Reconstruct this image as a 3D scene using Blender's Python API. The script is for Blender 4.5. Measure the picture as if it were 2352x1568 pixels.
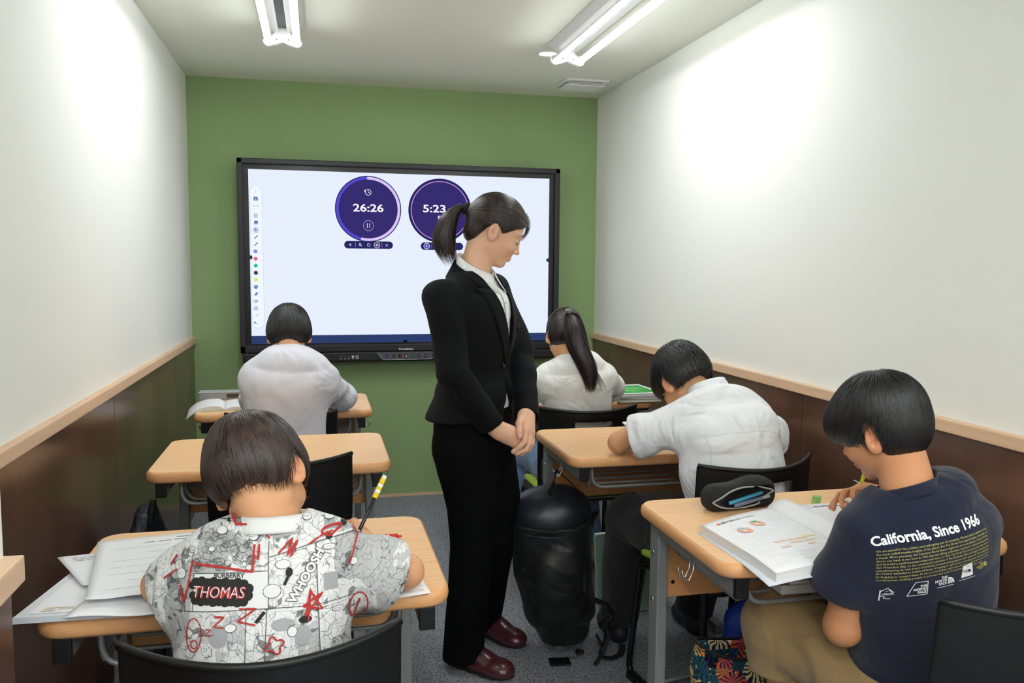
import bpy, bmesh, math, random
import numpy as np
from math import sin, cos, pi, radians
from mathutils import Vector, Matrix
from mathutils.bvhtree import BVHTree

for o in list(bpy.data.objects):
    bpy.data.objects.remove(o)
SC = bpy.context.scene
COL = SC.collection
random.seed(7)
f32 = np.float32

# ---------------------------------------------------------------- camera, world, exposure
cam_d = bpy.data.cameras.new('camera')
cam = bpy.data.objects.new('camera', cam_d)
COL.objects.link(cam)
SC.camera = cam
cam_d.sensor_width = 36.0
cam_d.lens = 1899.94 / 2352 * 36.0
cam_d.clip_start = 0.05
_yaw, _pit, _rol = 0.2306, 0.0900, 0.0075
_f = Vector((sin(_yaw) * cos(_pit), cos(_yaw) * cos(_pit), -sin(_pit)))
_r = Vector((cos(_yaw), -sin(_yaw), 0))
_u = _r.cross(_f)
_r2 = _r * cos(_rol) + _u * sin(_rol)
_u2 = -_r * sin(_rol) + _u * cos(_rol)
cam.matrix_world = Matrix(((_r2.x, _u2.x, -_f.x, 0), (_r2.y, _u2.y, -_f.y, 0), (_r2.z, _u2.z, -_f.z, 1.33), (0, 0, 0, 1)))

world = bpy.data.worlds.new('world')
SC.world = world
world.use_nodes = True
world.node_tree.nodes['Background'].inputs[0].default_value = (0.8, 0.82, 0.85, 1)
world.node_tree.nodes['Background'].inputs[1].default_value = 0.15
SC.view_settings.view_transform = 'Standard'
SC.view_settings.look = 'None'
SC.view_settings.gamma = 1.0
SC.view_settings.exposure = EXPO = 0.30
SC.view_settings.use_curve_mapping = False
TUBE = 37.0        # radiance of the fluorescent tubes
TUBE_REAR = 62.0   # unseen rear tubes, boosted above the front ones to light people's backs
SCREEN = 0.80      # radiance of the lit display

# ---------------------------------------------------------------- helpers
def lin(c):
    if isinstance(c, str):
        c = tuple(int(c[i:i + 2], 16) for i in (0, 2, 4))
    c = [x / 255.0 for x in c[:3]]
    return tuple((x / 12.92 if x <= 0.04045 else ((x + 0.055) / 1.055) ** 2.4) for x in c) + (1.0,)

MATS = {}
def mat(name, col, rough=0.5, metal=0.0, spec=0.5, var=0.0, vscale=8.0, bump=0.0, bscale=60.0, stretch=(1, 1, 1),
        emit=0.0, sheen=0.0, coat=0.0, trans=0.0, alpha=1.0, tint=None, sss=0.0, bdist=0.002, col2=None, bump2=0.0, b2scale=10.0):
    if name in MATS:
        return MATS[name]
    m = bpy.data.materials.new(name)
    MATS[name] = m
    m.use_nodes = True
    nt = m.node_tree
    N, L = nt.nodes, nt.links
    b = N['Principled BSDF']
    c = lin(col)
    b.inputs['Base Color'].default_value = c
    b.inputs['Roughness'].default_value = rough
    b.inputs['Metallic'].default_value = metal
    b.inputs['Specular IOR Level'].default_value = spec
    b.inputs['Coat Weight'].default_value = coat
    b.inputs['Transmission Weight'].default_value = trans
    b.inputs['Alpha'].default_value = alpha
    if sheen:
        b.inputs['Sheen Weight'].default_value = sheen
        b.inputs['Sheen Roughness'].default_value = 0.6
    if sss:
        b.inputs['Subsurface Weight'].default_value = sss
        b.inputs['Subsurface Radius'].default_value = (0.012, 0.005, 0.003)
        b.inputs['Subsurface Scale'].default_value = 1.0
    if emit:
        b.inputs['Emission Color'].default_value = c
        b.inputs['Emission Strength'].default_value = emit
        b.inputs['Base Color'].default_value = (0.0, 0.0, 0.0, 1) if emit else c
    tc = N.new('ShaderNodeTexCoord')
    mp = N.new('ShaderNodeMapping')
    mp.inputs['Scale'].default_value = stretch
    L.new(tc.outputs['Object'], mp.inputs['Vector'])
    src = None
    if var or col2:
        nz = N.new('ShaderNodeTexNoise')
        nz.inputs['Scale'].default_value = vscale
        nz.inputs['Detail'].default_value = 4
        L.new(mp.outputs[0], nz.inputs['Vector'])
        rp = N.new('ShaderNodeValToRGB')
        rp.color_ramp.elements[0].position = 0.32
        rp.color_ramp.elements[1].position = 0.68
        if col2:
            rp.color_ramp.elements[0].color = lin(col2)
            rp.color_ramp.elements[1].color = c
        else:
            rp.color_ramp.elements[0].color = tuple(x * (1 - var) for x in c[:3]) + (1,)
            rp.color_ramp.elements[1].color = tuple(min(1, x * (1 + var)) for x in c[:3]) + (1,)
        L.new(nz.outputs['Fac'], rp.inputs['Fac'])
        src = rp.outputs[0]
        L.new(src, b.inputs['Base Color'])
    if tint:
        at = N.new('ShaderNodeAttribute')
        at.attribute_name = 'tint'
        mx = N.new('ShaderNodeMix')
        mx.data_type = 'RGBA'
        L.new(at.outputs['Fac'], mx.inputs['Factor'])
        if src:
            L.new(src, mx.inputs['A'])
        else:
            mx.inputs['A'].default_value = c
        mx.inputs['B'].default_value = lin(tint)
        L.new(mx.outputs['Result'], b.inputs['Base Color'])
    if bump:
        n2 = N.new('ShaderNodeTexNoise')
        n2.inputs['Scale'].default_value = bscale
        n2.inputs['Detail'].default_value = 3
        L.new(mp.outputs[0], n2.inputs['Vector'])
        bp = N.new('ShaderNodeBump')
        bp.inputs['Strength'].default_value = bump
        bp.inputs['Distance'].default_value = bdist
        L.new(n2.outputs['Fac'], bp.inputs['Height'])
        L.new(bp.outputs[0], b.inputs['Normal'])
        if bump2:
            n3 = N.new('ShaderNodeTexNoise')
            n3.inputs['Scale'].default_value = b2scale
            n3.inputs['Detail'].default_value = 2
            n3.inputs['Distortion'].default_value = 1.2
            L.new(tc.outputs['Object'], n3.inputs['Vector'])
            b2 = N.new('ShaderNodeBump')
            b2.inputs['Strength'].default_value = bump2
            b2.inputs['Distance'].default_value = 0.035
            L.new(n3.outputs['Fac'], b2.inputs['Height'])
            L.new(b2.outputs[0], bp.inputs['Normal'])
    return m

def emat(name, col, s):
    return mat(name, col, rough=1.0, spec=0.0, emit=s)

def npmesh(name, V, F, smooth=True):
    V = np.asarray(V, f32)
    me = bpy.data.meshes.new(name)
    if isinstance(F, np.ndarray):
        n, k = F.shape
        me.vertices.add(len(V))
        me.vertices.foreach_set('co', V.ravel())
        me.loops.add(n * k)
        me.loops.foreach_set('vertex_index', F.astype(np.int32).ravel())
        me.polygons.add(n)
        me.polygons.foreach_set('loop_start', np.arange(0, n * k, k, dtype=np.int32))
        try:
            me.polygons.foreach_set('loop_total', np.full(n, k, dtype=np.int32))
        except Exception:
            pass
        me.update(calc_edges=True)
    else:
        me.from_pydata(V.tolist(), [], F)
    me.polygons.foreach_set('use_smooth', [smooth] * len(me.polygons))
    me.update()
    return me

def link(name, me, m=None, parent=None, loc=None, rot=None):
    o = bpy.data.objects.new(name, me)
    COL.objects.link(o)
    if m is not None and me is not None:
        me.materials.clear()
        for q in (m if isinstance(m, (list, tuple)) else [m]):
            me.materials.append(q)
    if parent is not None:
        o.parent = parent
    if loc is not None:
        o.location = loc
    if rot is not None:
        o.rotation_euler = rot
    return o

def tag(o, label, cat, group=None):
    o['label'] = label
    o['category'] = cat
    if group:
        o['group'] = group
    return o

def thing(name, label, cat, loc=(0, 0, 0), rz=0.0, group=None):
    o = bpy.data.objects.new(name, None)
    COL.objects.link(o)
    o.empty_display_size = 0.1
    o.location = loc
    o.rotation_euler = (0, 0, rz)
    return tag(o, label, cat, group)

def dup(root, loc, rz, label, group=None):
    r = root.copy()
    COL.objects.link(r)
    r.location = loc
    r.rotation_euler = (0, 0, rz)
    r['label'] = label
    if group:
        r['group'] = group
    def rec(a, b):
        for ch in list(a.children):
            c = ch.copy()
            COL.objects.link(c)
            c.parent = b
            rec(ch, c)
    rec(root, r)
    return r

class MB:
    """collects simple shapes into one mesh"""
    def __init__(s):
        s.V, s.F, s.S = [], [], []
    def add(s, V, F, smooth=False):
        n = len(s.V)
        s.V += [tuple(v) for v in V]
        s.F += [tuple(i + n for i in f) for f in F]
        s.S += [smooth] * len(F)
        return s
    def box(s, c, size, R=None, bev=0.0):
        hx, hy, hz = [x / 2 for x in size]
        if bev <= 0:
            P = [(x * hx, y * hy, z * hz) for x in (-1, 1) for y in (-1, 1) for z in (-1, 1)]
            F = [(0, 1, 3, 2), (4, 6, 7, 5), (0, 4, 5, 1), (2, 3, 7, 6), (0, 2, 6, 4), (1, 5, 7, 3)]
        else:
            bm = bmesh.new()
            bmesh.ops.create_cube(bm, size=1.0)
            for v in bm.verts:
                v.co = Vector((v.co.x * size[0], v.co.y * size[1], v.co.z * size[2]))
            bmesh.ops.bevel(bm, geom=bm.edges[:], offset=bev, segments=2, profile=0.6, affect='EDGES')
            bm.verts.index_update()
            P = [tuple(v.co) for v in bm.verts]
            F = [tuple(v.index for v in f.verts) for f in bm.faces]
            bm.free()
        c = Vector(c)
        if R is not None:
            P = [c + (R @ Vector(p)) for p in P]
        else:
            P = [c + Vector(p) for p in P]
        return s.add(P, F)
    def tube(s, pts, r, n=10, closed=False, cap=True, flat=1.0):
        pts = [Vector(p) for p in pts]
        m = len(pts)
        rr = r if isinstance(r, (list, tuple)) else [r] * m
        V, F = [], []
        prev = None
        for i, p in enumerate(pts):
            a = pts[i - 1] if (i > 0 or closed) else pts[i]
            b = pts[(i + 1) % m] if (i < m - 1 or closed) else pts[i]
            t = (b - a).normalized()
            if prev is None:
                u = t.orthogonal().normalized() if abs(t.z) > 0.9 else t.cross(Vector((0, 0, 1))).normalized()
            else:
                u = (prev - t * prev.dot(t)).normalized()
            prev = u
            w = t.cross(u)
            for k in range(n):
                a2 = 2 * pi * k / n
                V.append(p + u * (cos(a2) * rr[i]) + w * (sin(a2) * rr[i] * flat))
        for i in range(m if closed else m - 1):
            j = (i + 1) % m
            for k in range(n):
                F.append((i * n + k, i * n + (k + 1) % n, j * n + (k + 1) % n, j * n + k))
        if cap and not closed:
            F.append(tuple(range(n - 1, -1, -1)))
            F.append(tuple((m - 1) * n + k for k in range(n)))
        return s.add(V, F, True)
    def prism(s, outline, z0, z1, R=None, o=(0, 0, 0), smooth=False):
        n = len(outline)
        P = [Vector((x, y, z0)) for x, y in outline] + [Vector((x, y, z1)) for x, y in outline]
        if R is not None:
            P = [R @ p for p in P]
        P = [p + Vector(o) for p in P]
        F = [tuple(range(n - 1, -1, -1)), tuple(range(n, 2 * n))]
        F += [(i, (i + 1) % n, n + (i + 1) % n, n + i) for i in range(n)]
        return s.add(P, F, smooth)
    def lathe(s, prof, n=24, o=(0, 0, 0), R=None):
        V, F = [], []
        for r, z in prof:
            for k in range(n):
                a = 2 * pi * k / n
                p = Vector((r * cos(a), r * sin(a), z))
                V.append((R @ p if R is not None else p) + Vector(o))
        for i in range(len(prof) - 1):
            for k in range(n):
                F.append((i * n + k, i * n + (k + 1) % n, (i + 1) * n + (k + 1) % n, (i + 1) * n + k))
        F.append(tuple(range(n - 1, -1, -1)))
        F.append(tuple((len(prof) - 1) * n + k for k in range(n)))
        return s.add(V, F, True)
    def build(s, name, m, parent=None, loc=None, rot=None):
        me = bpy.data.meshes.new(name)
        me.from_pydata([tuple(v) for v in s.V], [], s.F)
        me.polygons.foreach_set('use_smooth', s.S)
        me.update()
        return link(name, me, m, parent, loc, rot)

def arc(c, r, a0, a1, n, ax=0, ay=1, base=(0, 0, 0)):
    out = []
    for i in range(n + 1):
        a = radians(a0 + (a1 - a0) * i / n)
        p = list(base)
        p[ax] += c[0] + r * cos(a)
        p[ay] += c[1] + r * sin(a)
        out.append(tuple(p))
    return out

def rrect(w, h, r, n=6):
    P = []
    for cx, cy, a0 in ((w / 2 - r, h / 2 - r, 0), (-w / 2 + r, h / 2 - r, 90), (-w / 2 + r, -h / 2 + r, 180), (w / 2 - r, -h / 2 + r, 270)):
        for i in range(n + 1):
            a = radians(a0 + 90 * i / n)
            P.append((cx + r * cos(a), cy + r * sin(a)))
    return P

def fillet(pts, r, n=5):
    """round the corners of a 3D polyline"""
    pts = [Vector(p) for p in pts]
    out = [pts[0]]
    for i in range(1, len(pts) - 1):
        p, a, b = pts[i], (pts[i - 1] - pts[i]), (pts[i + 1] - pts[i])
        q = min(r, a.length * 0.48, b.length * 0.48)
        A, B = p + a.normalized() * q, p + b.normalized() * q
        for k in range(n + 1):
            t = k / n
            out.append(A * (1 - t) ** 2 + p * 2 * t * (1 - t) + B * t ** 2)
    out.append(pts[-1])
    return out

# ---- signed distance modelling (bodies, clothes, bags) ----
def _v(a):
    return np.asarray(a, f32)

def cap(a, b, ra, rb=None):
    a, b = _v(a), _v(b)
    rb = ra if rb is None else rb
    ba = b - a
    l2 = float(ba @ ba) + 1e-12
    def fn(P):
        pa = P - a
        t = np.clip(pa @ ba / l2, 0, 1)
        d = pa - t[:, None] * ba
        return np.sqrt((d * d).sum(1)) - (ra + (rb - ra) * t)
    m = max(ra, rb)
    return fn, np.minimum(a, b) - m, np.maximum(a, b) + m

def ell(c, r, R=None):
    c, r = _v(c), _v(r)
    Rm = np.eye(3, dtype=f32) if R is None else np.array(R, f32)
    mr = float(r.min())
    def fn(P):
        q = (P - c) @ Rm
        k0 = np.sqrt(((q / r) ** 2).sum(1))
        k1 = np.sqrt(((q / (r * r)) ** 2).sum(1)) + 1e-9
        return np.where(k0 < 0.05, -mr, k0 * (k0 - 1.0) / k1).astype(f32)
    e = np.sqrt(((Rm * r) ** 2).sum(1))
    return fn, c - e, c + e

def rbox(c, h, rad, R=None):
    c, h = _v(c), _v(h)
    Rm = np.eye(3, dtype=f32) if R is None else np.array(R, f32)
    def fn(P):
        q = np.abs((P - c) @ Rm) - (h - rad)
        return np.sqrt((np.maximum(q, 0) ** 2).sum(1)) + np.minimum(q.max(1), 0) - rad
    e = np.abs(Rm) @ h
    return fn, c - e, c + e

def loft(secs, side=(1, 0, 0), p=2.3):
    """secs: (centre, half width, half depth)"""
    C = np.array([s[0] for s in secs], f32)
    A = np.array([s[1] for s in secs], f32)
    B = np.array([s[2] for s in secs], f32)
    side = _v(side) / np.linalg.norm(side)
    def fn(P):
        best = np.full(len(P), 9.0, f32)
        for i in range(len(C) - 1):
            a, b = C[i], C[i + 1]
            ba = b - a
            L = float(np.linalg.norm(ba))
            tdir = ba / L
            u = side - tdir * (side @ tdir)
            u = u / np.linalg.norm(u)
            w = np.cross(tdir, u)
            pa = P - a
            s = pa @ tdir
            t = np.clip(s / L, 0, 1)
            over = s - t * L
            aa = A[i] + (A[i + 1] - A[i]) * t
            bb = B[i] + (B[i + 1] - B[i]) * t
            m = np.minimum(aa, bb)
            q = (np.abs(pa @ u / aa) ** p + np.abs(pa @ w / bb) ** p + np.abs(over / m) ** p) ** (1 / p)
            d = (q - 1) * m
            best = np.minimum(best, d)
        return best
    mx = max(A.max(), B.max())
    return fn, C.min(0) - mx, C.max(0) + mx

def noisy(prim, amp, freq, seed, stretch=(1, 1, 1)):
    fn, lo, hi = prim
    rs = np.random.RandomState(seed)
    D = rs.normal(size=(5, 3)); D /= np.linalg.norm(D, axis=1)[:, None]
    E = rs.normal(size=(5, 3)); E /= np.linalg.norm(E, axis=1)[:, None]
    ph = rs.uniform(0, 6.28, (5, 2))
    st = _v(stretch)
    def g(P):
        Q = P * st
        v = np.zeros(len(P), f32)
        for i in range(5):
            v += np.sin(Q @ _v(D[i]) * freq * (0.7 + 0.25 * i) + ph[i, 0] + 1.6 * np.sin(Q @ _v(E[i]) * freq * 0.6 + ph[i, 1]))
        return fn(P) - amp * v / 2.5
    return g, lo - abs(amp) * 2, hi + abs(amp) * 2

class Field:
    def __init__(s, lo, hi, h):
        s.lo, s.h = _v(lo), h
        s.n = np.ceil((_v(hi) - s.lo) / h).astype(int) + 1
        s.d = np.full(tuple(s.n), 1.0, f32)
    def _win(s, lo, hi, m):
        a = np.clip(np.floor((lo - m - s.lo) / s.h).astype(int), 0, s.n)
        b = np.clip(np.ceil((hi + m - s.lo) / s.h).astype(int) + 1, 0, s.n)
        if (b <= a).any():
            return None, None
        ax = [s.lo[i] + s.h * np.arange(a[i], b[i], dtype=f32) for i in range(3)]
        X = np.stack(np.meshgrid(*ax, indexing='ij'), -1).reshape(-1, 3).astype(f32)
        return (slice(a[0], b[0]), slice(a[1], b[1]), slice(a[2], b[2])), X
    def op(s, mode, prim, k=0.0):
        fn, lo, hi = prim
        sl, X = s._win(lo, hi, k + 2.5 * s.h)
        if sl is None:
            return
        a = s.d[sl]
        v = fn(X).reshape(a.shape).astype(f32)
        if mode == 'u':
            if k > 0:
                hh = np.clip(0.5 + 0.5 * (a - v) / k, 0, 1)
                s.d[sl] = a * (1 - hh) + v * hh - k * hh * (1 - hh)
            else:
                s.d[sl] = np.minimum(a, v)
        else:
            v = -v
            if k > 0:
                hh = np.clip(0.5 - 0.5 * (a - v) / k, 0, 1)
                s.d[sl] = a * (1 - hh) + v * hh + k * hh * (1 - hh)
            else:
                s.d[sl] = np.maximum(a, v)
    def cut(s, fn):
        ax = [s.lo[i] + s.h * np.arange(s.n[i], dtype=f32) for i in range(3)]
        X = np.stack(np.meshgrid(*ax, indexing='ij'), -1).reshape(-1, 3).astype(f32)
        s.d = np.maximum(s.d, fn(X).reshape(s.d.shape).astype(f32))
    def mesh(s):
        d = s.d
        d[0], d[-1], d[:, 0], d[:, -1], d[:, :, 0], d[:, :, -1] = 1, 1, 1, 1, 1, 1
        d = np.where(d == 0, 1e-6, d)
        ins = d < 0
        n = np.array(d.shape) - 1
        cnt = np.zeros(tuple(n), np.int8)
        offs = [(i, j, k) for i in (0, 1) for j in (0, 1) for k in (0, 1)]
        for o in offs:
            cnt += ins[o[0]:n[0] + o[0], o[1]:n[1] + o[1], o[2]:n[2] + o[2]]
        act = np.argwhere((cnt > 0) & (cnt < 8))
        vals = np.stack([d[act[:, 0] + o[0], act[:, 1] + o[1], act[:, 2] + o[2]] for o in offs], 1)
        acc = np.zeros((len(act), 3), f32)
        num = np.zeros(len(act), f32)
        for i in range(8):
            for j in range(i + 1, 8):
                oi, oj = np.array(offs[i]), np.array(offs[j])
                if np.abs(oi - oj).sum() != 1:
                    continue
                a, b = vals[:, i], vals[:, j]
                x = (a < 0) != (b < 0)
                t = np.where(x, a / np.where(x, a - b, 1), 0)
                acc += np.where(x[:, None], oi + t[:, None] * (oj - oi), 0)
                num += x
        V = s.lo + s.h * (act + acc / num[:, None])
        idx = np.full(tuple(n), -1, np.int64)
        idx[act[:, 0], act[:, 1], act[:, 2]] = np.arange(len(act))
        F = []
        for ax in range(3):
            a1, a2 = (ax + 1) % 3, (ax + 2) % 3
            sl0 = [slice(0, None)] * 3; sl1 = [slice(0, None)] * 3
            sl0[ax] = slice(0, -1); sl1[ax] = slice(1, None)
            A, B = ins[tuple(sl0)], ins[tuple(sl1)]
            e = np.argwhere(A != B)
            e = e[(e[:, a1] > 0) & (e[:, a2] > 0) & (e[:, a1] < n[a1]) & (e[:, a2] < n[a2])]
            fl = A[e[:, 0], e[:, 1], e[:, 2]]
            def g(o1, o2):
                q = e.copy(); q[:, a1] += o1; q[:, a2] += o2
                return idx[q[:, 0], q[:, 1], q[:, 2]]
            Q = np.stack([g(-1, -1), g(0, -1), g(0, 0), g(-1, 0)], 1)
            Q[~fl] = Q[~fl][:, ::-1]
            F.append(Q)
        F = np.concatenate(F)
        F = F[(F >= 0).all(1)]
        return V.astype(f32), F

def sculpt(ops, h, cuts=(), pad=0.012):
    """ops: list of (mode, prim, k)"""
    lo = np.min([p[1] for m, p, k in ops if m == 'u'], 0) - pad
    hi = np.max([p[2] for m, p, k in ops if m == 'u'], 0) + pad
    F = Field(lo, hi, h)
    for m, p, k in ops:
        F.op(m, p, k)
    for c in cuts:
        F.cut(c)
    return F.mesh()

def plane(p, n):
    """keeps the side opposite to the normal"""
    p, n = _v(p), _v(n) / np.linalg.norm(n)
    return lambda P: (P - p) @ n

def ev(ops, P):
    d = np.full(len(P), 1.0, f32)
    for m, prim, k in ops:
        v = prim[0](P)
        if m == 'u':
            if k > 0:
                hh = np.clip(0.5 + 0.5 * (d - v) / k, 0, 1)
                d = d * (1 - hh) + v * hh - k * hh * (1 - hh)
            else:
                d = np.minimum(d, v)
        else:
            d = np.maximum(d, -v)
    return d

def grad(ops, P, e=0.002):
    g = np.stack([ev(ops, P + _v(x) * e) - ev(ops, P - _v(x) * e) for x in ((1, 0, 0), (0, 1, 0), (0, 0, 1))], 1)
    return g / (np.linalg.norm(g, axis=1)[:, None] + 1e-9)

def join_np(parts):
    V, F, n = [], [], 0
    for v, f in parts:
        V.append(v); F.append(f + n); n += len(v)
    return np.concatenate(V), np.concatenate(F)

def ribbons(lines, norms, width, taper=0.25):
    """lines (S,N,3), norms (S,N,3) -> quads"""
    S, N, _ = lines.shape
    T = np.gradient(lines, axis=1)
    T /= np.linalg.norm(T, axis=2)[..., None] + 1e-9
    W = np.cross(T, norms)
    W /= np.linalg.norm(W, axis=2)[..., None] + 1e-9
    t = np.linspace(0, 1, N)
    w = np.minimum(1, (1 - t) / 0.45 + taper * 0.3) * np.minimum(1, t / 0.15 + 0.35)
    ww = (w[None, :] * np.asarray(width).reshape(-1, 1) * 0.5)[..., None]
    A, B = lines - W * ww, lines + W * ww
    C = lines + norms * (ww * 0.5)
    V = np.stack([A, C, B], 2).reshape(-1, 3)
    i = (np.arange(S)[:, None] * N + np.arange(N - 1)[None, :]).ravel() * 3
    F = np.concatenate([np.stack([i, i + 1, i + 4, i + 3], 1), np.stack([i + 1, i + 2, i + 5, i + 4], 1)])
    return V.astype(f32), F

def rot(yaw=0, pitch=0, roll=0):
    """yaw>0 turns left, pitch>0 nods down, roll>0 tilts towards +x"""
    return np.array(Matrix.Rotation(radians(yaw), 3, 'Z') @ Matrix.Rotation(-radians(pitch), 3, 'X') @ Matrix.Rotation(radians(roll), 3, 'Y'), dtype=f32)
# ================================================================ materials of the setting
M_WHITE = mat('white_wall_paint', (243, 244, 238), rough=0.75, spec=0.25, bump=0.12, bscale=220, bdist=0.001)
M_GREEN = mat('green_wall_paint', (148, 174, 122), rough=0.7, spec=0.25, bump=0.25, bscale=160, bdist=0.001, var=0.03, vscale=2.5)
M_CEIL = mat('ceiling_paint', (234, 236, 222), rough=0.85, spec=0.15)
M_RAIL = mat('pale_wood_rail', (226, 190, 156), rough=0.5, var=0.07, vscale=6, stretch=(9, 0.7, 9), bump=0.1, bscale=90)
M_DARKWOOD = mat('dark_brown_wainscot', (104, 76, 62), col2=(84, 59, 47), rough=0.22, spec=0.5, vscale=3.5, stretch=(6, 1.2, 1.0), bump=0.06, bscale=6, bdist=0.01)
M_WOOD = mat('maple_desktop', (246, 200, 150), col2=(236, 186, 134), rough=0.38, spec=0.45, vscale=5, stretch=(2.0, 22, 22), bump=0.05, bscale=60)
M_WOODE = mat('maple_edge_band', (226, 166, 112), rough=0.42, var=0.06, vscale=8, stretch=(3, 3, 12))
M_PANEL = mat('maple_modesty_panel', (206, 146, 92), rough=0.45, var=0.06, vscale=5, stretch=(2, 20, 14))
M_STEEL = mat('grey_powdercoated_steel', (136, 138, 138), rough=0.45, metal=0.3, spec=0.5, bump=0.05, bscale=400)
M_BLACK = mat('black_plastic', (16, 16, 17), rough=0.42, spec=0.4, bump=0.1, bscale=500, bdist=0.0005)
M_BLACKM = mat('black_tube_steel', (14, 14, 15), rough=0.3, spec=0.5)
M_CHROME = mat('chrome_wire', (200, 200, 200), rough=0.18, metal=1.0)
M_LIME = mat('lime_green_seat_fabric', (176, 206, 10), rough=0.7, sheen=0.2, bump=0.3, bscale=500)
M_FLOURB = mat('white_enamel', (240, 240, 238), rough=0.4)

def carpet():
    m = mat('grey_carpet', (112, 118, 124), rough=0.95, spec=0.1, bump=1.0, bscale=230, bdist=0.006)
    nt = m.node_tree; N, L = nt.nodes, nt.links
    b = N['Principled BSDF']
    tc = N.new('ShaderNodeTexCoord')
    v = N.new('ShaderNodeTexVoronoi'); v.inputs['Scale'].default_value = 260
    n = N.new('ShaderNodeTexNoise'); n.inputs['Scale'].default_value = 120; n.inputs['Detail'].default_value = 5
    n2 = N.new('ShaderNodeTexNoise'); n2.inputs['Scale'].default_value = 2.0
    for q in (v, n, n2):
        L.new(tc.outputs['Object'], q.inputs['Vector'])
    ad = N.new('ShaderNodeMath'); ad.operation = 'MULTIPLY_ADD'
    L.new(v.outputs['Color'], ad.inputs[0]); ad.inputs[1].default_value = 0.45
    L.new(n.outputs['Fac'], ad.inputs[2])
    rp = N.new('ShaderNodeValToRGB')
    e = rp.color_ramp.elements
    e[0].position, e[0].color = 0.42, lin((90, 96, 104))
    e[1].position, e[1].color = 0.98, lin((192, 196, 200))
    L.new(ad.outputs[0], rp.inputs['Fac'])
    hs = N.new('ShaderNodeMix'); hs.data_type = 'RGBA'; hs.blend_type = 'MULTIPLY'
    L.new(n2.outputs['Fac'], hs.inputs['Factor'])
    L.new(rp.outputs[0], hs.inputs['A']); hs.inputs['B'].default_value = lin((232, 230, 236))
    L.new(hs.outputs['Result'], b.inputs['Base Color'])
    return m
M_CARPET = carpet()

XL, XR, YB, ZC, ZR = -0.6632, 1.6173, 4.729, 2.3184, 0.9408
XP, YP, YF = -0.412, 1.195, -2.3       # near wall pier, its end, and the wall behind the camera
def struct(o):
    o['kind'] = 'structure'
    return o
def bbox(name, lo, hi, m, parent=None, bev=0.0):
    b = MB()
    b.box([(lo[i] + hi[i]) / 2 for i in range(3)], [hi[i] - lo[i] for i in range(3)], bev=bev)
    return b.build(name, m, parent)
struct(bbox('floor', (XL - .15, YF - .1, -.1), (XR + .15, YB + .1, 0), M_CARPET))
struct(bbox('ceiling', (XL - .15, YF - .1, ZC), (XR + .15, YB + .1, ZC + .1), M_CEIL))
struct(bbox('wall_back', (XL - .1, YB, 0), (XR + .1, YB + .1, ZC), M_GREEN))
WL = struct(bbox('wall_left', (XL - .1, YF, 0), (XL, YB, ZC), M_WHITE))
WR = struct(bbox('wall_right', (XR, YF, 0), (XR + .1, YB, ZC), M_WHITE))
struct(bbox('wall_front', (XL - .1, YF - .1, 0), (XR + .1, YF, ZC), M_WHITE))
WP = struct(bbox('wall_near_left', (XL - .05, YF, 0), (XP, YP, ZC), M_WHITE))
def rail(name, lo, hi):
    return struct(bbox(name, lo, hi, M_RAIL, bev=0.003))
rail('trim_1', (XL - .005, YP, ZR - .034), (XL + .022, YB, ZR))
rail('trim_2', (XR - .022, YF, ZR - .034), (XR + .005, YB, ZR))
rail('trim_3', (XP - .005, YF, ZR - .036), (XP + .024, YP + .006, ZR))
struct(bbox('baseboard_back', (XL, YB - .008, 0), (XR, YB, 0.014), M_RAIL))
def wpanels(parent, x0, x1, ys, n='wainscot_panel'):
    for a, b in zip(ys[:-1], ys[1:]):
        bbox(n, (x0, a + .0015, .002), (x1, b - .0015, ZR - .035), M_DARKWOOD, parent, bev=0.0012)
wpanels(WL, XL - .002, XL + .008, [YP + .002, 1.711, 2.911, 4.109, YB - .002])
wpanels(WR, XR - .008, XR + .002, [YF, -1.1, .1, 1.3, 2.5, 3.7, YB - .002])
wpanels(WP, XP - .002, XP + .008, [YF, -1.2, 0.0, YP])

# ceiling vent
t = thing('ceiling_vent', 'square white ceiling vent near the green wall and right wall', 'vent', (1.400, 4.350, ZC))
MB().box((0, 0, -.006), (.235, .205, .012), bev=.003).build('frame', M_FLOURB, t)
b = MB()
for i in range(7):
    b.box((0, -.075 + i * .025, -.016), (.19, .016, .003), Matrix.Rotation(.35, 3, 'X'))
b.build('louvre', M_FLOURB, t)['kind'] = 'stuff'
MB().box((0, .02, -.024), (.215, .15, .006), bev=.002).build('cover', M_FLOURB, t)

# downlights
M_DL = emat('downlight_glow', (255, 246, 225), 9.0)
for x, y, lb in ((1.053, 3.80, 'round recessed downlight behind the right fluorescent fixture'), (-.129, 3.80, 'round recessed downlight behind the left fluorescent fixture')):
    t = thing('downlight', lb, 'light', (x, y, ZC))
    MB().lathe([(.052, 0), (.052, -.004), (.046, -.008), (.040, -.004), (.038, .0)], 28).build('trim_ring', M_FLOURB, t)
    MB().lathe([(.038, -.001), (.038, -.003), (.02, -.005)], 28).build('lamp', M_DL, t)

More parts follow.
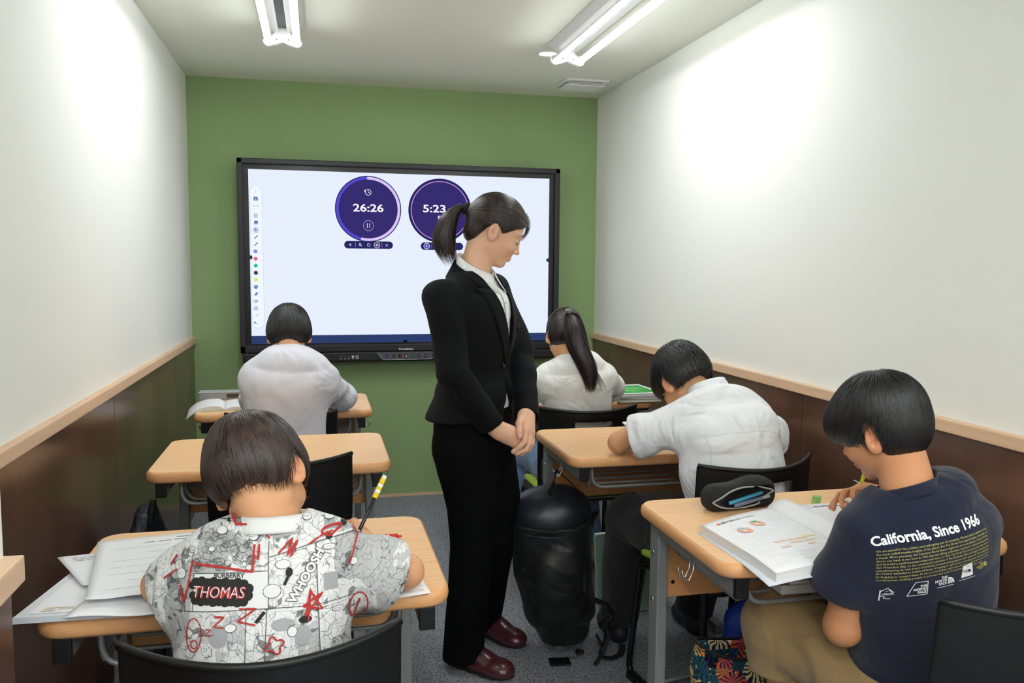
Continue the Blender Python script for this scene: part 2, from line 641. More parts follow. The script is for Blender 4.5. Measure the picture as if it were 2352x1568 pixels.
# fluorescent fixtures
M_TUBE = emat('lit_fluorescent_tube', (247, 251, 255), TUBE)
M_DARKGREY = mat('dark_grey_metal', (70, 70, 72), rough=0.5, metal=0.4)
M_TUBE2 = emat('boosted_rear_tube', (247, 251, 255), TUBE_REAR)  # stronger than the front tubes, to brighten backs turned to the camera
def fixture(loc, label, L=1.25, rz=0.0, rear=False):
    t = thing('fluorescent_fixture', label, 'light', loc, rz, 'twin tube ceiling lights')
    b = MB()
    prof = [(-.085, .0), (-.055, -.022), (-.018, -.032), (-.018, -.012), (.018, -.012), (.018, -.032), (.055, -.022), (.085, .0)]
    prof = [(x, z) for x, z in prof]
    n = len(prof)
    V = [(x, y, z) for y in (-L / 2 + .01, L / 2 - .01) for x, z in prof]
    F = [(i, i + 1, n + i + 1, n + i) for i in range(n - 1)] + [tuple(range(n)), tuple(range(2 * n - 1, n - 1, -1))]
    b.add(V, F)
    b.build('housing', M_FLOURB, t)
    MB().box((0, 0, -.015), (.030, L - .1, .006)).build('channel_strip', M_DARKGREY, t)
    for s in (-1, 1):
        # LED retrofit tube: milky lower two thirds give light, the upper back is an opaque spine
        V, F = [], []
        for y in (-L / 2 + .03, L / 2 - .03):
            for k in range(17):
                a = radians(-162 + 144 * k / 16)
                V.append((s * .057 + .0145 * cos(a), y, -.068 + .0145 * sin(a)))
        F = [(k, k + 1, 18 + k, 17 + k) for k in range(16)]
        bb = MB(); bb.add(V, F, True); tb = bb.build('tube', M_TUBE2 if rear else M_TUBE, t)
        V, F = [], []
        for y in (-L / 2 + .03, L / 2 - .03):
            for k in range(9):
                a = radians(-18 + 216 * k / 8)
                V.append((s * .057 + .0145 * cos(a), y, -.068 + .0145 * sin(a)))
        F = [(k, k + 1, 10 + k, 9 + k) for k in range(8)]
        bb = MB(); bb.add(V, F, True); bb.build('tube_spine', M_FLOURB, tb)
        # end cap plate: concave lower edge holding both tubes
    for e in (-1, 1):
        pts = arc((-.057, -.068), .0215, 60, 270, 10) + [(-.03, -.082), (0, -.072), (.03, -.082)] + arc((.057, -.068), .0215, -90, 120, 10) + [(.03, -.035), (.03, -.002), (-.03, -.002), (-.03, -.035)]
        b = MB()
        R = Matrix(((1, 0, 0), (0, 0, 1), (0, 1, 0)))
        b.prism([(q[0], q[1]) for q in pts], -.012, .012, R=R, o=(0, e * (L / 2 - .03), 0))
        ec = b.build('end_cap', M_FLOURB, t)
        for s in (-1, 1):
            MB().tube([(s * .057, e * (L / 2 - .045), -.068), (s * .057, e * (L / 2 - .020), -.068)], .0175, 16).build('tube_socket', M_FLOURB, ec)
            MB().tube([(s * .024, e * (L / 2 - .045), -.062), (s * .024, e * (L / 2 - .041), -.062)], .0025, 8).build('screw', M_DARKGREY, ec)
    return t
FZ = ZC
fixture((-.128, 3.055, FZ), 'twin tube ceiling light nearest the left wall, above the empty desk')
fixture((1.101, 3.055, FZ), 'twin tube ceiling light on the right side, beside the ceiling vent')
fixture((-.128, -.30, FZ), 'twin tube ceiling light behind the camera on the left', rear=True)
fixture((1.101, -.30, FZ), 'twin tube ceiling light behind the camera on the right', rear=True)

fixture((-.128, -1.70, FZ), 'added twin tube fill light, out of view at the rear of the room on the left', rear=True)  # extra unseen pair, added only for more fill light
fixture((1.101, -1.70, FZ), 'added twin tube fill light, out of view at the rear of the room on the right', rear=True)
# ================================================================ interactive display
DY = 4.631
M_BEZ = mat('display_bezel', (30, 30, 34), rough=0.4, spec=0.5)
M_BEZ2 = mat('display_inner_bezel', (10, 10, 14), rough=0.25, spec=0.5)
M_CTRL = mat('control_panel_grey', (84, 84, 92), rough=0.35)
M_MARK = mat('pale_print', (205, 205, 205), rough=0.5)
disp = thing('interactive_display', 'large wall-mounted black touch display showing two round purple timers', 'screen', ((-.407 + 1.359) / 2, YB, .802))
OX, OZ = (-.407 + 1.359) / 2, .802
def DX(x, z, y=0.0):
    return (x - OX, DY - YB + y, z - OZ)
# back shell, outer frame as four bars, inner bezel
b = MB(); b.box(DX(.476, 1.35, .052), (1.72, .082, 1.02), bev=.01); b.build('back_shell', M_BLACK, disp)
b = MB()
x0, x1, z0, z1 = -.407, 1.359, .858, 1.889
w = .028
for c, s in ((((x0 + x1) / 2, z1 - w / 2), (x1 - x0, w)), (((x0 + x1) / 2, z0 + .0195), (x1 - x0, .039)),
             ((x0 + w / 2, (z0 + z1) / 2), (w, z1 - z0)), ((x1 - w / 2, (z0 + z1) / 2), (w, z1 - z0))):
    b.box(DX(c[0], c[1], .004), (s[0], .05, s[1]), bev=.004)
b.build('frame', M_BEZ, disp)
b = MB(); b.box(DX(.476, 1.373, .012), (1.72, .02, .99)); b.build('inner_bezel', M_BEZ2, disp)
b = MB(); b.box(DX(.476, .830, .006), (1.746, .052, .050), bev=.006); sb = b.build('speaker_bar', M_BEZ, disp)
b = MB(); b.box(DX(.476, .8065, .012), (1.70, .05, .012), bev=.003); b.build('lower_lip', M_BLACK, disp)
# lit picture
M_SCR = emat('screen_white', (233, 241, 255), SCREEN)
b = MB()
def pl(x0, x1, z0, z1, y, name, m, parent=disp):
    b = MB(); b.box(DX((x0 + x1) / 2, (z0 + z1) / 2, y), (x1 - x0, .0012, z1 - z0)); return b.build(name, m, parent)
scr = pl(-.3504, 1.300, .9055, 1.834, 0.0, 'screen', M_SCR)
def onscr(name, outline, m, lay, parent=scr):
    b = MB()
    R = Matrix(((1, 0, 0), (0, 0, 1), (0, 1, 0)))
    yy = -.0006 - .0004 * lay
    b.prism(outline, 0, .0003, R=R, o=DX(0, 0, yy))
    return b.build(name, m, parent)
def circ(cx, cz, r, n=64):
    return [(cx + r * cos(2 * pi * i / n), cz + r * sin(2 * pi * i / n)) for i in range(n)]
def ring(cx, cz, r, w, a0, a1, n=64):
    out = [(cx + (r + w / 2) * cos(radians(a0 + (a1 - a0) * i / n)), cz + (r + w / 2) * sin(radians(a0 + (a1 - a0) * i / n))) for i in range(n + 1)]
    out += [(cx + (r - w / 2) * cos(radians(a1 - (a1 - a0) * i / n)), cz + (r - w / 2) * sin(radians(a1 - (a1 - a0) * i / n))) for i in range(n + 1)]
    return out
def ringq(name, cx, cz, r, w, a0, a1, m, lay, parent=scr, n=48):
    V, F = [], []
    for i in range(n + 1):
        a = radians(a0 + (a1 - a0) * i / n)
        for rr in (r - w / 2, r + w / 2):
            V.append(DX(cx + rr * cos(a), cz + rr * sin(a), -.0006 - .0004 * lay))
    for i in range(n):
        F.append((2 * i, 2 * i + 1, 2 * i + 3, 2 * i + 2))
    bb = MB(); bb.add(V, F); return bb.build(name, m, parent)
def pill(x0, x1, z0, z1):
    return [((x0 + x1) / 2 + x, (z0 + z1) / 2 + z) for x, z in rrect(x1 - x0, z1 - z0, min(x1 - x0, z1 - z0) / 2 - .0005, 10)]
E_NAVY = emat('ui_navy', (58, 48, 118), SCREEN * .9)
E_EDGE = emat('ui_dark_navy', (44, 44, 108), SCREEN * .85)
E_PURP = emat('ui_violet', (88, 76, 214), SCREEN)
E_LILAC = emat('ui_lilac', (222, 200, 250), SCREEN)
E_WHITE = emat('ui_white', (250, 250, 255), SCREEN)
E_PINK = emat('ui_pink_line', (226, 170, 240), SCREEN)
E_BAND = emat('ui_blue_band', (52, 70, 120), SCREEN * .8)
E_PALE = emat('ui_pale_panel', (244, 248, 255), SCREEN)
E_PALEE = emat('ui_pale_edge', (206, 222, 240), SCREEN)
E_ICON = emat('ui_icon_blue', (86, 128, 180), SCREEN)
E_ICON2 = emat('ui_icon_faint', (176, 200, 226), SCREEN)
E_HAZE = emat('ui_reflection_free_blue', (96, 88, 168), SCREEN * .9)
def text(name, s, x, z, size, m, lay=0, parent=scr, align='CENTER', off=0.0, sx=1.0, ydepth=None, shear=0.0, ext=.0002):
    c = bpy.data.curves.new(name, 'FONT')
    c.body = s; c.size = size; c.align_x = align; c.align_y = 'CENTER'; c.offset = off; c.extrude = ext; c.shear = shear
    c.resolution_u = 4
    o = bpy.data.objects.new('tmp', c)
    COL.objects.link(o)
    dg = bpy.context.evaluated_depsgraph_get()
    me = bpy.data.meshes.new_from_object(o.evaluated_get(dg))
    bpy.data.objects.remove(o)
    y = (-.0008 - .0004 * lay) if ydepth is None else ydepth
    p = DX(x, z, y)
    for v in me.vertices:
        a, bq, c2 = v.co
        v.co = (p[0] + a * sx, p[1] - c2, p[2] + bq)
    return link(name, me, m, parent)
pl(-.3504, 1.300, .9055, .950, -.0008, 'task_bar', E_BAND, scr)
# timer dials
for cx, cz, R, left in ((.2745, 1.6385, .179, True), (.6695, 1.638, .177, False)):
    d = onscr('timer_dial', circ(cx, cz, R), E_EDGE, 1)
    onscr('dial_face', circ(cx, cz, R * .93), E_NAVY, 2, d)
    if left:
        ringq('elapsed_arc', cx, cz, R * .93, .0135, 90, 258, E_PURP, 3, d)
        ringq('remaining_arc', cx, cz, R * .93, .0145, 90, -102, E_LILAC, 4, d)
        for a in (90, -102):
            onscr('arc_end', circ(cx + R * .93 * cos(radians(a)), cz + R * .93 * sin(radians(a)), .0072, 16), E_LILAC, 4, d)
        ringq('clock_icon', cx, 1.729, .0155, .0028, 130, -200, E_WHITE, 3, d, 20)
        onscr('clock_hand', [(cx - .001, 1.729), (cx + .0015, 1.729), (cx + .0015, 1.739), (cx - .001, 1.739)], E_WHITE, 3, d)
        onscr('clock_hand', [(cx - .001, 1.729), (cx + .008, 1.723), (cx + .009, 1.725), (cx + .001, 1.731)], E_WHITE, 3, d)
        onscr('clock_arrow', [(cx - .021, 1.742), (cx - .0195, 1.730), (cx - .011, 1.740)], E_WHITE, 3, d)
        ringq('pause_ring', cx, 1.549, .0275, .0016, 0, 360, E_LILAC, 3, d, 32)
        for s in (-1, 1):
            onscr('pause_bar', [(cx + s * .0065 - .0015, 1.536), (cx + s * .0065 + .0015, 1.536), (cx + s * .0065 + .0015, 1.562), (cx + s * .0065 - .0015, 1.562)], E_WHITE, 3, d)
        text('time_text', '26:26', cx, 1.6425, .057, E_WHITE, 3, d, sx=1.32, off=.0010)
    else:
        ringq('dial_line', cx, cz, R * .91, .0035, 0, 360, E_PINK, 3, d, 72)
        text('time_text', '5:23', .638, 1.6465, .057, E_WHITE, 3, d, sx=1.36, off=.0010)
        text('time_text', '.32', .744, 1.640, .036, E_WHITE, 3, d, sx=1.3, off=.0008)
        text('time_text', 'PM', .673, 1.6005, .026, E_WHITE, 3, d, off=.0004)
def toolbar(x0, x1, zc, items):
    p = onscr('dial_toolbar', pill(x0, x1, zc - .0205, zc + .0205), E_EDGE, 1)
    for k, x in items:
        if k == '+':
            onscr('plus_icon', [(x - .008, zc - .001), (x + .008, zc - .001), (x + .008, zc + .001), (x - .008, zc + .001)], E_WHITE, 3, p)
            onscr('plus_icon', [(x - .001, zc - .008), (x + .001, zc - .008), (x + .001, zc + .008), (x - .001, zc + .008)], E_WHITE, 3, p)
        elif k == '|':
            onscr('divider', [(x - .0006, zc - .013), (x + .0006, zc - .013), (x + .0006, zc + .013), (x - .0006, zc + .013)], E_PINK, 3, p)
        elif k == 'o':
            ringq('search_icon', x - .001, zc + .002, .0055, .0022, 0, 360, E_WHITE, 3, p, 16)
            onscr('search_handle', [(x + .002, zc - .002), (x + .004, zc - .001), (x + .009, zc - .007), (x + .007, zc - .008)], E_WHITE, 3, p)
        elif k == 'r':
            ringq('loop_icon', x, zc, .0075, .002, 60, 400, E_WHITE, 3, p, 20)
        elif k == 's':
            ringq('settings_ring', x, zc, .0155, .0022, 0, 360, E_WHITE, 3, p, 28)
            ringq('settings_icon', x, zc, .0055, .005, 0, 360, E_LILAC, 3, p, 8)
        elif k == 'P':
            onscr('add_disc', circ(x, zc, .012, 24), E_PURP, 2, p)
            ringq('add_ring', x, zc, .0155, .0026, 0, 360, E_WHITE, 3, p, 28)
            onscr('plus_icon', [(x - .007, zc - .0008), (x + .007, zc - .0008), (x + .007, zc + .0008), (x - .007, zc + .0008)], E_WHITE, 3, p)
            onscr('plus_icon', [(x - .0008, zc - .007), (x + .0008, zc - .007), (x + .0008, zc + .007), (x - .0008, zc + .007)], E_WHITE, 3, p)
        elif k == 'x':
            for s in (-1, 1):
                onscr('close_icon', [(x - .007 * s - .001, zc - .007), (x - .007 * s + .001, zc - .007), (x + .007 * s + .001, zc + .007), (x + .007 * s - .001, zc + .007)], E_WHITE, 3, p)
toolbar(.143, .407, 1.4435, [('+', .175), ('|', .203), ('o', .229), ('r', .275), ('s', .320), ('|', .347), ('x', .373)])
toolbar(.561, .80, 1.4415, [('P', .594), ('|', .622), ('o', .648), ('r', .69), ('s', .735)])
# vertical tool palette
tp = onscr('tool_palette_edge', [(-.3135 + x, 1.3695 + z) for x, z in rrect(.064, .760, .030, 8)], E_PALEE, 1)
onscr('tool_palette', [(-.3135 + x, 1.3695 + z) for x, z in rrect(.059, .755, .029, 8)], E_PALE, 2, tp)
def icon(x, z, kind):
    q = lambda pts, m=E_ICON: onscr('tool_icon', [(x + a, z + c) for a, c in pts], m, 3, tp)
    if kind == 'dots':
        for k in (-1, 0, 1): q(circ(0, k * .006, .0014, 8))
    elif kind == 'save':
        q([(-.011, -.010), (.011, -.010), (.011, .006), (.007, .010), (-.011, .010)])
        onscr('tool_icon', circ(x, z - .003, .0035, 12), E_PALE, 4, tp)
    elif kind == 'undo2':
        for k in (-1, 1): q([(k * .004, .0), (k * .013, .006), (k * .013, -.006)], E_ICON2)
    elif kind == 'lines':
        for k in (-2, -1, 0, 1, 2): q([(-.010, k * .0045 - .001), (.010, k * .0045 - .001), (.010, k * .0045 + .001), (-.010, k * .0045 + .001)])
    elif kind == 'pic':
        q([(-.008, -.006), (.011, -.006), (.011, .010), (-.008, .010)]); q([(-.011, -.010), (.008, -.010), (.008, -.008), (-.011, -.008)])
    elif kind == 'arrow':
        onscr('tool_icon', circ(x, z, .0185, 24), E_PALEE, 2.5, tp)
        q([(-.006, .012), (.009, -.002), (.001, -.003), (-.003, -.010)])
    elif kind == 'pen':
        q([(-.010, -.012), (-.007, -.004), (.008, .011), (.012, .007), (-.003, -.007)])
    elif kind == 'ers':
        q([(-.010, -.008), (.003, -.008), (.012, .008), (.0, .008)])
    elif kind == 'note':
        q([(-.011, -.008), (.006, -.008), (.010, .0), (.010, .008), (-.011, .008)], E_ICON2)
        q([(.002, -.004), (.012, .002), (.010, .005), (.001, -.001)])
    elif kind == 'prot':
        q([(-.012, -.006), (.012, -.006), (.010, .004), (.005, .010), (-.005, .010), (-.010, .004)], E_ICON2)
        q([(-.012, -.010), (.012, -.010), (.012, -.008), (-.012, -.008)])
    elif kind == 'redo':
        q([(.012, .001), (.003, .008), (.003, .003), (-.010, -.006), (.003, -.001), (.003, -.006)], E_ICON2)
    elif kind == 'undo':
        q([(-.012, .002), (-.003, .009), (-.003, .004), (.012, -.008), (-.003, -.001), (-.003, -.005)])
    elif kind == 'pal':
        q(circ(0, 0, .011, 16))
        for a in (40, 110, 180, 300): onscr('tool_icon', circ(x + .006 * cos(radians(a)), z + .006 * sin(radians(a)), .0018, 8), E_PALE, 4, tp)
for kind, z in (('dots', 1.718), ('save', 1.680), ('undo2', 1.642), ('lines', 1.591), ('pic', 1.554), ('arrow', 1.515), ('pen', 1.477), ('pen', 1.440),
                ('pal', 1.213), ('ers', 1.175), ('note', 1.136), ('prot', 1.099), ('redo', 1.060), ('undo', 1.020)):
    icon(-.314 - (1.718 - z) * .017, z, kind)
for c, z in (((122, 140, 250), 1.402), ((248, 92, 128), 1.363), ((16, 206, 130), 1.326), ((44, 56, 70), 1.288), ((228, 236, 92), 1.251)):
    zz = z
    if c[0] == 44:
        ringq('colour_ring', -.3213, zz, .0135, .0016, 0, 360, E_ICON2, 3, tp, 20)
    if c[0] == 228:
        onscr('colour_dot', [(-.322 + a, zz + q) for a, q in rrect(.019, .017, .004, 3)], emat('dot_%d' % c[0], c, SCREEN), 3, tp)
    else:
        onscr('colour_dot', circ(-.3213, zz, .0102, 24), emat('dot_%d' % c[0], c, SCREEN), 3, tp)
for x, s in ((-.3504, 1), (1.300, -1)):
    onscr('side_tab', [(x + s * a, 1.370 + c) for a, c in [(0.0, -.011), (.008, -.010), (.013, -.005), (.013, .005), (.008, .010), (.0, .011)]][::s], emat('tab_grey', (60, 66, 84), SCREEN * .7), 3)
onscr('bottom_tab', [(.474 + a, .9055 + c) for a, c in [(-.012, 0), (.012, 0), (.010, .010), (.0, .015), (-.010, .010)]], emat('tab_navy', (20, 26, 60), SCREEN * .6), 3)
# bezel print, ports, control panel
text('wordmark', 'Promethean', .4755, .869, .0165, M_MARK, 0, disp, off=.0006, ydepth=-.0225)
b = MB()
R_ = Matrix(((1, 0, 0), (0, 0, 1), (0, 1, 0)))
cp = [(.3165, .853), (.345, .8135), (.352, .8115), (.612, .8115), (.620, .816), (.6245, .853)]
b.prism(cp, -.003, .004, R=R_, o=DX(0, 0, -.0215))
ctl = b.build('control_panel', M_CTRL, disp)
MB().tube([DX(x, z, -.0255) for x, z in [(.3165, .852), (.343, .8155), (.352, .811), (.612, .8108), (.620, .8145), (.6235, .822)]], .0016, 6).build('chrome_edge', M_CHROME, ctl)
for i, (x, c) in enumerate(zip((.371, .405, .440, .476, .511, .546, .583), ((150, 160, 255), (240, 120, 40), (220, 90, 50), (225, 225, 225), (60, 190, 190), (60, 180, 200), (190, 190, 190)))):
    bt = MB().prism(circ(0, 0, .0095, 20), -.001, .001, R=R_, o=DX(x, .831, -.0255)).build('button', M_BEZ2, ctl)
    mm = mat('button_symbol_%d' % i, c, rough=.4)
    o = DX(x, .831, -.0268)
    bb = MB()
    if i in (0,):
        for k in range(10):
            a, a2 = radians(120 + k * 30), radians(150 + k * 30)
            bb.add([(o[0] + .006 * cos(a), o[1], o[2] + .006 * sin(a)), (o[0] + .006 * cos(a2), o[1], o[2] + .006 * sin(a2)), (o[0] + .004 * cos(a2), o[1], o[2] + .004 * sin(a2)), (o[0] + .004 * cos(a), o[1], o[2] + .004 * sin(a))], [(0, 1, 2, 3)])
    elif i in (1, 2):
        s = 1 if i == 1 else -1
        bb.add([(o[0] - .004 * s, o[1], o[2] - .004), (o[0] + .005 * s, o[1], o[2]), (o[0] - .004 * s, o[1], o[2] + .004)], [(0, 1, 2)])
    elif i == 6:
        bb.add([(o[0] - .005, o[1], o[2] - .002), (o[0] - .001, o[1], o[2] - .002), (o[0] + .002, o[1], o[2] - .005), (o[0] + .002, o[1], o[2] + .005), (o[0] - .001, o[1], o[2] + .002), (o[0] - .005, o[1], o[2] + .002)], [(0, 1, 2, 3, 4, 5)])
    else:
        bb.add([(o[0] - .004, o[1], o[2] + .005), (o[0] + .004, o[1], o[2] + .003), (o[0] + .004, o[1], o[2] - .003), (o[0], o[1], o[2] - .006), (o[0] - .003, o[1], o[2] - .002)], [(0, 1, 2, 3, 4)])
    bb.build('button_symbol', mm, bt)
M_PORT = mat('port_blue', (60, 70, 130), rough=.4)
for x, k in ((.118, 0), (.140, 0), (.162, 1), (.183, 2), (.206, 3)):
    if k < 2:
        MB().box(DX(x, .8305, -.0206), (.014, .003, .0045)).build('usb_port', M_PORT if k == 0 else M_CTRL, disp)
    elif k == 2:
        MB().box(DX(x, .8305, -.0206), (.013, .003, .014), bev=.001).build('usb_port', M_MARK, disp)
    else:
        MB().box(DX(x, .8300, -.0206), (.019, .003, .018), bev=.001).build('hdmi_port', mat('port_metal', (150, 150, 150), rough=.3, metal=.6), disp)
    MB().box(DX(x, .8195, -.0206), (.009, .003, .0025)).build('port_label', M_MARK, disp)
MB().tube([DX(-.372, .852, -.0195), DX(-.372, .852, -.0225)], .002, 8).build('status_light', M_MARK, disp)

# ================================================================ desks
def bullnose(w, d, r, z0, z1, n=8):
    """rounded table top: flat top outline, soft edge"""
    h = z1 - z0
    rings = []
    for dz, ins in ((0, .006), (.006, .0015), (h * .5, 0), (h - .006, .0015), (h, .007)):
        rings.append([(x, y, z0 + dz) for x, y in rrect(w - 2 * ins, d - 2 * ins, r - ins * .5, n)])
    V = [p for rg in rings for p in rg]
    m = len(rings[0])
    F = [tuple(range(m - 1, -1, -1))]
    S = [False]
    for i in range(len(rings) - 1):
        for k in range(m):
            F.append((i * m + k, i * m + (k + 1) % m, (i + 1) * m + (k + 1) % m, (i + 1) * m + k)); S.append(True)
    F.append(tuple((len(rings) - 1) * m + k for k in range(m))); S.append(False)
    return V, F, S
DW, DD, DH = .700, .475, .740
DESK_G = 'maple school desks in two columns'
def make_desk(label, loc):
    t = thing('school_desk', label, 'desk', loc, 0, DESK_G)
    V, F, S = bullnose(DW, DD, .045, DH - .032, DH)
    me = bpy.data.meshes.new('desktop'); me.from_pydata(V, [], F); me.polygons.foreach_set('use_smooth', S); me.update()
    o = link('desktop', me, [M_WOOD, M_WOODE], t)
    for i, p in enumerate(me.polygons):
        p.material_index = 0 if i == len(me.polygons) - 1 else 1
    for s in (-1, 1):
        x = s * .305
        MB().box((x, -.012, DH - .052), (.026, .425, .040), bev=.003).build('side_rail', M_STEEL, t)
        MB().box((x, -.226, DH - .052), (.029, .014, .044), bev=.002).build('rail_cap', M_BLACK, t)
        lg = MB().box((x, .185, .345), (.028, .050, .69), bev=.004).build('leg', M_STEEL, t)
        for z in (.620, .500):
            MB().lathe([(.007, 0), (.007, .002), (.004, .0035)], 12, o=(x + s * .014, .185, z), R=Matrix(((0, 0, s), (0, 1, 0), (-s, 0, 0)))).build('screw', M_CHROME, lg)
        MB().box((x, 0.125, .018), (.030, .20, .034), bev=.004).build('foot', M_STEEL, t)
        hk = MB()
        for dy in (-.008, .012):
            hk.tube([(x + s * .016, -.04 + dy, DH - .060), (x + s * .020, -.04 + dy, DH - .085), (x + s * .030, -.042 + dy, DH - .102), (x + s * .042, -.04 + dy, DH - .098), (x + s * .046, -.04 + dy, DH - .078)], .0018, 6)
        hk.build('bag_hook', M_CHROME, t)
    pn = MB().box((0, .205, .590), (.58, .014, .190), bev=.002).build('modesty_panel', M_PANEL, t)
    for s in (-1, 1):
        MB().lathe([(.005, 0), (.005, .002)], 10, o=(s * .26, .198, .535), R=Matrix(((1, 0, 0), (0, 0, -1), (0, 1, 0)))).build('bolt', M_BLACK, pn)
    # wire book shelf: nested bent rods
    b = MB()
    w = .262
    b.tube(fillet([(-w, .19, DH - .040), (-w, .19, DH - .118), (-w, -.15, DH - .118), (-w, -.16, DH - .036)], .03), .0045, 8)
    b.tube(fillet([(w, .19, DH - .040), (w, .19, DH - .118), (w, -.15, DH - .118), (w, -.16, DH - .036)], .03), .0045, 8)
    b.tube(fillet([(-w, -.165, DH - .034), (-w + .005, -.17, DH - .112), (w - .005, -.17, DH - .112), (w, -.165, DH - .034)], .04), .0055, 8)
    for k in range(5):
        y = -.10 + .062 * k
        b.tube(fillet([(-w, y, DH - .04), (-w + .01, y, DH - .118), (w - .01, y, DH - .118), (w, y, DH - .04)], .035), .004, 8)
    b.build('wire_shelf', M_STEEL, t)
    return t
YA, YBB, YC = 3.640, 2.705, 1.690
deskC = make_desk('front-left desk under the spread papers, nearest the camera', (-.118, YC, 0))
dup(deskC, (-.138, YBB, 0), 0, 'empty desk in the left column, nothing on its top')
dup(deskC, (-.136, YA, 0), 0, 'back-left desk by the green wall with an open book on it')
deskF = dup(deskC, (1.130, YC + .007, 0), 0, 'front-right desk holding the open workbook and black pencil case')
dup(deskC, (1.107, 2.640, 0), 0, 'middle desk of the right column with the black backpack hanging from it')
dup(deskC, (1.107, YA, 0), 0, 'back-right desk by the green wall, under the stack with a green cover')

# ================================================================ chairs
CH_G = 'black shell chairs with lime seats'
def make_chair(label, loc, rz):
    t = thing('chair', label, 'chair', loc, rz, CH_G)
    # backrest: curved sheet with a handle slot
    xs = [-.205, -.19, -.15, -.11, -.075, -.068, 0, .068, .075, .11, .15, .19, .205]
    zs = [.455, .50, .56, .62, .66, .690, .697, .735, .742, .768, .778, .782]
    V, F = [], []
    def P(x, z):
        q = abs(x) / .205
        wx = x * (1.0 - .05 * max(0, (.62 - z) / .17))
        y = -.225 + .085 * q ** 2 + .05 * (max(0.0, .78 - z) / .33) ** 1.5 * 1.0
        zz = z + (.012 * q ** 2 if z > .70 else 0)
        return (wx, y, zz - .016)
    for z in zs:
        for x in xs:
            V.append(P(x, z))
    nx = len(xs)
    for j in range(len(zs) - 1):
        for i in range(nx - 1):
            if xs[i] >= -.0751 and xs[i + 1] <= .0751 and zs[j] >= .6899 and zs[j + 1] <= .7421:
                continue
            F.append((j * nx + i, j * nx + i + 1, (j + 1) * nx + i + 1, (j + 1) * nx + i))
    me = bpy.data.meshes.new('backrest'); me.from_pydata(V, [], F); me.polygons.foreach_set('use_smooth', [True] * len(F)); me.update()
    o = link('backrest', me, M_BLACK, t)
    so = o.modifiers.new('solid', 'SOLIDIFY'); so.thickness = .008; so.offset = 0
    sm = o.modifiers.new('sub', 'SUBSURF'); sm.levels = 2; sm.render_levels = 2
    MB().tube([Vector(P(x, .782)) + Vector((0, -.001, .001)) for x in np.linspace(-.203, .203, 25)], .0068, 8).build('top_rim', M_BLACK, o)
    # seat shell and lime pad
    sh, c = [], []
    for nm, m, z0, th, ww, dd in (('seat_shell', M_BLACK, .405, .020, .385, .40), ('seat_pad', M_LIME, .424, .026, .375, .39)):
        V, F = [], []
        out = rrect(ww, dd, .06, 6)
        def Z(x, y):
            return -.022 * max(0, (y - .08) / .12) ** 2 + .10 * (x * x) - .006
        n = len(out)
        for k, (z, sc) in enumerate(((0, .95), (.006, .995), (th - .008, 1.0), (th, .965))):
            for x, y in out:
                V.append((x * sc, y * sc + .01, z0 + z + Z(x, y)))
        for k in range(3):
            for i in range(n):
                F.append((k * n + i, k * n + (i + 1) % n, (k + 1) * n + (i + 1) % n, (k + 1) * n + i))
        V.append((0, .01, z0 + th + Z(0, 0))); V.append((0, .01, z0 + Z(0, 0)))
        for i in range(n):
            F.append((3 * n + i, 3 * n + (i + 1) % n, 4 * n)); F.append(((i + 1) % n, i, 4 * n + 1))
        bb = MB(); bb.add(V, F, True); bb.build(nm, m, t)
    for s in (-1, 1):
        x = s * .192
        pts = fillet([(x * .93, -.10, .40), (x * .97, .165, .395), (x * 1.04, .205, .02), (x * 1.04, -.20, .014), (x * .97, -.165, .40), (x * .95, -.185, .56)], .035, 6)
        MB().tube(pts, .0105, 10).build('sled_leg', M_BLACKM, t)
        MB().box((x * .96, -.168, .535), (.022, .030, .085), bev=.006).build('back_bracket', mat('dark_bracket', (44, 44, 46), rough=.5), t)
        MB().box((x * 1.04, .175, .012), (.028, .045, .024), bev=.004).build('foot_pad', M_BLACK, t)
    MB().tube([(-.19, -.02, .395), (.19, -.02, .395)], .009, 8).build('crossbar', M_BLACKM, t)
    MB().tube([(-.2, .10, .016), (.2, .10, .016)], .008, 8).build('floor_bar', M_STEEL, t)
    return t
chC = make_chair('black chair nearest the camera, behind the boy in the comic-print shirt', (-.085, 1.395, 0), 0)
dup(chC, (-.112, 2.590, 0), 0, 'empty black chair tucked under the middle-left desk')
dup(chC, (-.138, 3.335, 0), 0, 'black chair of the boy in the pale grey sweatshirt at the back')
dup(chC, (1.045, 3.250, 0), 0, 'black chair of the girl with the ponytail')
dup(chC, (1.205, 2.275, 0), radians(10), 'black chair of the boy in the white collared shirt')
dup(chC, (1.210, 1.285, 0), 0, 'black chair at the right edge, behind the boy in navy')
# ================================================================ people
SKIN = {}
def skin(name, c, tint):
    return mat(name, c, rough=0.5, spec=0.4, tint=tint, sss=0.12, bump=0.08, bscale=300, bdist=0.0006)
M_LASH = mat('dark_lash', (24, 18, 16), rough=0.6)
M_EYE = mat('eye_white', (225, 220, 215), rough=0.2)
M_IRIS = mat('eye_iris', (30, 20, 16), rough=0.15)

def hairmat(name, c, c2, rough=0.38):
    return mat(name, c, rough=rough, spec=0.55, col2=c2, vscale=60, stretch=(1, 1, .25), bump=0.25, bscale=300, bdist=0.001)

